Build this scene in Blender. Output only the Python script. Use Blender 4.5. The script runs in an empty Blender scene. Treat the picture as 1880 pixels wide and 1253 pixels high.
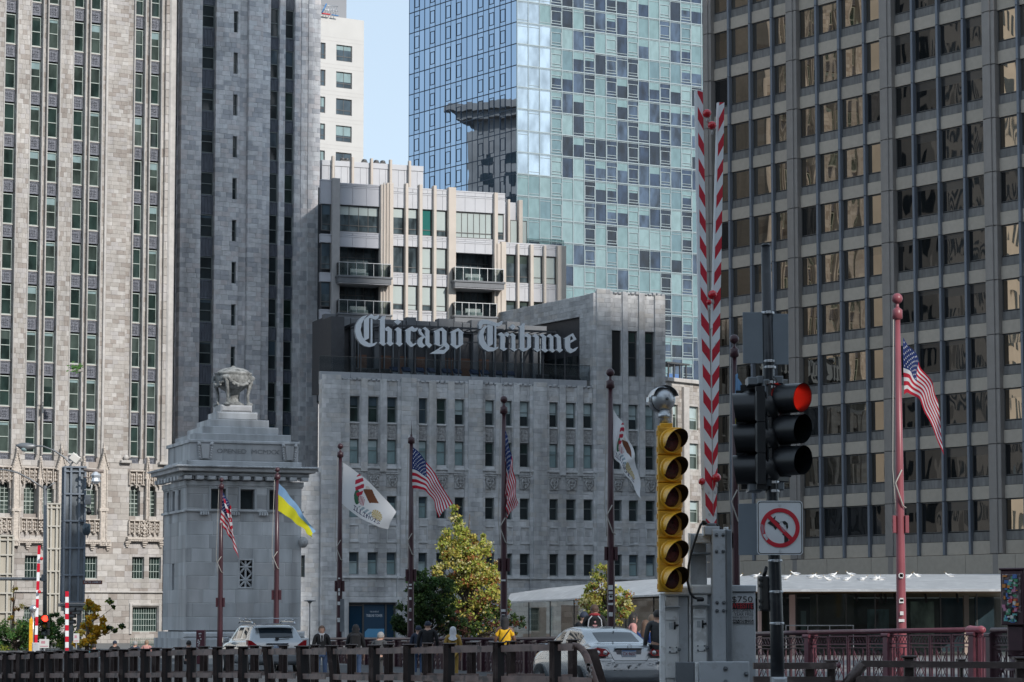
import bpy, math, random
from mathutils import Vector, Matrix
R = math.radians
scene = bpy.context.scene
COL = scene.collection
random.seed(7)
# ---------------------------------------------------------------- camera
F = 4700.0                     # focal length in photograph pixels (1880 wide)
PITCH = math.atan(0.0866)
CAMZ = 1.6
CY = 1144 - F * 0.0866
cam_d = bpy.data.cameras.new('camera')
cam_d.sensor_width = 36.0
cam_d.lens = 36.0 * F / 1880
cam_d.shift_y = (CY - 626.5) / 1880
cam_d.clip_start = 0.5
cam_d.clip_end = 6000
cam = bpy.data.objects.new('camera', cam_d)
cam.location = (0, 0, CAMZ)
cam.rotation_euler = (math.pi / 2 + PITCH, 0, 0)
COL.objects.link(cam)
scene.camera = cam
# ---------------------------------------------------------------- light
SUN_AZ, SUN_EL = R(38), R(30)        # azimuth to the right of straight behind the camera
S = Vector((math.sin(SUN_AZ) * math.cos(SUN_EL), -math.cos(SUN_AZ) * math.cos(SUN_EL), math.sin(SUN_EL)))
sd = bpy.data.lights.new('sun', 'SUN')
sd.energy = 2.0
sd.angle = R(0.55)
sd.color = (1.0, 0.95, 0.89)
sun = bpy.data.objects.new('sun', sd)
sun.rotation_euler = (-S).to_track_quat('-Z', 'Y').to_euler()
sun.location = (40, -40, 60)
COL.objects.link(sun)
world = bpy.data.worlds.new('World')
scene.world = world
world.use_nodes = True
wn = world.node_tree.nodes
sky = wn.new('ShaderNodeTexSky')
sky.sky_type = 'NISHITA'
sky.sun_disc = False
sky.sun_elevation = SUN_EL
sky.sun_rotation = math.atan2(S.x, S.y)
sky.altitude = 200
sky.air_density = 1.0
sky.dust_density = 1.0
sky.ozone_density = 1.2
hs_ = wn.new('ShaderNodeHueSaturation'); hs_.inputs['Saturation'].default_value = 0.78
world.node_tree.links.new(sky.outputs[0], hs_.inputs['Color'])
# thin high haze evens the clear sky out towards one pale blue
mxw = wn.new('ShaderNodeMix'); mxw.data_type = 'RGBA'; mxw.inputs[0].default_value = 0.8
mxw.inputs[7].default_value = (1.85, 2.3, 2.75, 1)
world.node_tree.links.new(hs_.outputs[0], mxw.inputs[6])
world.node_tree.links.new(mxw.outputs[2], wn['Background'].inputs[0])
wn['Background'].inputs[1].default_value = 0.15
scene.view_settings.view_transform = 'Standard'
scene.view_settings.look = 'None'
scene.view_settings.exposure = 0.95
scene.view_settings.gamma = 1
scene.cycles.max_bounces = 6
scene.cycles.diffuse_bounces = 3
scene.cycles.glossy_bounces = 4
scene.cycles.transparent_max_bounces = 8
scene.cycles.caustics_reflective = False
scene.cycles.caustics_refractive = False
# ---------------------------------------------------------------- geometry helpers
def ray(px, py):
    a = (px - 940) / F; b = (CY - py) / F
    c, s = math.cos(PITCH), math.sin(PITCH)
    return Vector((a, c - b * s, s + b * c))
def at(px, py, Y):
    r = ray(px, py); t = Y / r.y
    return Vector((r.x * t, Y, CAMZ + r.z * t))

class MB:
    """collects faces of several material slots and links them as one mesh object"""
    def __init__(s): s.v = []; s.f = []; s.m = []; s.sm = []
    def add(s, vs, fs, m=0, smooth=False):
        b = len(s.v); s.v += [tuple(v) for v in vs]
        for f in fs: s.f.append(tuple(i + b for i in f)); s.m.append(m); s.sm.append(smooth)
    def box(s, x0, x1, y0, y1, z0, z1, m=0):
        s.add([(x0,y0,z0),(x1,y0,z0),(x1,y1,z0),(x0,y1,z0),(x0,y0,z1),(x1,y0,z1),(x1,y1,z1),(x0,y1,z1)],
              [(0,3,2,1),(4,5,6,7),(0,1,5,4),(1,2,6,5),(2,3,7,6),(3,0,4,7)], m)
    def bbox(s, x0, x1, y0, y1, z0, z1, c=0.02, m=0):
        """box with chamfered edges on the front (-y) face and around the top"""
        s.add([(x0,y1,z0),(x1,y1,z0),(x1,y1,z1),(x0,y1,z1),
               (x0,y0+c,z0),(x1,y0+c,z0),(x1,y0+c,z1),(x0,y0+c,z1),
               (x0+c,y0,z0+c),(x1-c,y0,z0+c),(x1-c,y0,z1-c),(x0+c,y0,z1-c)],
              [(3,2,1,0),(0,1,5,4),(1,2,6,5),(2,3,7,6),(3,0,4,7),(4,5,9,8),(5,6,10,9),(6,7,11,10),(7,4,8,11),(8,9,10,11)], m)
    def quad(s, a, b, c, d, m=0): s.add([a,b,c,d], [(0,1,2,3)], m)
    def prism(s, pts, y0, y1, m=0):
        """outline pts (x,z), counter-clockwise seen from -y, extruded from y0 to y1"""
        n = len(pts)
        s.add([(p[0],y0,p[1]) for p in pts] + [(p[0],y1,p[1]) for p in pts],
              [tuple(range(n)), tuple(range(2*n-1, n-1, -1))] + [((i+1)%n, i, i+n, (i+1)%n+n) for i in range(n)], m)
    def vprism(s, pts, z0, z1, m=0):
        """plan outline pts (x,y) ccw from above"""
        n = len(pts)
        s.add([(p[0],p[1],z0) for p in pts] + [(p[0],p[1],z1) for p in pts],
              [tuple(range(n-1,-1,-1)), tuple(range(n, 2*n))] + [(i, (i+1)%n, (i+1)%n+n, i+n) for i in range(n)], m)
    def tube(s, pts, r, n=8, m=0, cap=True, smooth=True):
        """round bar along points; r number or list"""
        pts = [Vector(p) for p in pts]; N = len(pts)
        rs = r if isinstance(r, (list, tuple)) else [r]*N
        vs = []; up0 = None
        for i, p in enumerate(pts):
            d = (pts[min(i+1,N-1)] - pts[max(i-1,0)]).normalized()
            if up0 is None:
                up0 = Vector((0,0,1)) if abs(d.z) < .9 else Vector((1,0,0))
            u = d.cross(up0).normalized(); w = u.cross(d).normalized(); up0 = w
            for k in range(n):
                a = 2*math.pi*k/n
                vs.append(p + (u*math.cos(a) + w*math.sin(a))*rs[i])
        fs = [(i*n+k, i*n+(k+1)%n, (i+1)*n+(k+1)%n, (i+1)*n+k) for i in range(N-1) for k in range(n)]
        s.add(vs, fs, m, smooth)
        if cap:
            b = len(s.v) - N*n
            s.f.append(tuple(b+k for k in range(n-1,-1,-1))); s.m.append(m); s.sm.append(False)
            s.f.append(tuple(b+(N-1)*n+k for k in range(n))); s.m.append(m); s.sm.append(False)
    def lathe(s, prof, c=(0,0,0), n=16, m=0, axis='z', smooth=True):
        """prof [(r,h)...] bottom to top"""
        vs = []
        for r, h in prof:
            for k in range(n):
                a = 2*math.pi*k/n; x, y = r*math.cos(a), r*math.sin(a)
                if axis == 'z': vs.append((c[0]+x, c[1]+y, c[2]+h))
                elif axis == 'y': vs.append((c[0]+x, c[1]+h, c[2]-y))
                else: vs.append((c[0]+h, c[1]+x, c[2]+y))
        N = len(prof)
        fs = [(i*n+k, i*n+(k+1)%n, (i+1)*n+(k+1)%n, (i+1)*n+k) for i in range(N-1) for k in range(n)]
        s.add(vs, fs, m, smooth)
    def ball(s, c, r, n=10, m=0, sz=1.0):
        k = max(4, n//2)
        s.lathe([(max(1e-4, r*math.sin(math.pi*i/k)), -r*sz*math.cos(math.pi*i/k)) for i in range(k+1)], c, n, m)
    def xf(s, M):
        s.v = [tuple(M @ Vector(v)) for v in s.v]; return s
    def mesh(s, name, mats):
        me = bpy.data.meshes.new(name)
        me.from_pydata(s.v, [], s.f)
        mats = mats if isinstance(mats, (list, tuple)) else [mats]
        for m in mats: me.materials.append(m)
        if len(mats) > 1: me.polygons.foreach_set('material_index', s.m)
        me.polygons.foreach_set('use_smooth', s.sm)
        me.update()
        return me
    def build(s, name, mats, parent=None, loc=None, rz=None, **tags):
        return link(name, s.mesh(name, mats), parent, loc, rz, **tags)

def link(name, me, parent=None, loc=None, rz=None, **tags):
    o = bpy.data.objects.new(name, me)
    COL.objects.link(o)
    if parent is not None: o.parent = parent
    if loc is not None: o.location = loc
    if rz is not None: o.rotation_euler = (0, 0, rz)
    for k, v in tags.items():
        if v: o[k] = v
    return o
def thing(name, label, cat, loc=(0,0,0), rz=0, group=None):
    o = bpy.data.objects.new(name, None)
    o.empty_display_size = 0.5
    COL.objects.link(o)
    o.location = loc; o.rotation_euler = (0,0,rz)
    o['label'] = label; o['category'] = cat
    if group: o['group'] = group
    return o
def kids(o): return [c for c in bpy.data.objects if c.parent == o]
def copy_tree(root, loc, rz, label, group=None):
    r = root.copy(); COL.objects.link(r); r.location = loc
    if rz is not None: r.rotation_euler = (0,0,rz)
    r['label'] = label
    if group: r['group'] = group
    for ch in CH.get(root.name, kids(root)):
        c = ch.copy(); COL.objects.link(c); c.parent = r
        for g in kids(ch):
            d = g.copy(); COL.objects.link(d); d.parent = c
    return r
CH = {}
# ---------------------------------------------------------------- materials
def mat(name, col, rough=0.8, metal=0.0, var=0.0, vscale=3.0, bump=0.0, bscale=20.0, spec=0.5, streak=False,
        wear=None, wearamt=0.5, wscale=6.0, coat=0.0, grime=0.0):
    m = bpy.data.materials.new(name); m.use_nodes = True
    nt = m.node_tree; n = nt.nodes; L = nt.links
    b = n['Principled BSDF']
    b.inputs['Base Color'].default_value = (*col, 1)
    b.inputs['Roughness'].default_value = rough
    b.inputs['Metallic'].default_value = metal
    b.inputs['Specular IOR Level'].default_value = spec
    if coat: b.inputs['Coat Weight'].default_value = coat; b.inputs['Coat Roughness'].default_value = 0.05
    if var or bump or wear:
        tc = n.new('ShaderNodeTexCoord'); mp = n.new('ShaderNodeMapping')
        L.new(tc.outputs['Object'], mp.inputs[0])
        oi = n.new('ShaderNodeObjectInfo')
        ad = n.new('ShaderNodeVectorMath'); ad.operation = 'MULTIPLY_ADD'
        ad.inputs[1].default_value = (37.0, 11.0, 23.0)
        rc = n.new('ShaderNodeCombineXYZ')
        for i in range(3): L.new(oi.outputs['Random'], rc.inputs[i])
        L.new(rc.outputs[0], ad.inputs[0]); L.new(mp.outputs[0], ad.inputs[2])
        if streak: mp.inputs['Scale'].default_value = (1, 1, 0.18)
        last = None
        if var:
            t = n.new('ShaderNodeTexNoise'); t.inputs['Scale'].default_value = vscale; t.inputs['Detail'].default_value = 5
            L.new(ad.outputs[0], t.inputs[0])
            mr = n.new('ShaderNodeMapRange'); mr.inputs[1].default_value = .3; mr.inputs[2].default_value = .7
            mr.inputs[3].default_value = 1 - var; mr.inputs[4].default_value = 1 + var
            L.new(t.outputs[0], mr.inputs[0])
            mx = n.new('ShaderNodeVectorMath'); mx.operation = 'SCALE'
            mx.inputs[0].default_value = col
            L.new(mr.outputs[0], mx.inputs['Scale'])
            last = mx.outputs[0]
        if wear:
            t = n.new('ShaderNodeTexNoise'); t.inputs['Scale'].default_value = wscale; t.inputs['Detail'].default_value = 7
            t.inputs['Roughness'].default_value = .65
            L.new(ad.outputs[0], t.inputs[0])
            mr = n.new('ShaderNodeMapRange'); mr.inputs[1].default_value = .52; mr.inputs[2].default_value = .62
            mr.inputs[3].default_value = 0; mr.inputs[4].default_value = wearamt
            L.new(t.outputs[0], mr.inputs[0])
            mi = n.new('ShaderNodeMix'); mi.data_type = 'RGBA'
            L.new(mr.outputs[0], mi.inputs[0])
            if last: L.new(last, mi.inputs[6])
            else: mi.inputs[6].default_value = (*col, 1)
            mi.inputs[7].default_value = (*wear, 1)
            last = mi.outputs[2]
        if last: L.new(last, b.inputs['Base Color'])
        if grime:                                        # run-off streaks and soot that follow the building, not the single stone
            ge = n.new('ShaderNodeNewGeometry'); m2 = n.new('ShaderNodeMapping'); m2.inputs['Scale'].default_value = (1.1, 1.1, .07)
            L.new(ge.outputs['Position'], m2.inputs[0]); t = n.new('ShaderNodeTexNoise'); t.inputs['Scale'].default_value = 1.0; t.inputs['Detail'].default_value = 6
            L.new(m2.outputs[0], t.inputs[0]); mr = n.new('ShaderNodeMapRange'); mr.inputs[1].default_value = .50; mr.inputs[2].default_value = .72; mr.inputs[3].default_value = 1; mr.inputs[4].default_value = 1 - grime
            L.new(t.outputs[0], mr.inputs[0]); t2 = n.new('ShaderNodeTexNoise'); t2.inputs['Scale'].default_value = .22; t2.inputs['Detail'].default_value = 5; L.new(ge.outputs['Position'], t2.inputs[0])
            mr2 = n.new('ShaderNodeMapRange'); mr2.inputs[1].default_value = .35; mr2.inputs[2].default_value = .65; mr2.inputs[3].default_value = .88; mr2.inputs[4].default_value = 1.08; L.new(t2.outputs[0], mr2.inputs[0])
            mm = n.new('ShaderNodeMath'); mm.operation = 'MULTIPLY'; L.new(mr.outputs[0], mm.inputs[0]); L.new(mr2.outputs[0], mm.inputs[1])
            mx = n.new('ShaderNodeVectorMath'); mx.operation = 'SCALE'; L.new(last, mx.inputs[0]); L.new(mm.outputs[0], mx.inputs['Scale']); last = mx.outputs[0]
            L.new(last, b.inputs['Base Color'])
        if bump:
            t = n.new('ShaderNodeTexNoise'); t.inputs['Scale'].default_value = bscale; t.inputs['Detail'].default_value = 4
            L.new(ad.outputs[0], t.inputs[0])
            bp = n.new('ShaderNodeBump'); bp.inputs['Strength'].default_value = bump; bp.inputs['Distance'].default_value = 0.02
            L.new(t.outputs[0], bp.inputs['Height']); L.new(bp.outputs[0], b.inputs['Normal'])
    return m
def glass(name, col, rough=0.03, metal=0.0, spec=0.5, wave=0.0, wscale=0.6, var=0.0, vs=0.8, wdist=0.05):
    """dark or mirror-coated window glass with slight waviness"""
    m = mat(name, col, rough, metal, spec=spec)
    nt = m.node_tree; n = nt.nodes; L = nt.links; b = n['Principled BSDF']
    g = n.new('ShaderNodeTexCoord')
    mp = n.new('ShaderNodeMapping'); mp.inputs['Scale'].default_value = (1, 1, .45)
    oi = n.new('ShaderNodeObjectInfo'); rc = n.new('ShaderNodeCombineXYZ')
    for i in range(3): L.new(oi.outputs['Random'], rc.inputs[i])
    ad = n.new('ShaderNodeVectorMath'); ad.operation = 'MULTIPLY_ADD'; ad.inputs[1].default_value = (37., 11., 23.)
    L.new(g.outputs['Object'], mp.inputs[0]); L.new(rc.outputs[0], ad.inputs[0]); L.new(mp.outputs[0], ad.inputs[2])
    if wave:
        t = n.new('ShaderNodeTexNoise'); t.inputs['Scale'].default_value = wscale; t.inputs['Detail'].default_value = 1
        L.new(ad.outputs[0], t.inputs[0])
        bp = n.new('ShaderNodeBump'); bp.inputs['Strength'].default_value = wave; bp.inputs['Distance'].default_value = wdist
        L.new(t.outputs[0], bp.inputs['Height']); L.new(bp.outputs[0], b.inputs['Normal'])
    if var:
        t = n.new('ShaderNodeTexNoise'); t.inputs['Scale'].default_value = vs; t.inputs['Detail'].default_value = 3
        L.new(ad.outputs[0], t.inputs[0])
        mr = n.new('ShaderNodeMapRange'); mr.inputs[1].default_value = .35; mr.inputs[2].default_value = .65
        mr.inputs[3].default_value = 1 - var; mr.inputs[4].default_value = 1 + var
        L.new(t.outputs[0], mr.inputs[0])
        mx = n.new('ShaderNodeVectorMath'); mx.operation = 'SCALE'; mx.inputs[0].default_value = col
        L.new(mr.outputs[0], mx.inputs['Scale']); L.new(mx.outputs[0], b.inputs['Base Color'])
    return m
def clear_glass(name, col=(.75,.85,.83), alpha=0.25):
    m = bpy.data.materials.new(name); m.use_nodes = True
    nt = m.node_tree; n = nt.nodes; L = nt.links; n.remove(n['Principled BSDF'])
    tr = n.new('ShaderNodeBsdfTransparent'); tr.inputs[0].default_value = (*col, 1)
    gl = n.new('ShaderNodeBsdfGlossy'); gl.inputs['Roughness'].default_value = 0.02
    mi = n.new('ShaderNodeMixShader'); fr = n.new('ShaderNodeFresnel'); fr.inputs[0].default_value = 1.5
    ma = n.new('ShaderNodeMath'); ma.operation = 'ADD'; ma.inputs[1].default_value = alpha * .3
    L.new(fr.outputs[0], ma.inputs[0]); L.new(ma.outputs[0], mi.inputs[0])
    L.new(tr.outputs[0], mi.inputs[1]); L.new(gl.outputs[0], mi.inputs[2])
    L.new(mi.outputs[0], n['Material Output'].inputs[0])
    return m
def emit(name, col, strength):
    m = mat(name, col, .3)
    b = m.node_tree.nodes['Principled BSDF']
    b.inputs['Emission Color'].default_value = (*col, 1); b.inputs['Emission Strength'].default_value = strength
    return m
def tones(name, cols, **k): return [mat(name, c, **k) for c in cols]
def mix3(c, t): return tuple(a * t for a in c)

# ---------------------------------------------------------------- facades
class Fac:
    """a vertical plane through two plan points; gives (s, z) on it for a photograph pixel"""
    def __init__(f, pxa, Ya, pxb, Yb, name=None, label=None, cat='building'):
        a = at(pxa, 600, Ya); b = at(pxb, 600, Yb)
        f.a = Vector((a.x, a.y)); d = Vector((b.x - a.x, b.y - a.y)); f.len = d.length; f.d = d.normalized()
        f.ang = math.atan2(f.d.y, f.d.x)
        if name: f.root = thing(name, label, cat, (f.a.x, f.a.y, 0), f.ang)
    def sz(f, px, py, off=0.0):
        """off = distance behind (+) the facade plane"""
        r = ray(px, py); nrm = Vector((-f.d.y, f.d.x))
        p0 = f.a + nrm * off
        t = (p0.dot(nrm)) / (r.x * nrm.x + r.y * nrm.y)
        p = Vector((r.x * t, r.y * t))
        return (p - f.a).dot(f.d), CAMZ + r.z * t
    def s(f, px, py=600, off=0.0): return f.sz(px, py, off)[0]
    def z(f, px, py, off=0.0): return f.sz(px, py, off)[1]
    def part(f, mb, name, mats, **t): return mb.build(name, mats, f.root, **t)

_unit = {}
def unit_stone(m, name):
    k = m.name
    if k not in _unit:
        b = MB(); b.bbox(-.5, .5, 0, 1, -.5, .5, 0.04); _unit[k] = b.mesh(name, m)
    return _unit[k]

def ashlar(root, x0, x1, z0, z1, mats, ch=.36, sw=(.45, .95), y=0.0, depth=.35, open_=(), name='stone', keep=300,
           c=.02, rough=.012, out=None, seed=1):
    """dressed stones laid in courses over x0..x1, z0..z1, cut round the openings (x0,x1,z0,z1).
    Returns the list of stones; build_stones() makes them objects."""
    rnd = random.Random(seed)
    out = [] if out is None else out
    n = max(1, round((z1 - z0) / ch)); h = (z1 - z0) / n
    for i in range(n):
        za, zb = z0 + i*h, z0 + (i+1)*h
        ops = [o for o in open_ if o[2] < zb - 1e-4 and o[3] > za + 1e-4 and o[0] < x1 and o[1] > x0]
        xs = sorted({x0, x1, *[max(x0, min(x1, o[0])) for o in ops], *[max(x0, min(x1, o[1])) for o in ops]})
        for a, b in zip(xs[:-1], xs[1:]):
            if b - a < .02: continue
            mid = (a + b) / 2
            segs = [(za, zb)]
            for o in ops:
                if o[0] < mid < o[1]:
                    ns = []
                    for p, q in segs:
                        if o[2] > p + .02: ns.append((p, min(q, o[2])))
                        if o[3] < q - .02: ns.append((max(p, o[3]), q))
                    segs = [t for t in ns if t[1] - t[0] > .02]
            for p, q in segs:
                x = a - (rnd.random()*sw[0] if i % 2 else 0)
                while x < b - .02:
                    nx = x + rnd.uniform(*sw)
                    if b - nx < sw[0]*.4: nx = b
                    xa = max(x, a)
                    if nx > xa + .03: out.append((xa, min(nx, b), y + rnd.uniform(0, rough), y + depth, p, q, rnd.randrange(len(mats))))
                    x = nx
    return out
def build_stones(root, stones, mats, keep=300, c=.02, name='stone', far=None):
    rp = root.matrix_basis
    def big(t):
        w = rp @ Vector((t[0], t[2], t[4]))
        return -((t[1]-t[0])*(t[5]-t[4])) / max(1, w.x**2 + w.y**2) if in_view(w) else 0
    order = sorted(range(len(stones)), key=lambda i: big(stones[i]))
    single = set(order[:keep])
    mb = MB()
    for i, t in enumerate(stones):
        if i in single:
            o = link(name, unit_stone(mats[t[6]], name), root, ((t[0]+t[1])/2, t[2], (t[4]+t[5])/2))
            o.scale = (t[1]-t[0], t[3]-t[2], t[5]-t[4])
        else:
            mb.bbox(*t[:6], c=c, m=t[6])
    if mb.f: mb.build('stonework', mats, root, kind='stuff')
def in_view(w):
    d = w.y
    if d < 1: return False
    return -20 < 940 + F*w.x/d < 1900
def rect_grid(mb, x0, x1, z0, z1, y, open_, m=0):
    """one flat sheet with the openings left out"""
    xs = sorted({x0, x1, *[max(x0,min(x1,v)) for o in open_ for v in o[:2]]})
    zs = sorted({z0, z1, *[max(z0,min(z1,v)) for o in open_ for v in o[2:4]]})
    for a, b in zip(xs[:-1], xs[1:]):
        for p, q in zip(zs[:-1], zs[1:]):
            cx, cz = (a+b)/2, (p+q)/2
            if any(o[0] < cx < o[1] and o[2] < cz < o[3] for o in open_): continue
            mb.quad((a,y,p),(b,y,p),(b,y,q),(a,y,q), m)

class WinKit:
    """windows of equal size share their meshes"""
    cache = {}
    @classmethod
    def place(k, root, x0, x1, z0, z1, y, style, fm, panes, rnd, name='window'):
        """style: (cols, [rail fractions], bar, depth); panes: list of (glass material, upper material or None, fraction)"""
        w, h = round(x1-x0, 2), round(z1-z0, 2)
        cols, rails, bar, dep = style
        key = (w, h, cols, tuple(rails), bar, dep, fm.name)
        if key not in k.cache:
            b = MB()
            b.box(0, bar, -dep, 0, 0, h); b.box(w-bar, w, -dep, 0, 0, h)
            b.box(bar, w-bar, -dep, 0, h-bar, h); b.box(bar, w-bar, -dep, 0, 0, bar)
            for i in range(1, cols):
                cx = bar + (w-2*bar)*i/cols
                b.box(cx-bar*.3, cx+bar*.3, -dep*.8, 0, bar, h-bar)
            for f in rails: b.box(bar, w-bar, -dep*.9, 0, h*f-bar*.45, h*f+bar*.45)
            k.cache[key] = b.mesh(name, fm)
        o = link(name, k.cache[key], root, (x0, y, z0))
        g, up, fr = panes[rnd.randrange(len(panes))]
        fr = fr if not isinstance(fr, tuple) else round(rnd.choice(fr), 2)
        pk = (w, h, g.name, up.name if up else '', fr)
        if pk not in k.cache:
            b = MB(); zc = h*(1-fr) if up else h
            if zc > 0: b.quad((.01,-.01,.01),(w-.01,-.01,.01),(w-.01,-.01,zc),(.01,-.01,zc), 0)
            if up: b.quad((.01,-.01,zc),(w-.01,-.01,zc),(w-.01,-.01,h-.01),(.01,-.01,h-.01), 1)
            k.cache[pk] = b.mesh('pane', [g, up] if up else [g])
        link('pane', k.cache[pk], o)
        return o
# ================================================================ materials
ground_m = mat('asphalt', (.055,.055,.058), .9, var=.25, vscale=.5, bump=.3)
pave_m = mat('paving', (.15,.148,.145), .85, var=.12, vscale=.6)
WARM = tones('warm_limestone', [(0.423,0.398,0.372),(0.372,0.347,0.321),(0.474,0.453,0.431),(0.398,0.372,0.347),(0.313,0.279,0.254),(0.415,0.394,0.381)],
             grime=.22, rough=.85, var=.10, vscale=2.5, bump=.25, bscale=9)
COOL = tones('grey_limestone', [(0.618,0.618,0.636),(0.537,0.542,0.560),(0.676,0.676,0.688),(0.606,0.583,0.589),(0.454,0.466,0.496),(0.641,0.653,0.670)],
             grime=.28, rough=.85, var=.14, vscale=2.2, bump=.25, bscale=9)
MIDS = tones('weathered_limestone', [(0.517,0.522,0.528),(0.484,0.490,0.495),(0.567,0.572,0.578),(0.506,0.495,0.484),(0.435,0.440,0.451),(0.539,0.544,0.556)],
             grime=.30, rough=.85, var=.15, vscale=1.8, bump=.25, bscale=9)
PYLO = tones('smoky_limestone', [(0.448,0.459,0.470),(0.414,0.426,0.437),(0.482,0.493,0.504),(0.437,0.437,0.442),(0.381,0.386,0.392)],
             grime=.42, rough=.88, var=.22, vscale=1.1, bump=.3, bscale=8, streak=True)
carved_warm = mat('carved_warm', (.50,.45,.40), .85, var=.25, vscale=6, bump=.6, bscale=14)
carved_cool = mat('carved_grey', (.36,.36,.36), .85, var=.3, vscale=6, bump=.6, bscale=14)
lead_m = mat('cast_spandrel', (.13,.14,.17), .55, var=.35, vscale=9, bump=.6, bscale=22, metal=.2, wear=(.26,.27,.30), wearamt=.5, wscale=12)
lead_dk = mat('dark_spandrel', (.10,.115,.145), .55, var=.3, vscale=7, bump=.4, bscale=22, metal=.2, wear=(.16,.18,.21), wearamt=.4, wscale=8, streak=True)
frame_grn = mat('pale_green_frame', (.36,.42,.39), .5)
frame_dkg = mat('grey_green_frame', (.16,.19,.19), .5)
frame_brz = mat('bronze_frame', (.10,.10,.10), .45, metal=.4)
g_green = glass('green_black_glass', (.020,.036,.032), .04, wave=.3, var=.5, vs=1.2, spec=.5)
g_green2 = glass('green_grey_glass', (.045,.062,.055), .05, wave=.3, var=.5, vs=1.0)
g_blk = glass('black_glass', (.020,.027,.030), .04, wave=.3, var=.4)
g_blind = glass('blind_behind_glass', (.23,.32,.33), .06, wave=.2, var=.12, vs=2)
g_blind2 = glass('pale_blind_behind_glass', (.40,.49,.50), .06, wave=.2, var=.1, vs=2)
g_blue = glass('blue_grey_glass', (.05,.075,.095), .05, wave=.3, var=.4)
inside_m = mat('building_inside', (.02,.02,.022), .9)
coping_m = mat('grey_metal_coping', (.36,.375,.40), .5, metal=.3, var=.08)

# ================================================================ ground
def sheet(name, pts, z, m, **t):
    b = MB(); b.add([(x, y, z) for x, y in pts], [tuple(range(len(pts)))]); return b.build(name, m, **t)
sheet('ground', [(-900,-500),(900,-500),(900,1500),(-900,1500)], -.012, pave_m, kind='structure')
sheet('road', [(-9,-30),(9,-30),(7,60),(-5,100),(-60,190),(-120,190),(-30,60)], 0.0, ground_m, kind='structure')
sheet('plaza_pavement', [(-14,100),(60,76),(80,150),(30,186),(-14,186)], 0.004, pave_m, kind='structure')

# ================================================================ relief pieces
_relief = {}
def relief(w, h, m, style=0, dep=.10):
    k = (round(w,2), round(h,2), m.name, style)
    if k in _relief: return _relief[k]
    b = MB(); e = min(w, h)*.10
    b.box(0, w, 0, dep, 0, h)
    b.bbox(0, e, -.05, 0, 0, h, .01); b.bbox(w-e, w, -.05, 0, 0, h, .01)
    b.bbox(e, w-e, -.05, 0, h-e, h, .01); b.bbox(e, w-e, -.05, 0, 0, e, .01)
    r = random.Random(style+3)
    if style < 4:
        n = 4
        for i in range(n):
            cx = e*2 + (w-4*e)*(i+.5)/n
            for j in range(3):
                cz = e*2 + (h-4*e)*(j+.5)/3
                ww = (w-4*e)/n*r.uniform(.25,.45); hh = (h-4*e)/3*r.uniform(.3,.48)
                b.bbox(cx-ww, cx+ww, -.04-r.random()*.03, 0, cz-hh, cz+hh, .02)
    else:
        n = max(3, int(w/.16))
        for i in range(n):
            cx = e + (w-2*e)*(i+.5)/n
            b.bbox(cx-.03, cx+.03, -.05, 0, e*1.2, h-e*1.2, .015)
    _relief[k] = b.mesh('spandrel', m); return _relief[k]

def bracket_cornice(f, x0, x1, z, h, proj, m, nb, name='cornice', y=0.0):
    b = MB()
    b.bbox(x0-.1, x1+.1, y-proj, y, z+h*.72, z+h, .03)
    b.bbox(x0-.03, x1+.03, y-proj*.8, y, z+h*.55, z+h*.72, .02)
    n = int((x1-x0)/.16)
    for i in range(n):                                  # egg and dart row
        cx = x0 + (x1-x0)*(i+.5)/n
        b.bbox(cx-.05, cx+.05, y-proj*.92, y-proj*.8, z+h*.56, z+h*.71, .015)
    for i in range(nb):
        cx = x0 + (x1-x0)*(i/(nb-1) if nb > 1 else .5)
        for s, (w, pz) in enumerate(((.22,.55),(.17,.32),(.11,.12))):
            b.bbox(cx-w, cx+w, y-proj*(.75-.22*s), y, z+h*(pz-.18), z+h*pz, .03)
    return b.build(name, m, f.root)

def pinnacle(f, cx, z0, z1, w, m, y=0.0):
    """slim gothic shaft with crocketed gable and finial"""
    b = MB(); H = z1 - z0; zt = z0 + H*.80
    b.bbox(cx-w*.5, cx+w*.5, y-.30, y, z0, zt-.6, .03)
    for s in (-1, 1):
        b.bbox(cx+s*w*.38-.05, cx+s*w*.38+.05, y-.40, y-.30, z0, zt-.6, .02)
    b.bbox(cx-w*.62, cx+w*.62, y-.42, y, z0+H*.33, z0+H*.36, .02)
    for k in range(9):                                  # ogee gable built of crockets
        t = k/8
        ww = w*.62*(1-t)**1.4 + .04
        zz = zt-.6 + t*1.5
        b.bbox(cx-ww-.05, cx-ww+.05, y-.42, y-.1, zz, zz+.17, .03)
        b.bbox(cx+ww-.05, cx+ww+.05, y-.42, y-.1, zz, zz+.17, .03)
        b.box(cx-ww, cx+ww, y-.28, y, zz, zz+.19)
    b.tube([(cx,y-.22,zt+.7),(cx,y-.22,z1)], [.07,.02], 6)
    for zz in (zt+.95, zt+1.15): b.ball((cx,y-.22,zz), .11, 6)
    return b.build('pinnacle', m, f.root)

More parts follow.
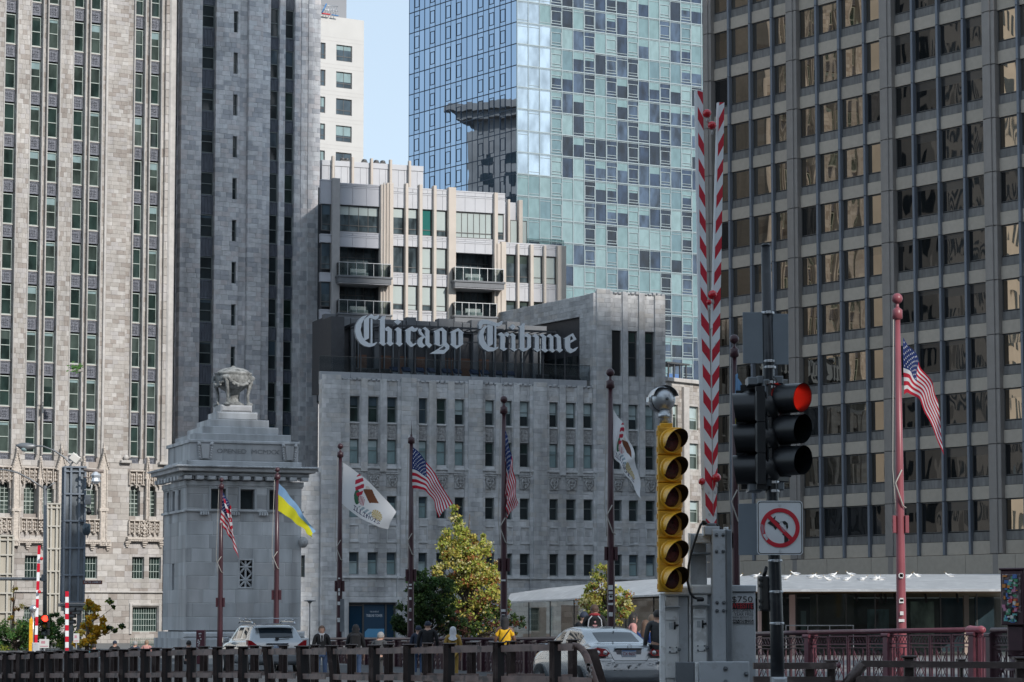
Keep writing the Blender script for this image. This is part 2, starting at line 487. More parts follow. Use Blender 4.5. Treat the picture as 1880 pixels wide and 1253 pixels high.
def tracery(f, x0, x1, z0, z1, m, y=0.0, n=None, rose=False):
    """carved panel of pointed arches, cusps and drops"""
    b = MB(); w = x1-x0; h = z1-z0
    b.box(x0, x1, y+.18, y+.24, z0+h*.25, z1)
    b.bbox(x0, x1, y-.10, y+.2, z1-.10, z1, .02)
    n = n or max(2, int(w/.42)); s = w/n
    r = random.Random(int(x0*100))
    for i in range(n+1):
        cx = x0 + s*i
        b.bbox(cx-.04, cx+.04, y-.06, y+.2, z0+h*(.05 if i % 2 else .2), z1-.1, .015)
    for i in range(n):
        cx = x0 + s*(i+.5)
        if rose and abs(cx-(x0+x1)/2) < s*.9: continue
        for j in range(3):
            cz = z0 + h*(.38+.18*j); q = s*.30
            b.bbox(cx-q, cx-q*.25, y-.02-r.random()*.04, y+.2, cz-h*.05, cz+h*.05, .02)
            b.bbox(cx+q*.25, cx+q, y-.02-r.random()*.04, y+.2, cz-h*.06, cz+h*.04, .02)
        for k in range(5):                              # little arch
            a = math.pi*(k+.5)/5
            b.bbox(cx+math.cos(a)*s*.36-.035, cx+math.cos(a)*s*.36+.035, y-.04, y+.2, z0+h*.14+math.sin(a)*s*.5, z0+h*.14+math.sin(a)*s*.5+.09, .015)
    if rose:
        cx = (x0+x1)/2; cz = (z0+z1)/2
        for rr, nn in ((h*.40, 18), (h*.22, 10)):
            for k in range(nn):
                a = 2*math.pi*k/nn
                b.bbox(cx+math.cos(a)*rr-.06, cx+math.cos(a)*rr+.06, y-.09, y+.2, cz+math.sin(a)*rr-.06, cz+math.sin(a)*rr+.06, .02)
        b.ball((cx, y-.02, cz), .12, 8)
        for s2 in (-1, 1):
            b.tube([(cx, y-.05, cz-h*.35),(cx+s2*h*.15, y-.07, cz-h*.1),(cx+s2*h*.05, y-.07, cz+h*.1),(cx+s2*h*.2, y-.05, cz+h*.3)], .045, 5)
    return b.build('tracery_panel', m, f.root)

def arch_window(f, x0, x1, z0, z1, y, fm, gm, stone_m, cols=3, rows=6):
    """pointed-head window: pane, muntins and the stone filling its corners"""
    o = thing_part = MB(); w = x1-x0; zs = z1 - w*.62
    def arch(t):                                        # height of the head at x = x0 + t*w
        u = abs(t-.5)*2
        return zs + w*.62*math.sqrt(max(0, 1-u**1.8))
    b = MB()
    pts = [(x0, z0), (x1, z0)] + [(x0+w*(1-k/10), arch(1-k/10)) for k in range(11)]
    for i in range(cols+1):
        cx = x0 + w*i/cols; t = min(.98, max(.02, i/cols))
        b.box(cx-.025, cx+.025, y-.06, y, z0, arch(t)-.02)
    for j in range(rows+1):
        zz = z0 + (zs-z0)*j/rows; q = .045 if j == rows//2 else .02
        b.box(x0, x1, y-.055, y, zz-q, zz+q)
    for k in range(10):
        t0, t1 = k/10, (k+1)/10
        b.tube([(x0+w*t0, y-.03, arch(t0)-.02),(x0+w*t1, y-.03, arch(t1)-.02)], .035, 4)
    fr = b.build('window', fm, f.root)
    g = MB(); n = len(pts); g.add([(p[0], y-.005, p[1]) for p in pts], [tuple(range(n))]); g.build('pane', gm, fr)
    c = MB()                                            # stone corners over the curve
    for k in range(10):
        t0, t1 = k/10, (k+1)/10
        za = min(arch(t0), arch(t1))
        if z1+.02 - za > .01: c.box(x0+w*t0, x0+w*t1, y-.5, y-.02, za, z1+.02)
    c.build('arch_head', stone_m, fr)

# ================================================================ sunlit tower at the left
FL = 3.62
lt = Fac(0, 200, 318, 207.5, 'gothic_tower', 'cream limestone gothic tower in full sun at the left edge', 'tower')
def LS(px): return lt.s(px, 400)
cols = [(LS(5),LS(27)),(LS(53),LS(74)),(LS(85),LS(106)),(LS(132),LS(153)),(LS(163),LS(184)),(LS(245),LS(263)),(LS(274),LS(293))]
ztop0 = lt.z(16, 22.8)
ZT = ztop0 + FL*6.6
wh = 2.40
zlow = ztop0 - 9*FL - wh            # bottom of the lowest sash window
slots = [(a, b, zlow, ZT+1) for a, b in cols]
zar1, zar0 = lt.z(250, 888), lt.z(250, 948)
zb1, zb0 = lt.z(250, 1023), lt.z(250, 1063)
zc1, zc0 = lt.z(250, 1115), lt.z(250, 1160)
low_op = []
arches = []
for a, b in cols[:5] + cols[5:]: arches.append((a-.02, b+.05))
low_op += [(a, b, zar0, lt.z(250, 893)) for a, b in arches]
def LX(px): return lt.s(px, 1040)
lowwin = [(LX(46),LX(71)),(LX(157),LX(179)),(LX(243),LX(265)),(LX(274),LX(296))]
low_op += [(a, b, zb0, zb1) for a, b in lowwin]
bigwin = [(LX(46),LX(60)),(LX(153),LX(174)),(LX(245),LX(291))]
low_op += [(a, b, zc0, zc1) for a, b in bigwin]
xl, xr = LS(-40), LS(318)
st = []
# piers between the window slots: wide ones in front, narrow ones set back
edges = [xl] + [v for c_ in cols for v in c_] + [xr]
for i in range(0, len(edges), 2):
    a, b = edges[i], edges[i+1]
    narrow = (b-a) < .75
    yy = .30 if narrow else 0.0
    if not narrow and i == 6*1: pass
    if i == 10:   # broad plain wall with side pilasters
        p1, p2 = LS(232), LS(196)
        ashlar(lt.root, a, p2, zlow-.6, ZT, WARM, y=.12, out=st, seed=i, depth=.75, sw=(.35,.5))
        ashlar(lt.root, p2, p1, zlow-.6, ZT, WARM, y=0, out=st, seed=i+50, depth=.8, ch=.33, sw=(.35,.8))
        ashlar(lt.root, p1, b, zlow-.6, ZT, WARM, y=.16, out=st, seed=i+90, depth=.75, sw=(.3,.5))
    elif i == 14:
        ashlar(lt.root, a, a+.35, zlow-.6, ZT, WARM, y=.15, out=st, seed=i, depth=.75, sw=(.3,.4), ch=.7)
        ashlar(lt.root, a+.35, b, zlow-.6, ZT, WARM, y=-.12, out=st, seed=i+2, depth=1.2, sw=(.6,.7), ch=.7)
    else:
        ashlar(lt.root, a, b, zlow-.6, ZT, WARM, y=yy, out=st, seed=i, depth=.8-yy, sw=(.22,.5), ch=.40)
ashlar(lt.root, xl, xr, -.2, zlow-.6, WARM, open_=low_op, ch=.45, sw=(.5,1.1), out=st, seed=77, depth=.8, y=.03)
build_stones(lt.root, st, WARM, 300, c=.02)
# mouldings down the slot sides
b = MB()
for i, (a, c_) in enumerate(cols):
    b.bbox(a-.10, a-.002, -.06, .2, zlow-.2, ZT, .03); b.bbox(c_+.002, c_+.10, -.06, .2, zlow-.2, ZT, .03)
b.bbox(xr-.55, xr+.05, -.26, -.13, -.2, ZT, .12); b.bbox(LS(184)+.35, LS(184)+.55, -.06, .1, zlow, ZT, .03)
b.build('moulding', WARM[2], lt.root)
rnd = random.Random(5)
for ci, (a, c_) in enumerate(cols):
    for k in range(-6, 10):
        z1 = ztop0 - k*FL; z0 = z1 - wh
        panes = [(g_green, g_green2, (.3,.5,.12)), (g_green, None, 0), (g_green2, g_blind, (.25,.12)), (g_green, g_green2, .5)]
        WinKit.place(lt.root, a+.02, c_-.02, z0, z1, .52, (1, (.5,), .07, .08), frame_grn, panes, rnd)
        if k < 10:
            o = link('spandrel', relief(c_-a-.04, FL-wh-.24, lead_m, rnd.randrange(3)), lt.root, (a+.02, .46, z0-(FL-wh)+.14))
        b = MB(); b.bbox(a, c_, .34, .55, z0-.10, z0, .02); b.build('sill', WARM[2], lt.root)
# gothic band
for px0, px1 in ((-20,34),(41,80),(80,116),(122,160),(160,188),(243,268),(268,298)):
    tracery(lt, LS(px0), LS(px1)-.02, lt.z(60, 893), lt.z(60, 858), carved_warm, y=-.16)
for a, c_ in arches: arch_window(lt, a, c_, zar0, lt.z(250, 888), .55, frame_grn, g_green2, WARM[3])
for px in (37, 118, 195): pinnacle(lt, LS(px), lt.z(px, 1003), lt.z(px, 812), .62, carved_warm, y=-.02)
for px in (74, 153, 269): pinnacle(lt, LS(px)+.25, lt.z(px, 955), lt.z(px, 845), .26, carved_warm, y=-.06)
for px0, px1, rs in ((-20,30,True),(46,76,False),(76,112,True),(124,158,True),(160,190,False),(243,298,True)):
    tracery(lt, LS(px0), LS(px1), lt.z(60, 984), lt.z(60, 951), carved_warm, y=-.20, rose=rs)
bracket_cornice(lt, LS(-30), LS(206), lt.z(60, 1008), .78, .42, carved_warm, 9)
bracket_cornice(lt, LS(241), LS(302), lt.z(250, 1004), .75, .42, carved_warm, 3)
b = MB(); b.bbox(LS(226), LS(245), -.35, 0, lt.z(235,851), lt.z(235,846), .03); b.bbox(LS(296), xr+.1, -.35, 0, lt.z(300,854), lt.z(300,849), .03)
b.ball((LS(236), -.15, lt.z(235,841)), .25, 8); b.bbox(xl, xr, -.14, .02, lt.z(100,1088), lt.z(100,1085), .03)
b.bbox(LX(243)-.2, LX(243), -.1, .02, zc0-.2, zc1+.3, .03); b.bbox(LX(292), LX(292)+.2, -.1, .02, zc0-.2, zc1+.3, .03); b.bbox(LX(243), LX(292), -.1, .02, zc1+.1, zc1+.3, .03)
b.build('string_course', WARM[2], lt.root)
for (a, c_) in lowwin: WinKit.place(lt.root, a, c_, zb0, zb1, .4, (4, (.34,.68), .05, .06), frame_grn, [(g_green, None, 0)], rnd)
for i, (a, c_) in enumerate(bigwin): WinKit.place(lt.root, a, c_, zc0, zc1, .4, (10 if i == 2 else 4, (.25,.5,.75), .05, .06), frame_grn, [(g_green, None, 0)], rnd)
b = MB(); b.box(xl, xr-.3, .9, 12, -.2, ZT); b.build('core', inside_m, lt.root)
b = MB(); b.box(xr-.3, xr-.02, .68, 12, -.2, ZT); b.build('side_wall', WARM[0], lt.root)

# ================================================================ shaded tower
dt = Fac(318, 213.6, 587, 220, 'limestone_tower', 'tall grey limestone tower in shade behind the bridge pylon', 'tower')
def DS(px): return dt.s(px, 220)
cA = (DS(370.5), DS(396)); cB = (DS(428), DS(436)); cC = (DS(497), DS(514)); cD = (DS(524.5), DS(542))
cZ = (DS(324), DS(331))
zt = dt.z(383, 84.3)
ZT2 = zt + FL*5.7
zl = dt.z(560, 866)
st = []
xr2 = DS(587)
whA, whC, whB = 1.93, 2.5, 1.83
slotsA = [(cA[0], cA[1], zt-10*FL, ZT2+1), (cC[0], cC[1], zt-11*FL, ZT2+1), (cD[0], cD[1], zt-11*FL, ZT2+1), (cZ[0], cZ[1], 4, ZT2+1)]
opsB = [(cB[0], cB[1], zt-FL*k-.35-whB, zt-FL*k-.35) for k in range(-6, 11)]
reg = [(DS(312), DS(322), .35, .25, .4), (DS(322), DS(333), .75, .2, .3), (DS(333), cA[0], 0, .45, .8), (cA[0], DS(440), 0, .45, .8), (DS(440), DS(455), .25, .45, .7),
       (DS(455), DS(481), -.15, .5, .95), (DS(481), cC[0], .1, .45, .8), (cC[1], cD[0], .12, .3, .5), (cD[1], DS(553), .1, .3, .5), (DS(553), DS(565), -.02, .35, .7), (DS(565), xr2, -.12, .4, .7)]
for i, (a, c_, y, s0, s1) in enumerate(reg):
    ashlar(dt.root, a, c_, 0, ZT2, COOL, y=y, out=st, seed=100+i, depth=.9, sw=(s0, s1), ch=.42, open_=slotsA+opsB)
ashlar(dt.root, cC[0], cD[1], 0, zt-11*FL, COOL, y=.1, out=st, seed=130, depth=.9, sw=(.4,.8), ch=.42)
ashlar(dt.root, cA[0], cA[1], 0, zt-10*FL, COOL, y=.05, out=st, seed=131, depth=.9, sw=(.4,.8), ch=.42)
build_stones(dt.root, st, COOL, 300, c=.02)
for k in range(-6, 11):
    z1 = zt - k*FL
    if k < 10:
        WinKit.place(dt.root, cA[0]+.03, cA[1]-.03, z1-whA, z1, .5, (1, (.5,), .07, .08), frame_dkg, [(g_blk, g_blue, (.15,.2,.1)), (g_blk, None, 0)], rnd)
        link('spandrel', relief(cA[1]-cA[0]-.04, FL-whA-.06, lead_dk, 5), dt.root, (cA[0]+.02, .42, z1-FL+.03))
    WinKit.place(dt.root, cB[0], cB[1], z1-.35-whB, z1-.35, .3, (1, (.5,), .05, .06), frame_dkg, [(g_blk, None, 0)], rnd)
    for c_ in (cC, cD):
        zz = dt.z(505, 89.6) - k*FL
        WinKit.place(dt.root, c_[0]+.03, c_[1]-.03, zz-whC, zz, .5, (1, (.48,), .07, .08), frame_dkg, [(g_blk, g_blue, (.15,.5)), (g_blk, None, 0), (g_green, None, 0)], rnd)
        link('spandrel', relief(c_[1]-c_[0]-.04, FL-whC-.06, lead_dk, 4), dt.root, (c_[0]+.02, .42, zz-FL+.03))
    WinKit.place(dt.root, cZ[0], cZ[1], z1-whC, z1, .95, (1, (.5,), .05, .06), frame_dkg, [(g_green, None, 0)], rnd)
    link('spandrel', relief(cZ[1]-cZ[0], FL-whC-.06, lead_dk, 0), dt.root, (cZ[0], .85, z1-FL+.03))
b = MB(); b.bbox(DS(545), xr2+.1, -.35, 0, zl, zl+.3, .05); b.bbox(DS(440), xr2, -.2, 0, zl-4.2, zl-4.0, .05)
b.build('string_course', COOL[2], dt.root)
b = MB(); b.box(DS(318), xr2-.05, 1.0, 12, 0, ZT2); b.build('core', inside_m, dt.root)
b = MB(); b.box(xr2-.25, xr2-.02, .78, 12, 0, ZT2-.1); b.build('side_wall', COOL[1], dt.root)

# ================================================================ white block far behind
wb = Fac(560, 300, 667.5, 304, 'white_apartment_block', 'plain white block with paired windows rising behind the grey tower', 'building')
white_m = mat('white_render', (.54,.535,.52), .8, var=.03, vscale=.7)
white_j = mat('panel_joint', (.5,.49,.48), .8)
gp = mat('grey_cladding', (.24,.25,.27), .6)
zr = wb.z(600, 29); sW = lambda px: wb.s(px, 200)
wx = [(sW(584), sW(597)), (sW(617), sW(646))]
wz = [(wb.z(630, 113+49.3*k), wb.z(630, 83.5+49.3*k)) for k in range(5)]
ops = [(a, c_, z0, z1) for a, c_ in wx for z0, z1 in wz]
b = MB(); rect_grid(b, sW(560), sW(667.5), 0, zr, 0, ops); b.box(sW(560), sW(667.5), .3, 14, 0, zr-.2)
b.box(sW(667.5)-.3, sW(667.5), 0.002, 14, 0, zr); b.box(sW(560), sW(667.5), 0.002, .3, zr-.35, zr-.01)
for a, c_, z0, z1 in ops:
    b.box(a-.01, a, 0, .3, z0, z1); b.box(c_, c_+.01, 0, .3, z0, z1); b.box(a, c_, 0, .3, z1, z1+.01); b.box(a, c_, 0, .3, z0-.01, z0)
b.build('wall', white_m, wb.root)
b = MB()
for k in range(5):
    for q in (0, .45): b.box(sW(560), sW(667.5), -.012, 0, wz[k][1]+.35+q, wz[k][1]+.38+q)
b.build('joint', white_j, wb.root)
for a, c_, z0, z1 in ops:
    WinKit.place(wb.root, a, c_, z0, z1, .2, (2, (.3,), .09, .06), frame_brz, [(g_blue, g_blind, (.3,.6)), (g_blue, None, 0)], rnd)
b = MB(); b.box(sW(585), sW(656), 3, 12, zr, zr+5); b.build('penthouse', gp, wb.root)
b = MB()
for k in range(5):
    z0 = wz[k][0]; b.box(sW(668), sW(670.5), .5, 1.6, z0+.1, z0+.16); b.box(sW(668), sW(670.5), .5, 1.6, z0+1.5, z0+1.56)
    b.box(sW(670.3), sW(670.5), .5, 1.6, z0+.16, z0+1.5)
b.build('balcony_rail', frame_brz, wb.root)
# window cleaning cradle on that roof
cr = thing('cleaning_cradle', 'small red and blue window cleaning rig on the white roof', 'rooftop rig', at(604, 28, 301), wb.ang)
steel_m = mat('galvanised_steel', (.45,.47,.49), .4, metal=.7, var=.1)
red_m = mat('red_paint', (.55,.03,.04), .4); blue_m = mat('blue_paint', (.05,.2,.45), .4)
b = MB()
for i in range(6): b.tube([(-.9+i*.35,0,0),(-.7+i*.35,0,1.1)], .04, 5)
b.tube([(-.9,0,1.1),(1.2,0,1.2)], .05, 5); b.tube([(-1,0,.55),(1.2,0,.6)], .05, 5); b.build('frame', steel_m, cr)
b = MB(); b.tube([(-1.0,-.1,.05),(.1,-.1,.05)], .09, 6); b.build('boom', red_m, cr)
b = MB(); b.tube([(-1.0,-.1,.1),(-.4,-.1,1.3)], .08, 6); b.tube([(.3,-.1,.05),(1.2,-.1,0.02)], .07, 6); b.build('mast', blue_m, cr)

# ================================================================ glass tower
from mathutils import noise
Yc = 345
gl_l = Fac(749.5, 365.3, 949, Yc, 'glass_tower', 'tall blue and green glass apartment tower rising into the sky', 'tower')
frame_blue = mat('dark_blue_mullion', (.03,.05,.08), .4, metal=.4)
frame_gt = mat('grey_green_mullion', (.30,.36,.38), .4, metal=.4)
mir_b = glass('blue_mirror_glass', (.38,.49,.62), .01, metal=1.0, wave=.5, wscale=.5, wdist=.012)
mir_b2 = glass('blue_mirror_glass_light', (.42,.53,.66), .01, metal=1.0, wave=.5, wscale=.6, wdist=.012)
zg = gl_l.z(949, 40.3 + 0)   # a floor line at the corner
FG = 3.0
NC = 20; W = gl_l.len / NC
zfl = [zg + FG*k for k in range(-12, 4)]
pm = {}
def gpane(w, h, m, nm='pane'):
    k = (round(w,3), round(h,3), m.name)
    if k not in pm:
        b = MB(); b.box(.02, w-.02, 0, .06, .02, h-.02); pm[k] = b.mesh(nm, m)
    return pm[k]
b = MB()
for i in range(NC+1): b.box(i*W-.03, i*W+.03, -.05 if i % 2 else -.03, .1, zfl[0], zfl[-1])
b.build('mullion', frame_blue, gl_l.root)
for z in zfl:
    b = MB(); b.box(0, NC*W, -.07, .1, z-.05, z+.05); b.build('floor_band', frame_blue, gl_l.root)
opn = {1, 4, 7, 9, 13, 15, 17}
wf = MB(); ww = W
for q in ((.06,.14,.55,2.35),(W-.14,W-.06,.55,2.35),(.14,W-.14,.55,.63),(.14,W-.14,2.27,2.35)): wf.box(q[0],q[1],-.06,0,q[2],q[3])
wf = wf.mesh('window', frame_blue)
for i in range(NC):
    for k in range(2, len(zfl)-1):
        o = link('pane', gpane(W, FG, rnd.choice((mir_b, mir_b, mir_b2))), gl_l.root, (i*W, rnd.uniform(0,.004), zfl[k]))
        o.rotation_euler = (rnd.uniform(-.0015,.0015), 0, rnd.uniform(-.0015,.0015))
        if i in opn: link('window', wf, gl_l.root, (i*W, 0, zfl[k]))
# right-hand face as parts of the same tower
gr = Fac(949, Yc, 1310, 360.5)
hold = link('street_face', None, gl_l.root)
hold.location = (NC*W, 0, 0); hold.rotation_euler = (0, 0, gr.ang - gl_l.ang)
tq = [(glass('drawn_curtain_'+str(i), c_, .05, wave=.4, var=.10, vs=1.5, wscale=.8), None) for i, c_ in enumerate([(.16,.25,.27),(.19,.29,.305),(.135,.215,.245),(.225,.325,.34)])]
dkg = [glass('dark_room_glass_'+str(i), c_, .04, spec=.8, wave=.6, var=.6, vs=.9, wscale=.7) for i, c_ in enumerate([(.02,.035,.065),(.045,.07,.11),(.012,.02,.035)])]
lite = glass('painted_reflection_glass', (.45,.55,.63), .03, metal=.5, wave=.4, var=.25, vs=.6)  # paler colour paints in part of the bright reflection here
NR = 18; WR = gr.len / NR
rows = len(zfl)
b = MB()
for i in range(NR+1):
    t = .035 if i < 3 else .05
    b.box(i*WR-t, i*WR+t, -.10, .1, -3, zfl[-1])
b.build('mullion', frame_gt, hold)
zr2 = [zg + FG*k for k in range(-20, 4)]
for z in zr2:
    b = MB(); b.box(0, NR*WR, -.08, .1, z-.07, z+.07); b.box(0, NR*WR, -.05, .1, z-.22, z-.16); b.build('floor_band', frame_gt, hold)
wf2 = MB()
for q in ((.08,.16,.35,2.2),(WR-.16,WR-.08,.35,2.2),(.16,WR-.16,.35,.45),(.16,WR-.16,2.12,2.2),(.16,WR-.16,.75,.82)): wf2.box(q[0],q[1],-.09,0,q[2],q[3])
wf2 = wf2.mesh('window', frame_gt)
tmesh = MB(); tmesh.box(.06, WR-.06, -.05, 0, 0, .07); tmesh = tmesh.mesh('transom', frame_gt)
opn2 = {3, 6, 8, 10, 13, 15}
fade = {}
for i in range(NR):
    run = 0
    for k in range(len(zr2)-1):
        dark = rnd.random() < ((.22 + .7*max(0, min(1, noise.noise(Vector((i*.22, k*.5, 3.7)))*1.6+.45))) if i > 2 else .1)
        if i < 3 and zr2[k] > gr.z(960, 330) and (i < 2 or rnd.random() < .75): m = lite; up = None
        else:
            m = rnd.choice(dkg) if dark else rnd.choice(tq)[0]
        H = FG
        if m in dkg and rnd.random() < .35:             # half drawn shade: two panes in one
            key = ('half', m.name)
            if key not in pm:
                b = MB(); b.box(.02, WR-.02, 0, .06, .02, H*.6, 0); b.box(.02, WR-.02, 0, .06, H*.6, H-.02, 1); pm[key] = b.mesh('pane', [m, tq[1][0]])
            o = link('pane', pm[key], hold, (i*WR, 0, zr2[k]))
        else:
            o = link('pane', gpane(WR, H, m), hold, (i*WR, 0, zr2[k]))
        if i not in opn2 and rnd.random() < .5: link('transom', tmesh, hold, (i*WR, 0, zr2[k]+rnd.choice((.35,2.45))))
        o.rotation_euler = (rnd.uniform(-.003,.003), 0, rnd.uniform(-.003,.003))
        if i in opn2: link('window', wf2, hold, (i*WR, 0, zr2[k]))
b = MB(); b.vprism([(0.3,.5),(NC*W-.3,.5),(NC*W-.3,12),(0.3,12)], 0, zfl[-1]); b.build('core', inside_m, gl_l.root)
b = MB(); b.box(.5, NR*WR-.3, .3, 10, 0, zfl[-1]); b.build('core', inside_m, hold)

# ================================================================ dark office tower at the right
X0, Y0, D = 34.1, 181.0, Vector((-.607, .795))
def Yat(px):
    k = (px-940)/F; t = (X0 - k*Y0)/(.607 + .795*k); return Y0 + .795*t
ot = Fac(1297, Yat(1297), 1960, Yat(1960), 'office_tower', 'dark grey stone office tower with bronze windows at the right', 'tower')
OS = lambda px: ot.s(px, 200)
panel_m = tones('grey_granite_panel', [(.42,.365,.305),(.40,.35,.29),(.44,.385,.32)], rough=.55, var=.06, vscale=3)
pier_m = mat('pier_metal', (.27,.25,.235), .5, metal=.3, var=.06, vscale=1.5)
mull_m = mat('mullion_metal', (.18,.20,.235), .45, metal=.4)
sp_m = tones('grey_stone_strip', [(.15,.145,.14),(.175,.17,.165)], rough=.5, var=.3, vscale=4, streak=True)
mir_o = glass('bronze_mirror_glass', (.33,.285,.23), .01, metal=1.0, wave=.8, wscale=.45, wdist=.012)
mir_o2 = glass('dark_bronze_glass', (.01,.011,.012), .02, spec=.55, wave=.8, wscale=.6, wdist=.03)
mir_o3 = glass('worn_bronze_glass', (.27,.24,.20), .02, metal=1.0, wave=.8, wscale=.6, wdist=.015)
blind_o = glass('grey_blind_glass', (.045,.043,.042), .1)
piers = [(1297,1312),(1450,1469),(1622,1644),(1811,1834)]
mulls = [(1339,1344),(1378,1383),(1418,1423),(1500,1505),(1541,1547),(1587,1593),(1676,1682),(1722,1729),(1769,1776),(1869,1877),(1930,1938)]
FO = 3.885; zj = ot.z(1632, 70.2)
lv = [zj - FO*k for k in range(-3, 10)]
zbot = lv[-1] - FO
ZO = lv[0]
pj = MB(); pj.bbox(0, 1, -.75, .1, 0, FO-.03, .03); pmesh = {}
prs = [(OS(a), OS(c_)) for a, c_ in piers]
mls = [(OS(a), OS(c_)) for a, c_ in mulls]
for (a, c_) in prs:
    w = c_ - a
    for z in lv + [zbot]:
        k = round(w, 2)
        if k not in pmesh:
            q = MB(); q.bbox(0, w, -.42, .1, .015, FO-.015, .04); q.bbox(w*.28, w*.72, -.52, -.42, .015, FO-.015, .03); pmesh[k] = q.mesh('pier', pier_m)
        link('pier', pmesh[k], ot.root, (a, 0, z-FO))
q = MB(); wm = .21; q.bbox(0, wm, -.30, .1, .01, FO-.01, .04); q = q.mesh('mullion', mull_m)
for (a, c_) in mls:
    for z in lv: link('mullion', q, ot.root, ((a+c_)/2-wm/2, 0, z-FO))
cuts = sorted([(a, c_) for a, c_ in prs] + [((a+c_)/2-wm/2, (a+c_)/2+wm/2) for a, c_ in mls])
for j in range(len(cuts)-1):
    a, c_ = cuts[j][1], cuts[j+1][0]; w = c_ - a
    key = round(w, 1)
    for z in lv:
        panes = [(mir_o, None, 0), (mir_o, mir_o3, .3), (mir_o3, None, 0), (mir_o, None, 0)] if rnd.random() < .85 else [(mir_o2, None, 0)]
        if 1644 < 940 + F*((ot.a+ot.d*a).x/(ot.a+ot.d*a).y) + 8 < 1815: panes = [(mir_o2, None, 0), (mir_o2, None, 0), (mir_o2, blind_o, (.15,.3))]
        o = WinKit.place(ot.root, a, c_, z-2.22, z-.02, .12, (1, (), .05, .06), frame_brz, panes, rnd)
        for ch in o.children: pass
        b = MB()
        if ('s', key) not in pmesh:
            b.bbox(0, w, 0, .1, 0, .62, .01); pmesh[('s', key)] = [b.mesh('sill_strip', m) for m in sp_m]
            b = MB(); b.bbox(0, w, 0, .1, 0, .94, .015); pmesh[('p', key)] = [b.mesh('panel', m) for m in panel_m]
        o = link('sill_strip', rnd.choice(pmesh[('s', key)]), ot.root, (a, .02, z-2.9)); 
        o = link('panel', rnd.choice(pmesh[('p', key)]), ot.root, (a, -.06, z-3.865))
b = MB(); L = ot.len
for i in range(8): b.bbox(i*L/8+.01, (i+1)*L/8-.01, -.5, .3, zbot-1.4, zbot-.02, .02)
b.bbox(0, L, -.3, .3, 0, zbot-1.42, .02)
b.build('base_beam', panel_m[1], ot.root)
b = MB(); b.box(.05, L, .22, 12, 0, ZO); b.build('core', inside_m, ot.root)

# ================================================================ right lit limestone block (narrow strip seen past the gate arms)
rb = Fac(1222, 226, 1310, 231, 'limestone_block', 'sunlit cream limestone block glimpsed behind the bell and gate arms', 'building')
RS = lambda px: rb.s(px, 850)
rows_ = [(747,790),(815,862),(920,960),(1020,1058)]
ops = [(RS(a), RS(c_), rb.z(1275, q), rb.z(1275, p)) for a, c_ in ((1236,1245),(1266,1283)) for p, q in rows_]
st = ashlar(rb.root, RS(1222), RS(1310), 0, rb.z(1260, 704), WARM, open_=ops, sw=(.4,.8), depth=.5, seed=9)
build_stones(rb.root, st, WARM, 120)
for a, c_, z0, z1 in ops: WinKit.place(rb.root, a, c_, z0, z1, .3, (1, (.5,), .07, .06), frame_grn, [(g_green2, g_blind2, (.4,.6))], rnd)
b = MB(); b.bbox(RS(1222), RS(1310), -.3, .3, rb.z(1260,704), rb.z(1260,697), .03); b.bbox(RS(1252), RS(1262), -.3, 0, 0, rb.z(1260,712), .04)
b.build('cornice', WARM[2], rb.root)
b = MB(); b.box(RS(1222), RS(1310), .5, 10, 0, rb.z(1260,698)); b.build('core', inside_m, rb.root)
pg = thing('roof_pergola', 'dark metal pergola over seats on the cream block roof', 'pergola', at(1226, 698, 228), rb.ang)
b = MB(); zt_ = 1.5
for x in (0.1, .9, 1.7, 2.6): b.box(x, x+.1, 0, .1, 0, zt_); b.box(x, x+.1, 2, 2.1, 0, zt_)
b.build('post', frame_brz, pg)
b = MB(); b.box(-.2, 3, -.1, .0, zt_, zt_+.15); b.box(-.2, 3, 2.1, 2.2, zt_, zt_+.15)
for i in range(9): b.box(-.1+i*.35, 0+i*.35, 0.01, 2.09, zt_+.02, zt_+.14)
b.build('roof_slats', frame_brz, pg)
b = MB()
for x in (.2, 1.2, 2.1): b.bbox(x, x+.6, .4, 1.0, 0, .35, .04); b.bbox(x, x+.6, .9, 1.05, .35, .75, .04)
b.build('seat', mat('blue_cushion', (.10,.2,.42), .8), pg)
def text_mesh(s, size=1.0, ext=0.0, sx=1.0, align='CENTER'):
    cu = bpy.data.curves.new('text', 'FONT'); cu.body = s; cu.size = size; cu.extrude = ext
    cu.align_x = align; cu.align_y = 'CENTER'; cu.resolution_u = 3
    o = bpy.data.objects.new('text', cu); COL.objects.link(o)
    dg = bpy.context.evaluated_depsgraph_get()
    me = bpy.data.meshes.new_from_object(o.evaluated_get(dg), depsgraph=dg)
    bpy.data.objects.remove(o); bpy.data.curves.remove(cu)
    for v in me.vertices: v.co = (v.co.x*sx, -v.co.z, v.co.y)     # stands upright, faces -y
    return me
def text(name, s, size, m, parent, loc, ext=.005, sx=1.0, align='CENTER', width=None):
    me = text_mesh(s, size, ext, sx, align)
    if width:
        xs = [v.co.x for v in me.vertices]; k = width/(max(xs)-min(xs))
        for v in me.vertices: v.co.x *= k
    me.name = name; me.materials.clear(); me.materials.append(m)
    return link(name, me, parent, loc)

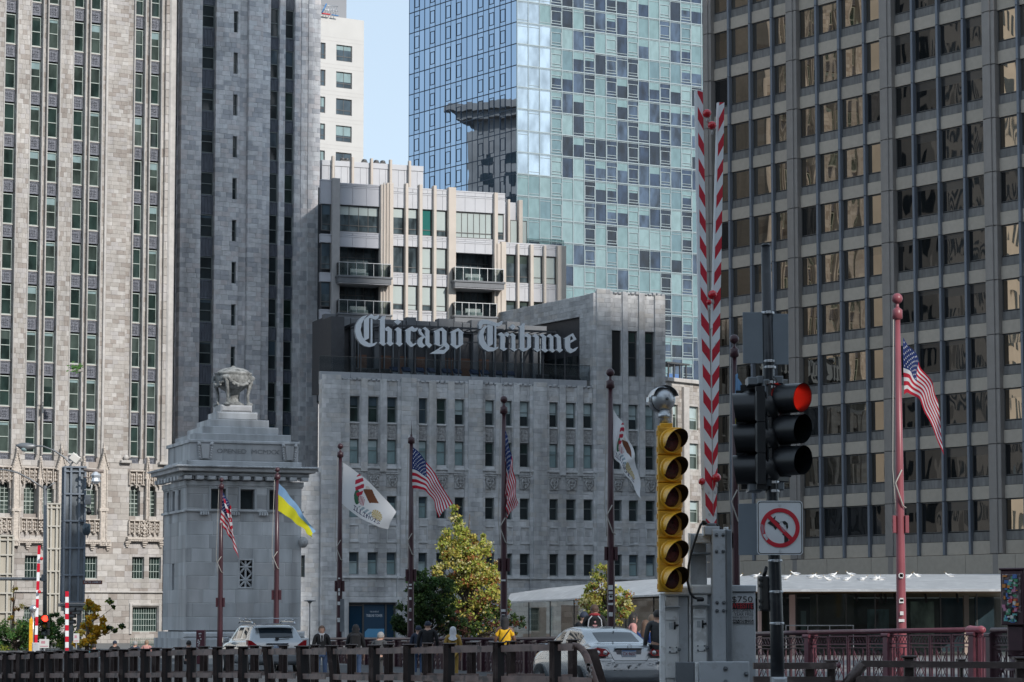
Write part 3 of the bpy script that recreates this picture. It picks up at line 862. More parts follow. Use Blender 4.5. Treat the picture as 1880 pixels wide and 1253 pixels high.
# ================================================================ newspaper annex (mid building)
mf = Fac(590, 196, 1223, 206, 'newspaper_annex', 'long grey limestone building carrying the blackletter newspaper sign', 'building')
MS = lambda px: mf.s(px, 850)
mz = lambda py, px=652: mf.z(px, py)
wc = [(642,661),(677,696),(712,730),(769,786),(803,821),(836.5,854),(891,909),(923,942),(956,973.5),(1009,1026),(1041,1059),(1073,1090),(1126,1143),(1156,1173),(1187,1204)]
wcs = [(MS(a), MS(b)) for a, b in wc]
rowz = [(mz(774), mz(727)), (mz(851), mz(806)), (mz(950), mz(910)), (mz(1055), mz(1014))]
Zp = mf.z(620, 697)
Zw = mf.z(1160, 541)
xL, xW, xR = MS(590), MS(1095), MS(1223)
ops = []
for a, b in wcs:
    ops.append((a, b, rowz[1][0], rowz[0][1])); ops += [(a, b, *rowz[2]), (a, b, *rowz[3])]
wing_w = [(MS(a), MS(b), mf.z(1130, 690), mf.z(1130, 607)) for a, b in ((1124.5,1143),(1156,1172.5),(1187,1203.5))]
door = (MS(642), MS(730), -.1, mf.z(690, 1107))
ops += wing_w + [door]
st = []
fronts = []                                             # (x0, x1, y): group piers stand proud
cut = [xL]; groups = [wcs[i:i+3] for i in range(0, 15, 3)]
prev = xL
for g in groups:
    fronts.append((prev, g[0][0], 0.0)); prev = g[0][0]
    fronts.append((g[0][0], g[2][1], .16)); prev = g[2][1]
fronts.append((prev, xR, 0.0))
for i, (a, b, y) in enumerate(fronts):
    top = Zw if a > xW - .5 else Zp
    if a < xW - .3 < b and top == Zp:
        pass
    ashlar(mf.root, a, b, -.1, top, MIDS, y=y, ch=.37, sw=(.45,.95), open_=ops, out=st, seed=200+i, depth=.8)
# narrow piers between the windows of a group
for g in groups:
    for j in range(2):
        a, b = g[j][1], g[j+1][0]; m_ = (b-a)
        ashlar(mf.root, a+m_*.12, b-m_*.12, rowz[1][0]-.6, (Zw if a > xW else Zp)+.15, MIDS, y=.02, ch=.74, sw=(1,2), out=st, seed=int(a*10), depth=.13)
# raised group piers
for (a, b, y) in fronts[2:-1:2]:
    ashlar(mf.root, a+.25, b-.25, mz(1060), (Zw if a > xW-.5 else Zp)+.30, MIDS, y=-.16, ch=.37, sw=(.5,.9), out=st, seed=int(a*11), depth=.15)
ashlar(mf.root, xL+.0, xL+1.5, 0, Zp+.35, MIDS, y=-.14, ch=.37, sw=(.5,.9), out=st, seed=991, depth=.13)
zlow_m = mf.z(570, 866)
ashlar(mf.root, xL-2.2, xL-.01, -.1, zlow_m, MIDS, y=.25, ch=.37, sw=(.45,.95), open_=[(MS(556),MS(563),mf.z(560,1060),mf.z(560,1020))], out=st, seed=333, depth=.6)
build_stones(mf.root, st, MIDS, 300, c=.02)
WinKit.place(mf.root, MS(556), MS(563), mf.z(560,1060), mf.z(560,1020), .6, (2, (.5,), .04, .05), frame_dkg, [(g_blk, None, 0)], rnd)
panesM = [[(g_green, g_blue, .35), (g_blue, None, 0), (g_green, None, 0)], [(g_blk, g_blind2, (.5,.6)), (g_blind, g_blind2, .5)],
          [(g_blk, g_blind, (.45,.6))], [(g_blk, None, 0), (g_blind, None, 0)]]
for ci, (a, b) in enumerate(wcs):
    g = ci//3
    for ri, (z0, z1) in enumerate(rowz):
        if ri == 0: ps = panesM[0] if g == 0 or ci in (3,4) else ([(g_blk, g_blind2, (.5,.6))] if ci != 14 else [(g_blind, g_blind2, .4)])
        elif ri == 1: ps = [(g_blind, g_blind2, .3), (g_blind, None, 0)] if g < 2 or g == 3 else [(g_blk, g_green, .4), (g_blue, None, 0)]
        elif ri == 2: ps = [(g_blind, g_blue, .3)] if ci in (0,2,3) else [(g_blk, None, 0), (g_blk, g_green, .3)]
        else: ps = [(g_blind, g_blue, .35), (g_blind2, g_blue, .4)] if ci < 4 or ci > 12 else [(g_blk, g_green, .25), (g_blk, None, 0)]
        # the two upper rows read as one tall slot with a panel between
        WinKit.place(mf.root, a+.02, b-.02, z0, z1, .55, (1, (.56,), .06, .07), frame_dkg, ps, rnd)
        bb = MB(); bb.bbox(a+.01, b-.01, .2, .56, z0-.14, z0-.01, .02); bb.build('sill', MIDS[2], mf.root)
    zz = rowz[1][1]
    link('spandrel', relief(b-a-.04, rowz[0][0]-zz-.16, carved_cool, 2), mf.root, (a+.02, .34, zz+.02))
# carved scroll panels above the third row
def scroll(w, h):
    k = ('scroll', round(w,1))
    if k in _relief: return _relief[k]
    b = MB(); b.box(-w*.5, w*.5, 0, .1, 0, h); b.bbox(-w*.58, w*.58, -.08, .02, h, h+.12, .02); b.bbox(-w*.58, w*.58, -.05, .02, h+.16, h+.24, .02)
    for s in (-1, 1):
        b.tube([(s*.05,-.03,h*.1),(s*w*.2,-.06,h*.3),(s*w*.32,-.08,h*.55),(s*w*.22,-.09,h*.8),(s*w*.1,-.07,h*.7),(s*w*.14,-.06,h*.55)], [.05,.07,.08,.07,.05,.03], 6)
        b.tube([(s*w*.2,-.03,h*.95),(s*w*.4,-.05,h*.85),(s*w*.42,-.05,h*.7)], .04, 5)
    b.bbox(-.05, .05, -.09, 0, h*.15, h*.95, .03); b.ball((0,-.06,h*.12), .09, 6)
    b.bbox(-w*.22, w*.22, -.12, 0, h*.40, h*.50, .03)
    _relief[k] = b.mesh('carved_scroll', carved_cool); return _relief[k]
for a, b in wcs: link('carved_scroll', scroll(b-a+.1, mz(870)-mz(893)), mf.root, ((a+b)/2, .05, mz(893)))
for (a, c_, y) in fronts:
    b = MB()
    b.bbox(a+.02, c_-.02, y-.12, y+.02, mz(860), mz(856), .02); b.build('string_course', MIDS[2], mf.root); b = MB(); b.bbox(a+.02, c_-.02, y-.15, y+.02, mz(1062), mz(1058), .02); b.build('string_course', MIDS[2], mf.root)
b = MB()
b.bbox(MS(642)-.35, MS(642)-.02, -.08, .02, -.1, door[3]+.4, .03); b.bbox(MS(730)+.02, MS(730)+.35, -.08, .02, -.1, door[3]+.4, .03); b.bbox(MS(642)-.02, MS(730)+.02, -.08, .02, door[3]+.02, door[3]+.4, .03)
b.build('door_surround', MIDS[2], mf.root)
for g in groups:
    for a, c_ in g:                                       # recessed panel frames under the third row
        b = MB()
        for q in ((a-.02, a+.05), (c_-.05, c_+.02)): b.bbox(q[0], q[1], .08, .17, mz(996), mz(962), .01)
        b.bbox(a+.05, c_-.05, .08, .17, mz(965), mz(962), .01); b.bbox(a+.05, c_-.05, .08, .17, mz(996), mz(993), .01); b.build('sunk_panel', MIDS[2], mf.root)
b = MB()                                                # wavy carved cresting along the parapet
r = random.Random(4)
for px in list(range(602, 1096, 9)):
    x = MS(px); top = Zp + .15 + r.uniform(-.05,.08)
    b.bbox(x, x+.3, .03, .5, Zp-.01, top, .05)
for px in range(1097, 1222, 8):
    x = MS(px); b.bbox(x, x+.28, .03, .5, Zw-.01, Zw+.12+r.uniform(0,.12), .05)
b.build('cresting', MIDS[4], mf.root, kind='stuff')
for a, c_, z0, z1 in wing_w: WinKit.place(mf.root, a+.02, c_-.02, z0, z1, .5, (1, (.42,.76), .08, .08), frame_brz, [(g_blk, g_green, .26)], rnd)
b = MB()
b.vprism([(xL+.3,.9),(xR-.1,.9),(xR-.1,7.5),(xL+3.4,7.5)], -.1, Zp-.3); b.vprism([(xW+.3,.9),(xR-.1,.9),(xR-.1,7.5),(xW+3.3,7.5)], Zp-.29, Zw-.3)
b.build('core', inside_m, mf.root)
b = MB(); b.box(xR-.3, xR-.01, .81, 12, -.1, Zw-.02); b.build('side_wall', MIDS[0], mf.root)
# shop front at street level
navy = glass('navy_shop_glass', (.012,.04,.075), .08, wave=.1)
navy_p = mat('navy_panel', (.01,.045,.09), .5)
lblue = mat('pale_blue_panel', (.10,.30,.50), .5)
txt_w = mat('white_lettering', (.6,.65,.7), .6)
x0, x1 = MS(642), MS(730); zd = door[3]
sf = MB(); sf.box(x0, x1, .5, .55, -.1, zd); o_sf = sf.build('shop_window', navy, mf.root)
b = MB(); p0, p1 = MS(673), MS(710)
for x in (x0, p0-.15, p1+.05, x1-.12): b.box(x, x+.12, .4, .5, -.1, zd)
b.box(x0, x1, .42, .49, zd-.12, zd); b.box(x0, p0-.15, .42, .49, 2.9, 3.0)
b.build('shop_frame', frame_brz, mf.root)
b = MB(); b.box(p0, p1, .43, .48, .2, zd-.2); pn = b.build('sign_panel', navy_p, mf.root)
b = MB(); b.prism([(p0+.05,.5),(p0+.25,.3),(p1-.02,.3),(p1-.02,1.15),(p0+.3,1.15),(p0+.05,.9)], .40, .425); b.build('blue_panel', lblue, pn)
pw = p1-p0
text('lettering', 'THE SHOPS AT', .17, txt_w, pn, ((p0+p1)/2, .42, 2.45), width=pw*.45)
text('lettering', 'TRIBUNE TOWER', .30, txt_w, pn, ((p0+p1)/2, .42, 2.15), width=pw*.80)

# side wall of the upper wing, running back to the left
P = mf.a + mf.d*xW
Yb = 217.0; Xb = (915-940)/F*Yb
d2 = Vector((P.x-Xb, P.y-Yb)); L2 = d2.length
side = thing('upper_wing_wall', 'plain stone side wall slanting back above the roof terrace', 'wall', (Xb, Yb, 0), math.atan2(d2.y, d2.x))
zbeam = 26.3; xop = L2*(1077-915)/(1095-915)*.93
st = ashlar(side.root if hasattr(side,'root') else side, 0, L2-.02, 0, Zw, MIDS, ch=.37, sw=(.5,1.0), open_=[(-1, xop, 19, zbeam)], seed=31, depth=.5)
build_stones(side, [s for s in st if s[4] > 19.5], MIDS, 150)
dkclad = mat('dark_grey_cladding', (.055,.058,.066), .5, metal=.2, var=.1)
dkclad2 = mat('grey_cladding_panel', (.14,.15,.165), .5, metal=.2, var=.08)
b = MB(); b.box(0, xop-.02, .25, .5, 19.6, zbeam-.01); b.build('dark_panel', dkclad, side)
b = MB(); b.box(xop*.55, xop-.6, .18, .25, 20, 23.2); b.build('terrace_door', g_blk, side)
b = MB(); b.box(0, L2, .52, 3, 19.6, Zw-.3); b.build('core', inside_m, side)

# roof terrace room behind the sign
off = 6.5
nv = Vector((-mf.d.y, mf.d.x))
tr0 = mf.a + nv*off
tr = thing('roof_terrace_room', 'dark glazed roof terrace room behind the blackletter sign', 'building', (tr0.x, tr0.y, 19.9), mf.ang)
def TS(px, py=620): return mf.sz(px, py, off)
Lt = TS(1000)[0]; H = TS(700, 588)[1] - 19.9
xa = TS(592)[0]
b = MB(); b.box(xa, Lt, .1, 3, 0, H-.02); b.build('inner_room', dkclad, tr)
brn = mat('copper_brown_wall', (.16,.075,.045), .5, var=.3, vscale=1.2)
b = MB()
for px in (655,700,735,765,815,845,880,925): 
    s0 = TS(px)[0]; b.box(s0, s0+.85, .04, .09, 1.6, 3.1)
b.build('brown_wall_panel', brn, tr)
b = MB()
pxs = [628,641,656,689,704,720,742,760,781,797,833,843,875,889,905,925,940,957,975,990]
for px in pxs: s0 = TS(px)[0]; b.box(s0, s0+.09, -.15, .04, 0, H-.8)
b.build('mullion', mat('pale_mullion', (.22,.25,.28), .4, metal=.4), tr)
b = MB()
for px in (600,641,684,747,805,865,930,975): s0 = TS(px)[0]; b.bbox(s0, s0+.42, -.5, .04, 0, H, .04)
b.build('column', dkclad2, tr)
b = MB()
segs = [592,612,640,668,700,735,742,760,785,800,828,845,860,883,905,925,950,1000]
for i in range(len(segs)-1):
    s0, s1 = TS(segs[i])[0], TS(segs[i+1])[0]
    b.bbox(s0+.02, s1-.02, -.55-(.12 if i % 3 == 0 else 0), .3, H-.75+(.0 if i % 3 else .05), H+(.25 if i % 3 == 0 else 0), .03)
b.build('fascia_panel', dkclad2, tr)
b = MB()                                                # dark canopy frames reaching out over the terrace
for (pa, pb) in ((620,690),(700,790),(795,890),(895,985)):
    s0, s1 = TS(pa)[0], TS(pb)[0]
    b.box(s0, s1, -4.5, -4.35, H-1.0, H-.85); b.box(s0, s0+.12, -4.35, -.6, H-1.0, H-.85); b.box(s1-.12, s1, -4.35, -.6, H-1.0, H-.85)
    b.box(s0, s0+.1, -4.5, -4.4, 0, H-1.0); b.box(s1-.1, s1, -4.5, -4.4, 0, H-1.0)
    for k in range(6): q = s0+(s1-s0)*(k+.5)/6; b.box(q, q+.05, -4.35, -.6, H-.97, H-.9)
b.build('canopy_frame', dkclad, tr)
lf = MB(); s0 = TS(592)[0]; s1 = TS(616)[0]; lf.box(s0-.3, s1-.3, -3.5, .05, 0, H-.3); lf.build('end_wall', dkclad, tr)
# parapet fascia and glass balustrade of the terrace
bal = thing('terrace_balustrade', 'glass balustrade on grey metal coping along the terrace edge', 'balustrade', (mf.a.x, mf.a.y, 0), mf.ang)
cop_z0, cop_z1 = mf.z(620, 694, .6), mf.z(620, 683, .6)
xe = MS(1083)
b = MB(); n = 9
for i in range(n): b.bbox(xL+(xe-xL)*i/n+.01, xL+(xe-xL)*(i+1)/n-.01, .55, .95, Zp-.3, cop_z1, .02)
b.build('coping', coping_m, bal)
cg = clear_glass('clear_balustrade', (.78,.82,.84), 0)
gz = mf.z(620, 655, .8)
pmz = MB(); wv = (xe-xL+.4)/22
pmz.box(.01, wv-.01, 0, .02, 0, gz-cop_z1); pmz = pmz.mesh('glass_panel', cg)
for i in range(22): link('glass_panel', pmz, bal, (xL+wv*i, .75, cop_z1))
b = MB(); b.box(xL, xL+wv*22, .73, .79, gz, gz+.04); b.build('hand_rail', frame_brz, bal)

# loungers on the terrace
navy_c = mat('navy_cushion', (.02,.035,.08), .8); pale_c = mat('pale_cushion', (.45,.48,.52), .8); chair_dk = mat('dark_wicker', (.03,.032,.036), .8, bump=.5, bscale=60)
def lounger():
    o = thing('sun_lounger', '', 'lounger', group='sun loungers on the roof terrace')
    b = MB(); b.box(0, .7, 0, .08, .5, .62); b.box(0,.7,-1.7,0,.28,.34); [b.box(x, x+.05, y, y+.05, 0, .3) for x in (.02,.63) for y in (-1.6,-.1)]; b.build('frame', frame_brz, o)
    b = MB(); b.bbox(.03,.67,-1.6,-.1,.34,.46,.03); b.build('seat', pale_c, o)
    b = MB(); b.add([(.03,-.1,.42),(.67,-.1,.42),(.67,.35,1.25),(.03,.35,1.25),(.03,.0,.40),(.67,.0,.40),(.67,.45,1.22),(.03,.45,1.22)], [(0,1,2,3),(7,6,5,4),(0,3,7,4),(1,5,6,2),(3,2,6,7),(0,4,5,1)]); b.build('backrest', pale_c, o)
    b = MB(); b.add([(.02,-.02,.98),(.68,-.02,.98),(.68,.22,1.30),(.02,.22,1.30),(.02,.2,.9),(.68,.2,.9),(.68,.47,1.25),(.02,.47,1.25)], [(0,1,2,3),(7,6,5,4),(0,3,7,4),(1,5,6,2),(3,2,6,7),(0,4,5,1)]); b.build('pillow', navy_c, o)
    return o
lp = [722,743,768,790,816,838,868,887,914,934]
desc = ['leftmost, beside the dark wicker chairs', 'second from the dark wicker chairs', 'third from the left end of the row', 'fourth from the left end of the row', 'left one of the pair under the letter g',
        'right one of the pair under the letter g', 'left one of the pair under the letter T', 'right one of the pair under the letter T', 'left one under the letter i of the second word', 'last one at the right end of the row']
proto = lounger()
for i, px in enumerate(lp):
    s0 = mf.sz(px, 680, 2.4)[0]; p = mf.a + mf.d*s0 + nv*2.6
    lab = 'pale terrace lounger with navy pillow, ' + desc[i]
    z_ = mf.z(700, 675, 2.4) - 1.15
    if i == 0: proto.location = (p.x, p.y, z_); proto.rotation_euler[2] = mf.ang + .35; proto['label'] = lab
    else: copy_tree(proto, (p.x, p.y, z_), mf.ang + random.uniform(.2,.5), lab)
for i, (px, w) in enumerate(((665,1.0),(690,1.3),(706,1.1),(1000,1.1),(1050,1.2))):
    s0 = mf.sz(px, 680, 2.4)[0]; p = mf.a + mf.d*s0 + nv*2.4
    o = thing('terrace_chair', 'dark wicker terrace seat, ' + ['farthest left below the letter C','under the left edge of the first h','just left of the loungers','right of the loungers under the letter u','at the far right beside the dark panel'][i], 'chair', (p.x, p.y, mf.z(700,675,2.4)-1.15), mf.ang, group='dark wicker terrace seats')
    b = MB(); b.bbox(-w/2, w/2, -.4, .4, .15, .5, .06); b.build('seat', chair_dk, o)
    b = MB(); b.bbox(-w/2, w/2, .3, .5, .5, 1.1, .06); b.bbox(-w/2, -w/2+.14, -.4, .29, .51, .8, .03); b.bbox(w/2-.14, w/2, -.4, .29, .51, .8, .03); b.build('backrest', chair_dk, o)

# ---------------------------------------------------------------- blackletter sign
LA = {'C': [[(295,75),(225,95),(160,150),(115,235),(103,330),(125,430),(180,515),(250,562),(330,577),(400,560),(450,508),(440,500),(390,520),(320,515),(265,480),(215,410),(190,310),(205,215),(245,135)],
            [(240,150),(320,120),(320,440),(255,475),(245,460)],
            [(235,150),(360,60),(400,95),(445,85),(470,70),(480,85),(460,130),(420,152),(370,130),(330,120),(320,150)],
            [(345,130),(375,140),(375,525),(345,530)]],
      'h': [[(455,140),(500,135),(530,95),(590,85),(570,130),(570,510),(590,525),(545,560),(475,510),(495,500),(495,160)],
            [(570,290),(620,250),(680,300),(680,500),(710,520),(655,565),(590,515),(610,500),(610,330),(580,320)]],
      'i': [[(725,305),(775,265),(830,300),(830,510),(855,525),(800,570),(735,520),(755,505),(755,330)], [(770,140),(825,180),(775,230),(715,185)]],
      'c': [[(880,320),(1000,250),(1040,285),(1075,270),(1090,285),(1060,330),(1020,340),(975,320),(970,480),(1010,530),(1060,510),(1065,525),(1000,575),(960,570),(900,500),(900,330)]],
      'a': [[(1165,285),(1205,262),(1270,320),(1270,510),(1312,545),(1265,592),(1205,535),(1205,320)],
            [(1090,320),(1105,285),(1145,300),(1140,330),(1205,420),(1205,445),(1160,410),(1110,370)],
            [(1205,425),(1165,450),(1155,500),(1180,540),(1215,545),(1160,588),(1105,572),(1078,530),(1082,470),(1115,430),(1150,410)]],
      'g': [[(1350,335),(1430,295),(1430,530),(1385,545),(1355,525)], [(1330,332),(1470,270),(1537,328),(1468,330),(1430,318),(1350,345)],
            [(1468,300),(1537,325),(1537,515),(1468,545)],
            [(1335,530),(1385,510),(1440,545),(1500,520),(1540,505),(1582,560),(1575,612),(1530,592),(1480,550),(1430,565)],
            [(1480,550),(1400,610),(1280,682),(1495,685),(1575,610),(1530,590),(1490,625),(1420,618),(1500,562)]],
      'o': [[(1610,340),(1685,310),(1685,545),(1610,548)], [(1590,345),(1725,280),(1810,355),(1790,368),(1725,330),(1610,358)],
            [(1725,300),(1795,355),(1795,520),(1725,562)], [(1592,535),(1650,515),(1700,555),(1790,512),(1802,530),(1690,607)]]}
LBx = {'T': [[(270,190),(200,210),(140,280),(115,380),(130,480),(185,560),(270,605),(350,600),(420,555),(430,530),(370,545),(300,535),(250,500),(210,430),(195,340),(215,260)],
            [(130,250),(115,190),(130,130),(180,102),(250,105),(400,155),(440,150),(490,120),(500,140),(470,190),(430,212),(370,205),(260,175),(190,175),(165,200),(165,240)],
            [(255,180),(340,200),(340,490),(280,525),(255,500)], [(365,200),(395,205),(395,540),(365,545)]],
      'r': [[(420,335),(475,300),(530,345),(530,545),(570,560),(515,598),(445,555),(460,545),(460,370)], [(525,350),(560,300),(600,330),(575,378),(540,362)]],
      'i': [[(600,345),(650,310),(695,350),(695,560),(725,570),(680,605),(610,560),(635,550),(635,370)], [(655,175),(700,215),(655,265),(600,225)]],
      'b': [[(730,205),(790,195),(810,160),(850,155),(838,200),(838,560),(810,605),(745,560),(765,545),(765,225)],
            [(840,340),(880,315),(940,355),(940,540),(870,590),(810,608),(825,560),(880,540),(880,380),(840,370)]],
      'u': [[(960,365),(1015,325),(1065,370),(1065,560),(1095,580),(1040,612),(975,565),(1000,550),(1000,385)],
            [(1080,350),(1125,325),(1175,370),(1175,560),(1215,585),(1165,620),(1100,580),(1115,560),(1115,380)]],
      'n': [[(1190,370),(1240,330),(1290,375),(1290,560),(1320,590),(1280,622),(1215,580),(1235,565),(1235,390)],
            [(1300,360),(1350,330),(1405,380),(1415,560),(1445,580),(1390,622),(1325,575),(1350,560),(1345,390)]],
      'e': [[(1470,402),(1555,355),(1555,545),(1600,570),(1680,530),(1640,592),(1560,633),(1500,600),(1475,550)],
            [(1455,405),(1600,318),(1652,415),(1615,428),(1578,362),(1500,405)], [(1550,475),(1652,415),(1625,395),(1550,442)]]}
def tri_prism(b, pts, y0, y1, m=0):
    from mathutils.geometry import tessellate_polygon
    a = sum(pts[i][0]*pts[(i+1)%len(pts)][1]-pts[(i+1)%len(pts)][0]*pts[i][1] for i in range(len(pts)))
    if a < 0: pts = pts[::-1]
    n = len(pts)
    tris = tessellate_polygon([[Vector((p[0], p[1], 0)) for p in pts]])
    fs = []
    for t in tris:
        p = [pts[i] for i in t]
        ar = (p[1][0]-p[0][0])*(p[2][1]-p[0][1])-(p[2][0]-p[0][0])*(p[1][1]-p[0][1])
        t = tuple(t) if ar > 0 else tuple(t)[::-1]
        fs.append(t); fs.append(tuple(i+n for i in t[::-1]))
    fs += [((i+1)%n, i, i+n, (i+1)%n+n) for i in range(n)]
    b.add([(p[0],y0,p[1]) for p in pts] + [(p[0],y1,p[1]) for p in pts], fs, m)
sg_off = .35
s_a = mf.a + nv*sg_off
sign = thing('blackletter_sign', 'pale blackletter rooftop sign reading Chicago Tribune', 'sign', (s_a.x, s_a.y, 20.0), mf.ang)
letter_m = mat('pale_sign_face', (.70,.74,.78), .45, var=.03)
side_m = mat('sign_return', (.33,.36,.40), .5)
for table, ox, oy in ((LA,640,570),(LBx,865,575)):
    for ch, polys in table.items():
        b = MB()
        for k, po in enumerate(polys):
            pts = []
            for x, y in po:
                s_, z_ = mf.sz(ox + x/8.545, oy + y/8.545, sg_off); pts.append((s_, z_-20.0))
            n0 = len(b.f)
            tri_prism(b, pts, -.004*k, .34, 0)
            c0 = Vector((sum(p[0] for p in pts)/len(pts), sum(p[1] for p in pts)/len(pts)))
            for fi in range(n0, len(b.f)):
                if len(b.f[fi]) == 4: b.m[fi] = 1
        b.build('letter', [letter_m, side_m], sign)
b = MB()
for px in (665,700,735,765,785,812,845,890,912,930,950,965,1000,1040):
    s_, z1_ = mf.sz(px, 632, sg_off)
    b.box(s_-.05, s_+.05, .35, .45, cop_z1-20.0, z1_-20.0)
s0, s1 = mf.sz(655, 600, sg_off)[0], mf.sz(1052, 600, sg_off)[0]
for py in (612, 628): z_ = mf.z(850, py, sg_off)-20; b.box(s0, s1, .36, .42, z_, z_+.07)
b.build('support_frame', dkclad, sign)

# ================================================================ stepped apartment block behind
ax = Fac(590, 212, 1040, 219.5, 'stepped_apartment_block', 'pale stepped apartment block with thin cream fins and balconies', 'building')
AX = lambda px, off=0: ax.sz(px, 450, off)[0]
az = lambda py, px=760, off=0: ax.z(px, py, off)
cream = mat('cream_fin', (.56,.50,.44), .7, var=.05, vscale=1)
lgrey = mat('pale_grey_cladding', (.49,.50,.53), .55, var=.05, vscale=1)
lgrey2 = mat('grey_violet_cladding', (.42,.43,.47), .55, var=.05, vscale=1)
g_teal = glass('teal_glass', (.03,.15,.135), .05, wave=.2)
g_room = glass('dim_room_glass', (.06,.08,.09), .05, wave=.3, var=.6, vs=1.5)
g_shade = glass('white_shade_glass', (.44,.50,.49), .06, wave=.1, var=.05)
Z = {k: az(k) for k in (345,355,382,384,432,454,502,525,570,590,620)}
def bay(x0, x1, z0, z1, name='wall', y=0.0, m=None, joints=3):
    b = MB(); w = (x1-x0)/max(1,joints)
    for i in range(max(1,joints)):
        b.bbox(x0+w*i+.008, x0+w*(i+1)-.008, y, y+.4, z0, z1-.02, .012)
    b.bbox(x0, x1, y-.03, y+.4, z1-.12, z1-.001, .01)
    return b.build(name, m or lgrey, ax.root)
def fin(px0, px1, ptop, z0, y=-.35, m=None, off=0):
    b = MB(); b.bbox(AX(px0), AX(px1), y, .3, z0, az(ptop, px0), .03); return b.build('fin', m or cream, ax.root)
Zb = 20.0
secs = [(720,742),(748.5,767),(774,793),(800,820)]
secsR = [(927.5,947.5),(952,971),(978,996),(1001,1021)]
rowsA = [(Z[432],Z[384]),(Z[502],Z[454]),(Z[570],Z[525])]
# centre section
allb = [(Zb,Z[570]-.25),(Z[570]-.22,Z[570]-.02),(Z[525]+.02,Z[502]-.3),(Z[502]-.28,Z[502]-.02),(Z[454]+.02,Z[432]-.3),(Z[432]-.28,Z[432]-.02),(Z[384]+.02,Z[384]+1.35),(Z[384]+1.38,Z[345])]
for (z0, z1) in allb: bay(AX(716), AX(826), z0, z1, joints=8)
for ci, (a, b_) in enumerate(secs):
    for ri, (z0, z1) in enumerate(rowsA):
        ps = [(g_room, g_shade, (.4,.35))] if ci < 2 and ri == 0 else [(g_teal, None, 0)] if (ci, ri) == (2, 0) else [(g_room, None, 0)] if ci < 2 and ri == 1 else [(g_shade, None, 0), (g_room, g_shade, .75)]
        WinKit.place(ax.root, AX(a), AX(b_), z0, z1, .2, (1, (.22,), .06, .06), frame_brz, ps, rnd)
for a, b_, t in ((742.5,747.5,338),(767.8,773.5,340),(794,799.3,342),(697,708,340),(709,720,337),(821.5,835,345),(905.5,912,355)): fin(a, b_, t, Zb)
b = MB()
for k in range(3): b.bbox(AX(701+k*5.5), AX(703+k*5.5), -.48, -.36, Zb, az(337,700), .03)
b.build('pilaster_rib', cream, ax.root)
# middle-right section (row of six panes) and balconies
for (z0, z1) in ((Z[432]-1.3,Z[432]-.35),(Z[432]-.33,Z[432]-.02),(Z[384]+.02,Z[384]+1.35),(Z[384]+1.38,az(352,870))): bay(AX(835), AX(927.5), z0, z1, joints=5)
WinKit.place(ax.root, AX(836), AX(905), Z[432], Z[384], .2, (6, (.2,), .07, .07), frame_brz, [(g_shade, None, 0)], rnd)
WinKit.place(ax.root, AX(912.5), AX(926), Z[432], Z[384], .2, (1, (.2,), .07, .07), frame_brz, [(g_room, g_shade, .7)], rnd)
for (z0, z1) in ((Z[502]-.3, Z[454]),(Z[570]-.2, Z[525])):
    WinKit.place(ax.root, AX(835,1.5), AX(905,1.5), z0, z1, 1.5, (5, (.62,), .06, .07), frame_brz, [(g_room, None, 0)], rnd)
    WinKit.place(ax.root, AX(623,1.5), AX(697,1.5), z0, z1, 1.5, (5, (.62,), .06, .07), frame_brz, [(g_room, None, 0)], rnd)
WinKit.place(ax.root, AX(623), AX(696), Z[432], Z[384], .3, (4, (.25,), .07, .07), frame_brz, [(g_room, g_shade, .35)], rnd)
for (z0, z1) in ((Z[432]-1.3,Z[432]-.35),(Z[432]-.33,Z[432]-.02),(Z[384]+.02,Z[384]+1.6),(Z[384]+1.63,az(338,660))): bay(AX(622), AX(697), z0, z1, joints=3, m=lgrey2)
for (z0, z1) in ((Zb,Z[570]-.25),(Z[525],Z[502]-.3),(Z[454],Z[432]-.3),(Z[384],az(330,600))): bay(AX(588), AX(608), z0, z1, joints=1, m=lgrey2)
fin(608, 622, 328, Zb, m=mat('grey_pilaster', (.36,.35,.35), .7, var=.05))
for (z0, z1) in ((Z[432],Z[384]+.5),(Z[502],Z[454]),(Z[570],Z[525])): WinKit.place(ax.root, AX(590), AX(607.5), z0, z1, .2, (1, (.2,), .06, .06), frame_brz, [(g_room, g_blue, .5), (g_blind, None, 0)], rnd)
# right section
for (z0, z1) in ((Zb,Z[570]-.25),(Z[570]-.22,Z[570]-.02),(Z[525]-.9,Z[502]-.7),(Z[502]-.68,Z[502]-.4),(Z[454]-.2,Z[454]+.5),(Z[454]+.52,az(448,980))): bay(AX(921), AX(1034), z0, z1, joints=8)
for ci, (a, b_) in enumerate(secsR):
    for ri, (z0, z1) in enumerate(((Z[502]-.38,Z[454]-.22),(Z[570],Z[525]-.92))):
        WinKit.place(ax.root, AX(a), AX(b_), z0, z1, .2, (1, (.22,) if ri == 0 else (), .06, .06), frame_brz, [(g_shade, None, 0)] if ci > 1 and ri == 0 else [(g_room, g_green2, .3)], rnd)
for a, b_, t in ((908,917,448),(918,927,445),(947.8,951.5,449),(971.5,977.5,450),(996.5,1000.6,452),(1021.5,1037,452)): fin(a, b_, t, Zb)
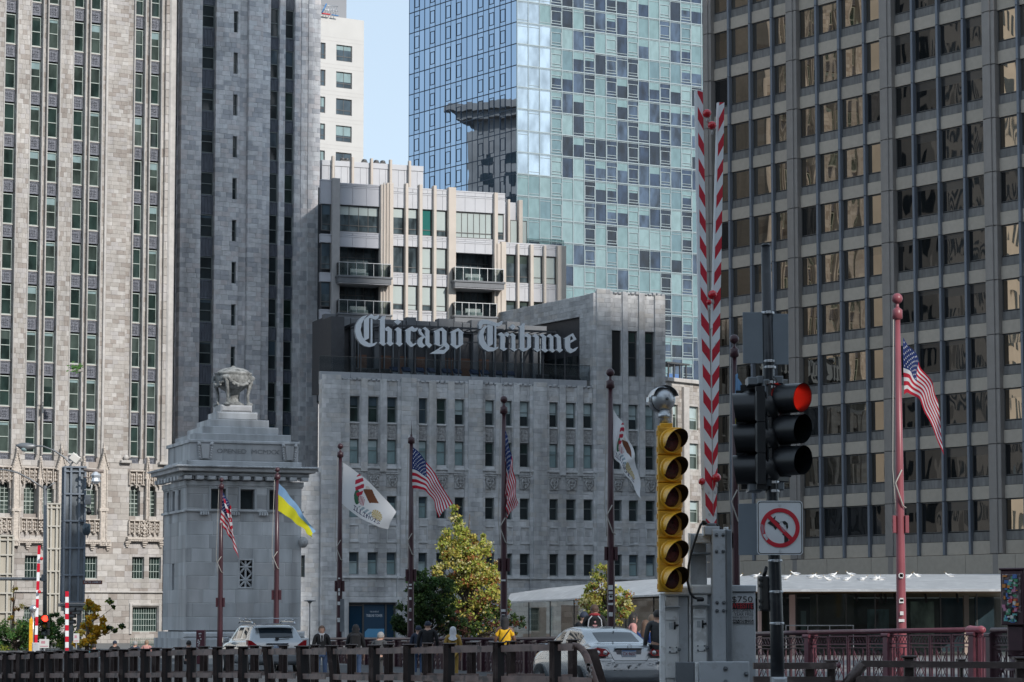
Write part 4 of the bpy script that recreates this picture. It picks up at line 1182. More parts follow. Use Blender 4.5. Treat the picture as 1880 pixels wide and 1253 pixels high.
# upper setback at right and penthouse
b = MB(); b.bbox(AX(927), AX(969), 3, 8, Z[454], az(372,940,3), .03); b.build('setback_wall', lgrey, ax.root)
for a, b_ in ((930,934),(950,957)):
    b = MB(); b.bbox(AX(a,3), AX(b_,3), 2.6, 3.2, Z[454], az(368,940,3), .03); b.build('fin', cream, ax.root)
for a, b_ in ((936,949),(958,967)): WinKit.place(ax.root, AX(a,3), AX(b_,3), Z[454]+.2, az(405,945,3), 2.95, (1, (), .05, .05), frame_brz, [(g_shade, None, 0)], rnd)
zph = az(297, 640, 8)
b = MB(); n = 16; x0, x1 = AX(590,8), AX(777,8)
for i in range(n): b.bbox(x0+(x1-x0)*i/n+.008, x0+(x1-x0)*(i+1)/n-.008, 8, 8.4, Z[384], zph-.5, .012)
b.bbox(x0, x1, 7.95, 8.4, zph-.48, zph, .02); b.box(x0, x1, 8.4, 13, Z[384], zph-.1); b.build('penthouse_wall', lgrey, ax.root)
for px in (609,645,680,715,750):
    b = MB(); b.bbox(AX(px-2,8), AX(px+2.2,8), 7.6, 7.99, Z[384], zph+.35, .03); b.build('fin', cream, ax.root)
b = MB(); b.box(AX(594), AX(622), .5, 1.4, Zb, Z[454]-.3); b.box(AX(697.5), AX(834), .5, 1.4, Zb, Z[454]-.3); b.box(AX(906), AX(1037), .5, 1.4, Zb, Z[454]-.3); b.box(AX(716), AX(822), .5, 7, Z[454]-.29, Z[345]-.3); b.vprism([(AX(594),1.8),(AX(700),1.8),(AX(700),7.5),(AX(640),7.5)], Zb, az(342,660)); b.box(AX(830), AX(926), 1.8, 7.5, Zb, az(360,870)); b.box(AX(700), AX(1036), 1.8, 7.5, Zb, Z[454]-.35)
b.build('core', dkclad, ax.root)
# balconies
bg = clear_glass('balcony_glass', (.70,.76,.76), .1)
def balcony(px0, px1, pyb, h=.62):
    x0, x1 = AX(px0,-1.2), AX(px1,-1.2); z1 = az(pyb, (px0+px1)/2, -1.2); 
    b = MB(); b.bbox(x0, x1, -1.2, 1.4, z1-h, z1, .03); b.bbox(x0-.08, x1+.08, -1.28, 1.4, z1-.18, z1-.02, .02); o = b.build('balcony', dkclad2, ax.root)
    b = MB(); b.box(x0+.05, x1-.05, -1.15, 1.3, z1-h-.05, z1-h-.002); b.build('balcony_soffit', lgrey, o)
    g = MB(); n = 6
    for i in range(n): g.box(x0+.05+(x1-x0-.1)*i/n+.01, x0+.05+(x1-x0-.1)*(i+1)/n-.01, -1.16, -1.14, z1+.05, z1+1.05)
    g.box(x1-.07, x1-.05, -1.1, .8, z1+.05, z1+1.05); g.box(x0+.05, x0+.07, -1.1, .8, z1+.05, z1+1.05); g.build('glass_panel', bg, o)
    b = MB(); b.box(x0+.03, x1-.03, -1.18, -1.12, z1+1.06, z1+1.11)
    for i in range(n+1): q = x0+.05+(x1-x0-.1)*i/n; b.box(q-.02, q+.02, -1.18, -1.165, z1, z1+1.06)
    for x in (x0+.03, x1-.08): b.box(x, x+.05, -1.11, .8, z1+1.06, z1+1.11); b.box(x, x+.05, .78, .82, z1, z1+1.06)
    b.build('rail', steel_m, o)
    return x0, x1, z1
for a, b_, y in ((622,719,507),(622,719,576),(835,926,516),(835,913,580)):
    x0, x1, z1 = balcony(a, b_, y)
    ob = thing('balcony_sofa', 'small white outdoor sofa on the ' + {(622,507):'upper left', (622,576):'lower left', (835,516):'upper middle', (835,580):'lower middle'}[(a,y)] + ' balcony', 'sofa', group='white sofas on the balconies')
    p = ax.a + ax.d*(x0+1.6) + Vector((-ax.d.y, ax.d.x))*(-.2); ob.location = (p.x, p.y, z1); ob.rotation_euler[2] = ax.ang
    b = MB(); b.bbox(-.2, 1.2, -.3, .3, 0, .38, .05); b.build('seat', white_m, ob)
    b = MB(); b.bbox(-.2, 1.2, .31, .45, 0, .75, .05); b.build('backrest', white_m, ob)
# glass screens on the roof deck at the right
b = MB(); q0, q1 = AX(967,2), AX(1036,2)
for i in range(5): b.box(q0+(q1-q0)*i/5+.01, q0+(q1-q0)*(i+1)/5-.01, 2, 2.02, Z[454]+.5, Z[454]+1.6)
b.build('roof_screen', bg, ax.root)
for i, px in enumerate((628,636,668,690,702)):
    z_ = zph - .02; s_ = AX(px, 9); p = ax.a + ax.d*s_ + Vector((-ax.d.y, ax.d.x))*9
    o = thing('rooftop_fan', 'small grey rooftop fan unit, ' + ['leftmost against the white block','second from the left','in the middle of the row','fourth of the row','rightmost on the penthouse edge'][i], 'fan', (p.x, p.y, z_), ax.ang, group='fan units on the penthouse roof')
    b = MB(); b.bbox(-.25,.25,-.2,.2,0,.3,.04); b.lathe([(.22,.3),(.24,.42),(.12,.5),(.01,.52)], n=8); b.build('housing', frame_brz, o)
# ================================================================ unseen blocks added behind the viewer, shaped and placed to shade the scene
TS_ = math.tan(SUN_AZ); TE = math.tan(SUN_EL)/math.cos(SUN_AZ)
blocker_m = mat('blocker_stone', (.34,.33,.32), .8, var=.06)
blocker_g = mat('blocker_window_band', (.04,.055,.07), .2)
def shade_block(u0, u1, h_at, y_at, yb, depth, label):
    """block whose sunward shade covers plan strips u0..u1 (u = x + y tan az) up to height h_at at distance y_at"""
    H = h_at + (y_at - yb)*TE
    o = thing('added_blocker', label, 'building', (u0 - TS_*yb, yb, 0))
    b = MB(); w = u1-u0; q = TS_*depth; b.vprism([(q,-depth),(w+q,-depth),(w,0),(0,0)], 0, H); b.build('wall', blocker_m, o)
    b = MB(); z = 4
    while z < H-3: b.box(.6, w-.6, .0, .05, z, z+1.8); z += 3.8
    b.build('window_band', blocker_g, o)
    return o
shade_block(136.8, 154.5, 58, 217, -60, 20, 'tall pale office tower across the river, tallest of those behind the viewer')
shade_block(154.5, 174.3, 28.2, 203, -60, 22, 'broad pale office tower across the river behind the viewer')
shade_block(174.4, 181, 58, 200, -60, 20, 'slim pale office tower across the river behind the viewer')
shade_block(181.1, 262, 4, 225, -60, 20, 'very wide pale office slab across the river, farthest right of those behind the viewer')
shade_block(88.6, 100.5, 14, 140, -62, 8, 'narrow pale office block across the river behind the viewer')
shade_block(54.6, 77.5, 9, 105, -64, 14, 'mid height pale office block across the river behind the viewer')
shade_block(-24, 49.4, 2.4, 62, -60, 12, 'wide low office block across the river right behind the viewer')
def far_block(x0, x1, y1, H, label, dep=25, m=None):  # off-camera block added to keep bright sky out of reflections
    o = thing('added_blocker', label, 'building', (x0, y1, 0)); b = MB(); w = x1-x0; b.box(0, w, -dep, 0, 0, H); b.build('wall', m or blocker_m, o)
    b = MB(); z = 4
    while z < H-3: b.box(.6, w-.6, .0, .05, z, z+1.8); b.box(w, w+.05, -dep+.6, -.6, z, z+1.8); z += 3.8
    b.build('window_band', blocker_g, o)
far_block(-130, -52, -90, 70, 'wide stone office block behind the viewer to the left')
far_block(-50, 16, -95, 55, 'lower stone office block directly behind the viewer')
far_block(-260, -134, -80, 60, 'long stone office block far behind the viewer at left')
far_block(345, 470, -50, 175, 'pale office block far behind the viewer at right')
far_block(190, 330, -300, 150, 'distant stone office slab behind the viewer, between two towers')
far_block(335, 640, -300, 190, 'distant long office slab far behind the viewer at right')
cream_t = mat('cream_terracotta', (.72,.67,.60), .7, var=.1, vscale=.4)
o = thing('terracotta_tower', 'cream terracotta office tower beyond the left edge', 'tower', (-92, 186, 0), R(12)); b = MB(); b.box(0, 34, 0, 26, 0, 82); b.build('wall', cream_t, o)
for k_ in range(18):
    b = MB()
    for i_ in range(10): b.box(1+i_*3.3, 2.6+i_*3.3, -.05, 0, 4+k_*4.2, 6.6+k_*4.2)
    for i_ in range(7): b.box(34, 34.05, 1.5+i_*3.5, 3.2+i_*3.5, 4+k_*4.2, 6.6+k_*4.2)
    b.build('window_band', g_blk, o)
# carved stone hotel mirrored in the glass tower, beyond the left edge of the view
hotel_m = mat('hotel_stone', (.30,.27,.25), .85, var=.2, vscale=.3)
ht = thing('cornice_hotel', 'old stone hotel with flaring roof cornice beyond the left edge', 'building', (-195, 350, 0), 0)
b = MB(); b.box(0, 45, 0, 45.5, 0, 99); b.build('wall', hotel_m, ht)
b = MB(); b.box(-3, 47.5, -3, 49, 103, 104.5); b.box(-1.5, 46.3, -1.5, 47, 101.5, 102.99); b.box(1, 44, 1, 44, 99.01, 101.49); b.build('cornice', hotel_m, ht)
b = MB()
for i in range(9):
    for k in range(14): b.box(2+i*4.8, 4+i*4.8, -.05, .0, 20+k*4, 22.4+k*4); b.box(45, 45.05, 1+i*4.9, 3.0+i*4.9, 40+k*4, 42.4+k*4)
b.build('window_band', g_blk, ht)
# ================================================================ bridge pylon
PY0 = 138.0
pf = Fac(347, PY0, 556, 140.2, 'bridge_pylon', 'squat limestone bridge house with urn on its stepped roof, inscribed OPENED MCMXX', 'bridge house')
Lp, Dp = pf.len, 5.8
def pz(py, px=450, off=0): return pf.z(px, py, off)
cxp, cyp = Lp/2, Dp/2
def ring_ashlar(x0, x1, y0, y1, z0, z1, mats, ch, sw, ops_f=(), ops_l=(), seed=1, keepF=220):
    """stones on the front, and on the left side, of a block in pylon coordinates"""
    st = ashlar(pf.root, x0, x1, z0, z1, mats, y=y0, ch=ch, sw=sw, depth=.4, open_=ops_f, seed=seed)
    build_stones(pf.root, st, mats, keepF, c=.012)
    h = thing('x', '', '', (0,0,0)); del h['label']; del h['category']
    h.name = 'left_side'; h.parent = pf.root; h.location = (x0, y1, 0); h.rotation_euler = (0,0,-math.pi/2)
    st = ashlar(h, 0, (y1-y0)-.40, z0, z1, mats, y=0, ch=ch, sw=sw, depth=.22, open_=ops_l, seed=seed+1)
    mb = MB()
    for t in st: mb.bbox(*t[:6], c=.012, m=t[6])
    mb.build('stonework', mats, h, kind='stuff')
    return h
PLAIN = PYLO
zc = pz(935); zw0, zw1 = pz(936), pz(899)
PS = lambda px: pf.s(px, 950)
wins = [(PS(387),PS(414)),(PS(441),PS(467)),(PS(494),PS(521))]
fops = [(a, b, zw0, zw1) for a, b in wins] + [(PS(441),PS(464), pz(1078), pz(1029))]
lop = [(.7+i*1.45, 1.3+i*1.45, zw0, zw1) for i in range(3)] + [(2.2, 2.8, pz(1083), pz(1034))]
ring_ashlar(0, Lp, 0, Dp, pz(1158), pz(884), PLAIN, .74, (.9,1.9), fops, lop, seed=41)
b = MB(); b.box(.23, Lp-.45, .45, Dp-.45, 0, pz(884)); b.build('core', inside_m, pf.root)
b = MB(); b.box(Lp-.4, Lp-.001, .41, Dp, pz(1158), pz(884)-.01); b.box(.41, Lp-.41, Dp-.4, Dp, pz(1158), pz(884)-.01); b.build('rear_wall', PYLO[0], pf.root)
def belt(name, e, z0, z1, m=PYLO[2], c=.03):
    b = MB(); b.bbox(-e, Lp+e, -e, Dp+e, z0, z1, c); return b.build(name, m, pf.root)
belt('plinth', .55, -.2, pz(1190), PYLO[3]); belt('plinth', .38, pz(1190)+.002, pz(1172), PYLO[1], .06); belt('plinth', .20, pz(1172)+.002, pz(1160), PYLO[2], .1)
belt('string_course', .12, pz(941), pz(937)); belt('string_course', .05, pz(896), pz(893)); 
belt('frieze', .10, pz(893)+.002, pz(884)); belt('cornice', .35, pz(876), pz(868), PYLO[1], .08); belt('cornice', .62, pz(868)+.002, pz(861), PYLO[3]); belt('cornice', .74, pz(861)+.002, pz(857), PYLO[2], .04)
b = MB()
for i in range(11):                                      # brackets under the cornice, front then side
    x = -.05 + (Lp+.1)*i/10
    b.bbox(x-.20, x+.20, -.52, -.1, pz(883), pz(876)-.002, .03)
b.build('bracket', PYLO[2], pf.root)
b = MB()
for i in range(8):
    y = .1 + (Dp-.2)*i/7
    b.box(-.52, -.1, y-.2, y+.2, pz(883), pz(876)-.002)
b.build('bracket', PYLO[2], pf.root)
b = MB()
n = 34
for i in range(n):
    x = -.7 + (Lp+1.4)*i/(n-1); b.bbox(x-.06, x+.06, -.80, -.742, pz(861)+.02, pz(857)-.03, .02)
for i in range(28):
    y = -.7+(Dp+1.4)*i/27; b.box(-.80, -.742, y-.06, y+.06, pz(861)+.02, pz(857)-.03)
for i in range(60):
    x = .1+(Lp-.2)*i/59; b.bbox(x-.028, x+.028, -.17, -.1, pz(884)+.06, pz(884)+.2, .01)
b.build('carved_row', PYLO[2], pf.root, kind='stuff')
for a, c_ in wins:
    b = MB(); b.bbox(a-.12, a, -.06, .3, zw0-.1, zw1+.1, .02); b.bbox(c_, c_+.12, -.06, .3, zw0-.1, zw1+.1, .02); b.bbox(a, c_, -.06, .3, zw1, zw1+.1, .02); b.bbox(a-.15, c_+.15, -.14, .3, zw0-.12, zw0, .02)
    w_ = b.build('window', PYLO[1], pf.root)
    b = MB(); b.box(a, c_, .33, .36, zw0, zw1); b.build('pane', g_blk, w_)
    b = MB()
    for q in ((a+.002,a+.06),(c_-.06,c_-.002)): b.box(q[0], q[1], .27, .33, zw0, zw1)
    b.box(a+.06, c_-.06, .27, .33, zw1-.06, zw1-.001); b.box(a+.06, c_-.06, .27, .33, zw0+.001, zw0+.06); b.build('frame', frame_brz, w_)
    for dx in (-.25, 0, .25):
        pass
b = MB()
for px in (372, 428, 480):
    x = PS(px+1)
    for k in range(4): b.bbox(x-.2+k*.13, x-.1+k*.13, -.22, -.05, pz(947), pz(941)-.005, .02)
b.build('drip_block', PYLO[2], pf.root)
# pierced stone grille
gx0, gx1, gz0, gz1 = fops[3]
b = MB(); cx = (gx0+gx1)/2
b.bbox(gx0-.08, gx0, -.03, .3, gz0-.08, gz1+.08, .01); b.bbox(gx1, gx1+.08, -.03, .3, gz0-.08, gz1+.08, .01); b.bbox(gx0, gx1, -.03, .3, gz1, gz1+.08, .01); b.bbox(gx0, gx1, -.03, .3, gz0-.08, gz0, .01)
for half in (0, 1):
    cz = gz0 + (gz1-gz0)*(.25+.5*half); hw = (gx1-gx0)/2; hh = (gz1-gz0)/4
    for dx, dz in ((1,0),(0,1),(1,1),(1,-1)):
        b.tube([(cx-dx*hw, .1, cz-dz*hh),(cx+dx*hw, .1, cz+dz*hh)], .055, 4, smooth=False)
b.build('stone_grille', PYLO[2], pf.root)
b = MB(); b.box(gx0, gx1, .3, .33, gz0, gz1); b.build('grille_back', inside_m, pf.root)
b = MB(); b.bbox(PS(554)-.1, PS(554)+.15, -.3, -.05, pz(1005), pz(985), .05); b.ball((PS(554)+.02,-.25,pz(995)), .3, 10); b.build('carved_boss', carved_cool, pf.root)
# attic block with the inscription
e = -.12
b = MB(); b.bbox(-e-.12, Lp+e+.12, -e-.12, Dp+e+.12, pz(857)+.002, pz(847), .05); b.build('attic_base', PYLO[2], pf.root)
ring_ashlar(-e+.05, Lp+e-.05, -e+.05, Dp+e-.05, pz(847)+.002, pz(815), PYLO, pz(815)-pz(847), (1.4,2.2), seed=61, keepF=20)
b = MB(); b.box(.6, Lp-.3, .6, Dp-.3, pz(857), pz(811)); b.box(Lp-.6, Lp-.19, .6, Dp-.2, pz(857), pz(816)); b.build('core', PYLO[0], pf.root)
b = MB(); b.bbox(-e-.04, Lp+e+.04, -e-.04, Dp+e+.04, pz(815)+.002, pz(809), .04); b.build('attic_cap', PYLO[2], pf.root)
for cx in (PS(376), PS(531)):                                 # carved shields
    b = MB(); w = .38
    b.prism([(cx-w*.75, pz(845)+.02),(cx+w*.75, pz(845)+.02),(cx+w,pz(816)),(cx-w,pz(816))], .06, .16)
    b.prism([(cx-w*.4, pz(843)),(cx+w*.4, pz(843)),(cx+w*.62,pz(819)),(cx-w*.62,pz(819))], .0, .06)
    for s in (-1, 1):
        for k in range(7): b.ball((cx+s*(w*.78+.03*k*.5), .03, pz(841)+k*.13), .07, 6)
        b.ball((cx+s*w*.9, .0, pz(817)), .10, 8)
    b.build('carved_shield', PYLO[3], pf.root)
carve = mat('carved_shadow_stone', (.22,.225,.23), .9)  # raised letters darkened to paint the shade of carving
zmid = (pz(847)+pz(815))/2 + .05
zt_ = text('inscription', 'OPENED  MCMXX', .34, carve, pf.root, (PS(456), .155, zmid), ext=.008, width=PS(513)-PS(398))
# stepped pyramid
def step(hw, hd, z0, z1, c=.03, m=0): 
    b = MB(); b.bbox(cxp-hw, cxp+hw, cyp-hd, cyp+hd, z0, z1, c); return b.build('roof_step', PYLO[m], pf.root)
o1 = [(.15,797,809),(.6,784,797),(1.02,771,784)]
prev = pz(809)
lv_ = [(2.62,2.62),(2.06,2.06),(1.64,1.64)]
zz = [pz(797,450,.3), pz(784,450,.8), pz(771,450,1.2), pz(757,450,1.7), pz(744,450,1.9)]
step(2.68, 2.5, prev+.002, zz[0], m=1); step(2.10, 2.0, zz[0]+.002, zz[1], m=2); step(1.66, 1.6, zz[1]+.002, zz[2], m=0)
step(1.14, 1.14, zz[2]+.002, zz[3], .08, 2); step(.90, .90, zz[3]+.002, zz[4], .10, 3)
# urn with four console legs, scrolls and garlands
ub = thing('stone_urn', 'weathered carved stone urn with garlands crowning the bridge house', 'urn')
ub.parent = None
pw_ = pf.a + pf.d*cxp + Vector((-pf.d.y, pf.d.x))*cyp
ub.location = (pw_.x, pw_.y, zz[4]+.002); ub.rotation_euler[2] = pf.ang + R(12)
um = mat('urn_stone', (.21,.215,.21), .88, var=.55, vscale=5, bump=.5, bscale=25)
hu = (744-670)/4700*142
k = hu/2.2
b = MB(); b.lathe([(.62,0),(.62,.10),(.5,.16),(.32,.25),(.28,.45),(.30,.62),(.46,.82),(.72,1.0),(.92,1.2),(.96,1.62),(.96,1.66),(1.02,1.72),(1.04,1.80),(.88,1.86),(.80,1.96),(.60,2.05),(.35,2.10),(.12,2.13),(.10,2.2),(.001,2.22)], n=28); b.xf(Matrix.Scale(k,4)); b.build('bowl', um, ub)
for q in range(4):
    a = math.pi/4 + q*math.pi/2; c, s = math.cos(a), math.sin(a)
    b = MB(); P_ = [(.98,1.62),(1.08,1.45),(1.0,1.2),(.92,.9),(.86,.6),(.86,.3),(.92,.12),(.95,.0)]
    b.tube([(c*r_, s*r_, z_) for r_, z_ in P_], [.10,.12,.11,.10,.09,.08,.09,.15], 8)
    b.tube([(c*1.05-s*.17, s*1.05+c*.17, 1.5),(c*1.05+s*.17, s*1.05-c*.17, 1.5)], .15, 12, smooth=False)
    b.tube([(c*1.08-s*.2, s*1.08+c*.2, 1.5),(c*1.08+s*.2, s*1.08-c*.2, 1.5)], .08, 8)
    b.lathe([(.2,0),(.2,.1),(.14,.14)], (c*.95, s*.95, 0), 8)
    b.xf(Matrix.Scale(k,4)); b.build('console_leg', um, ub)
    a2 = a + math.pi/2; pts = []
    for t in range(9):
        aa = a + (a2-a)*t/8; sag = math.sin(math.pi*t/8)
        pts.append((math.cos(aa)*(1.04-.06*sag), math.sin(aa)*(1.04-.06*sag), 1.50-.42*sag))
    b = MB(); b.tube(pts, [.05,.07,.09,.10,.11,.10,.09,.07,.05], 7)
    r = random.Random(q)
    for p_ in pts[1:-1]:
        for _ in range(4): b.ball((p_[0]+r.uniform(-.08,.08), p_[1]+r.uniform(-.08,.08), p_[2]+r.uniform(-.09,.09)), .075, 5)
    b.xf(Matrix.Scale(k,4)); b.build('garland', um, ub)

# ================================================================ glass pavilion with the pale floating roof
zf = 3.1
def W(px, Y, z): r = ray(px, 900); return Vector(((px-940)/F*Y*1.0, Y, z))
def WX(px, py, Y): return at(px, py, Y).x
front = [(932,168,2.9),(1010,160,2.95),(1100,150,3.0),(1200,141,3.05),(1330,131,3.12),(1385,124,3.1),(1500,123.5,3.1),(1660,123,3.1),(1860,122.5,3.1)]
back =  [(938,171,3.45),(1010,168,3.78),(1100,165,4.05),(1200,162,4.25),(1330,160,4.3),(1385,152,4.3),(1500,150,4.3),(1660,149,4.3),(1860,148,4.3)]
pv = thing('glass_pavilion', 'low glass pavilion with a wide thin pale roof', 'building', (WX(1385,1100,124), 124, 0))
ox, oy = pv.location.x, 124
fp = [Vector((WX(p,1100,Y)-ox, Y-oy, z)) for p, Y, z in front]; bp = [Vector((WX(p,1065,Y)-ox, Y-oy, z)) for p, Y, z in back]
roof_m = mat('pale_carbon_roof', (.42,.43,.44), .38, var=.10, vscale=.8, wear=(.75,.75,.75), wearamt=.3, wscale=1.6, bump=.1, bscale=2)
b = MB(); NX = len(fp); NT = 6
vs = []
for i in range(NX):
    for j in range(NT+1):
        t = j/NT; p = fp[i].lerp(bp[i], t); p.z = fp[i].z + (bp[i].z-fp[i].z)*(1-(1-t)**1.6) + .10
        vs.append(p)
b.add(vs, [(i*(NT+1)+j, (i+1)*(NT+1)+j, (i+1)*(NT+1)+j+1, i*(NT+1)+j+1) for i in range(NX-1) for j in range(NT)], 0, True)
b.add([*fp, *[p+Vector((0,0,.10)) for p in fp]], [(i, i+1, NX+i+1, NX+i) for i in range(NX-1)], 0)
b.build('roof', roof_m, pv)
wood = mat('warm_soffit', (.40,.27,.16), .6, var=.15, vscale=2)
b = MB(); b.add([*fp, *[Vector((p.x, p.y, 3.05)) for p in bp]], [(i+1, i, NX+i, NX+i+1) for i in range(NX-1)], 0); b.build('soffit', wood, pv)
pglass = clear_glass('pavilion_glass', (.62,.70,.67), 0)
gl = [fp[i].lerp(bp[i], .18) for i in range(NX)]
b = MB()
for i in range(NX-1):
    nseg = 2 if i < 4 else 3
    for j in range(nseg):
        a, c_ = gl[i].lerp(gl[i+1], j/nseg), gl[i].lerp(gl[i+1], (j+1)/nseg)
        q = MB(); d_ = (c_-a).normalized()*.015
        q.quad((a.x+d_.x,a.y+d_.y,0),(c_.x-d_.x,c_.y-d_.y,0),(c_.x-d_.x,c_.y-d_.y,3.06),(a.x+d_.x,a.y+d_.y,3.06)); q.build('glass_pane', pglass, pv)
        q = MB(); q.box(c_.x-.03, c_.x+.03, c_.y-.03, c_.y+.03, 0, 3.05); q.build('glass_joint', frame_brz, pv)
stone_w = mat('brown_stone_wall', (.24,.215,.19), .7, var=.15, vscale=1.5); colm = mat('pale_column', (.75,.53,.48), .5)
dark_w = mat('dark_interior', (.14,.145,.13), .7, var=.3, vscale=.8)
def IX(px, Y): return WX(px, 1120, Y)-ox
def ibox(name, pa, pb, Y, z0, z1, m, t=.2):
    b = MB(); b.box(IX(pa,Y), IX(pb,Y), Y-oy, Y-oy+t, z0, z1); return b.build(name, m, pv)
ibox('inner_wall', 1488, 1568, 131, 0, 3, stone_w); ibox('inner_wall', 1380, 1990, 146, 0, 3, dark_w); ibox('inner_wall', 1110, 1335, 155, 0, 3, mat('green_grey_interior', (.12,.15,.10), .6, var=.6, vscale=.8))
ibox('column', 1770, 1779, 130, 0, 3, colm, .3); ibox('column', 1450, 1460, 128, 0, 3, colm, .3); ibox('column', 1392, 1398, 128, 0, 3, colm, .3)
ibox('screen', 1592, 1632, 132, .2, 2.3, glass('blue_green_screen', (.26,.42,.44), .1, var=.7, vs=1.2)); ibox('screen', 1672, 1715, 133, .1, 2.7, glass('pale_green_screen', (.42,.50,.42), .1, var=.6, vs=1.5))
ibox('screen', 1725, 1768, 134, .1, 2.9, g_blue); ibox('screen', 1790, 1825, 131, .5, 2.9, g_blue)
ibox('column', 1470, 1480, 129, .2, 2.2, g_blind2, .1); ibox('curtain', 975, 1003, 166, .4, 2.6, mat('pale_curtain', (.42,.45,.45), .8, var=.2, vscale=2)); ibox('curtain', 1030, 1062, 161, .3, 2.7, g_blue); ibox('curtain', 1075, 1090, 157, .2, 2.9, g_blind2)
ibox('shelf', 960, 1010, 167, .1, .9, colm, .4)
b = MB()
for px in (1571, 1617, 1625, 1642, 1699, 1757, 1440): x = IX(px,127); b.tube([(x,3,3.05),(x+.06,3,2.6)], .06, 6)
b.build('spotlight', inside_m, pv)
b = MB(); b.box(IX(1440,127), IX(1565,127), 2.5, 2.54, 1.45, 1.5); [b.box(IX(p,127), IX(p,127)+.04, 2.5, 2.54, 0, 1.45) for p in (1440,1480,1520,1563)]; b.build('guard_rail', steel_m, pv)

# gulls on the roof
gull_w = mat('gull_white', (.75,.74,.72), .8); gull_g = mat('gull_grey', (.32,.34,.37), .8); bill_m = mat('gull_bill', (.5,.3,.05), .5)
def gull(face):
    o = thing('gull', '', 'gull', group='gulls resting on the pale pavilion roof')
    b = MB()
    b.lathe([(.01,-.22),(.06,-.17),(.10,-.06),(.105,.04),(.075,.13),(.045,.17),(.05,.21),(.052,.25),(.03,.29),(.01,.30)], n=8, axis='x'); 
    b.v = [(x, y, z + (.13 + max(0, x-.1)*.75)) for x, y, z in b.v]; b.build('body', gull_w, o)
    b = MB(); b.lathe([(.005,-.30),(.05,-.22),(.085,-.10),(.08,.05),(.03,.10)], n=8, axis='x'); b.v = [(x, y*1.35, z*.75+.16) for x, y, z in b.v]; b.build('wing', gull_g, o)
    b = MB(); b.tube([(.29,0,.34),(.35,0,.33)], [.015,.005], 4); b.build('bill', bill_m, o)
    for s in (-.03,.03):
        b = MB(); b.tube([(0,s,0),(0,s,.08)], .01, 4); b.build('leg', bill_m, o)
    return o
gp_ = [(1489,1061),(1503,1062),(1528,1058),(1521,1066),(1536,1063),(1553,1066),(1563,1057),(1582,1066),(1606,1065),(1617,1065),(1666,1061),(1685,1059),(1745,1059),(1442,1063),(1461,1056),(1386,1060),(1353,1062)]
glab = ['just left of the long row','second from left of the row','on the ridge above three others','low between two others, head down','standing tall right of the lowest','low and turned away in mid row','alone on the ridge in mid roof','squatting low, right of the ridge bird','left one of the low pair','right one of the low pair','hard against the red flagpole','first one right of the red flagpole','alone near the sticker cabinet','just right of the black signal pole','highest one, near the black signal pole','left of the black signal pole','farthest left, behind the steel cabinets']
g0 = gull(1)
for i, (px, py) in enumerate(gp_):
    # find roof depth where the surface projects to py
    best = None
    for j in range(0, 101):
        t = j/100; Y = 124 + (151-124)*t; z = 3.1+1.2*(1-(1-t)**1.6)+.10
        pyc = 1144 - (z-CAMZ)*F/Y
        if best is None or abs(pyc-(py+3)) < best[0]: best = (abs(pyc-(py+3)), Y, z)
    loc = (WX(px,py,best[1]), best[1], best[2]); rz = [0, math.pi, .4, 3.6, 2.9, .1, 3.3, 5.9][i % 8]
    lab = 'white gull with grey wings on the pale roof, ' + glab[i]
    if i == 0: g0.location = loc; g0.rotation_euler[2] = rz; g0['label'] = lab; g0.scale = (.95,)*3
    else: copy_tree(g0, loc, rz, lab)

# ================================================================ flagpoles and flags
pole_m = mat('maroon_pole_paint', (.045,.014,.020), .35, var=.1, vscale=1.5)
pole_r = mat('sunlit_pole_paint', (.24,.065,.08), .4, var=.1, vscale=1.5)  # pole paint lightened to carry the sunlight on this pole
cord_m = mat('halyard_rope', (.35,.33,.30), .8)
patch_m = mat('sticker_white', (.6,.6,.6), .6)
def cloth(name, nu, nv, L, Hh, colf, fold):
    """flag mesh: u along the fly, v down the hoist; fold(u,v)->(x,y,z)"""
    me = bpy.data.meshes.new(name); vs = []; fs = []
    for j in range(nv+1):
        for i in range(nu+1): vs.append(fold(i/nu, j/nv))
    for j in range(nv):
        for i in range(nu): a = j*(nu+1)+i; fs.append((a, a+1, a+nu+2, a+nu+1))
    me.from_pydata(vs, [], fs)
    ca = me.color_attributes.new('print', 'FLOAT_COLOR', 'CORNER')
    buf = []
    for j in range(nv):
        for i in range(nu): buf += list(colf((i+.5)/nu, (j+.5)/nv) + (1.0,))*4
    ca.data.foreach_set('color', buf)
    me.polygons.foreach_set('use_smooth', [True]*len(fs)); me.update()
    return me
cloth_m = bpy.data.materials.new('flag_cloth'); cloth_m.use_nodes = True
nt = cloth_m.node_tree; n_ = nt.nodes; bs = n_['Principled BSDF']; bs.inputs['Roughness'].default_value = .85
at_ = n_.new('ShaderNodeAttribute'); at_.attribute_name = 'print'
tl = n_.new('ShaderNodeBsdfTranslucent'); mx_ = n_.new('ShaderNodeMixShader'); mx_.inputs[0].default_value = .40
nt.links.new(at_.outputs[0], bs.inputs['Base Color']); nt.links.new(at_.outputs[0], tl.inputs[0])
nt.links.new(bs.outputs[0], mx_.inputs[1]); nt.links.new(tl.outputs[0], mx_.inputs[2]); nt.links.new(mx_.outputs[0], n_['Material Output'].inputs[0])
RED, WHT, NVY = (.50,.015,.04), (.72,.72,.73), (.02,.04,.15)
def us(u, v):
    if u < .40 and v < 7/13:
        for row in range(9):
            cc = 6 if row % 2 == 0 else 5
            for c_ in range(cc):
                cu = (c_*2+1+(row % 2))/12*.40; cv = (row+1)/10*7/13
                if ((u-cu)*1.9)**2 + (v-cv)**2 < .017**2: return WHT
        return NVY
    return RED if int(v*13) % 2 == 0 else WHT
def ua(u, v): return (.22,.38,.58) if v < .42 else (.60,.58,.02)
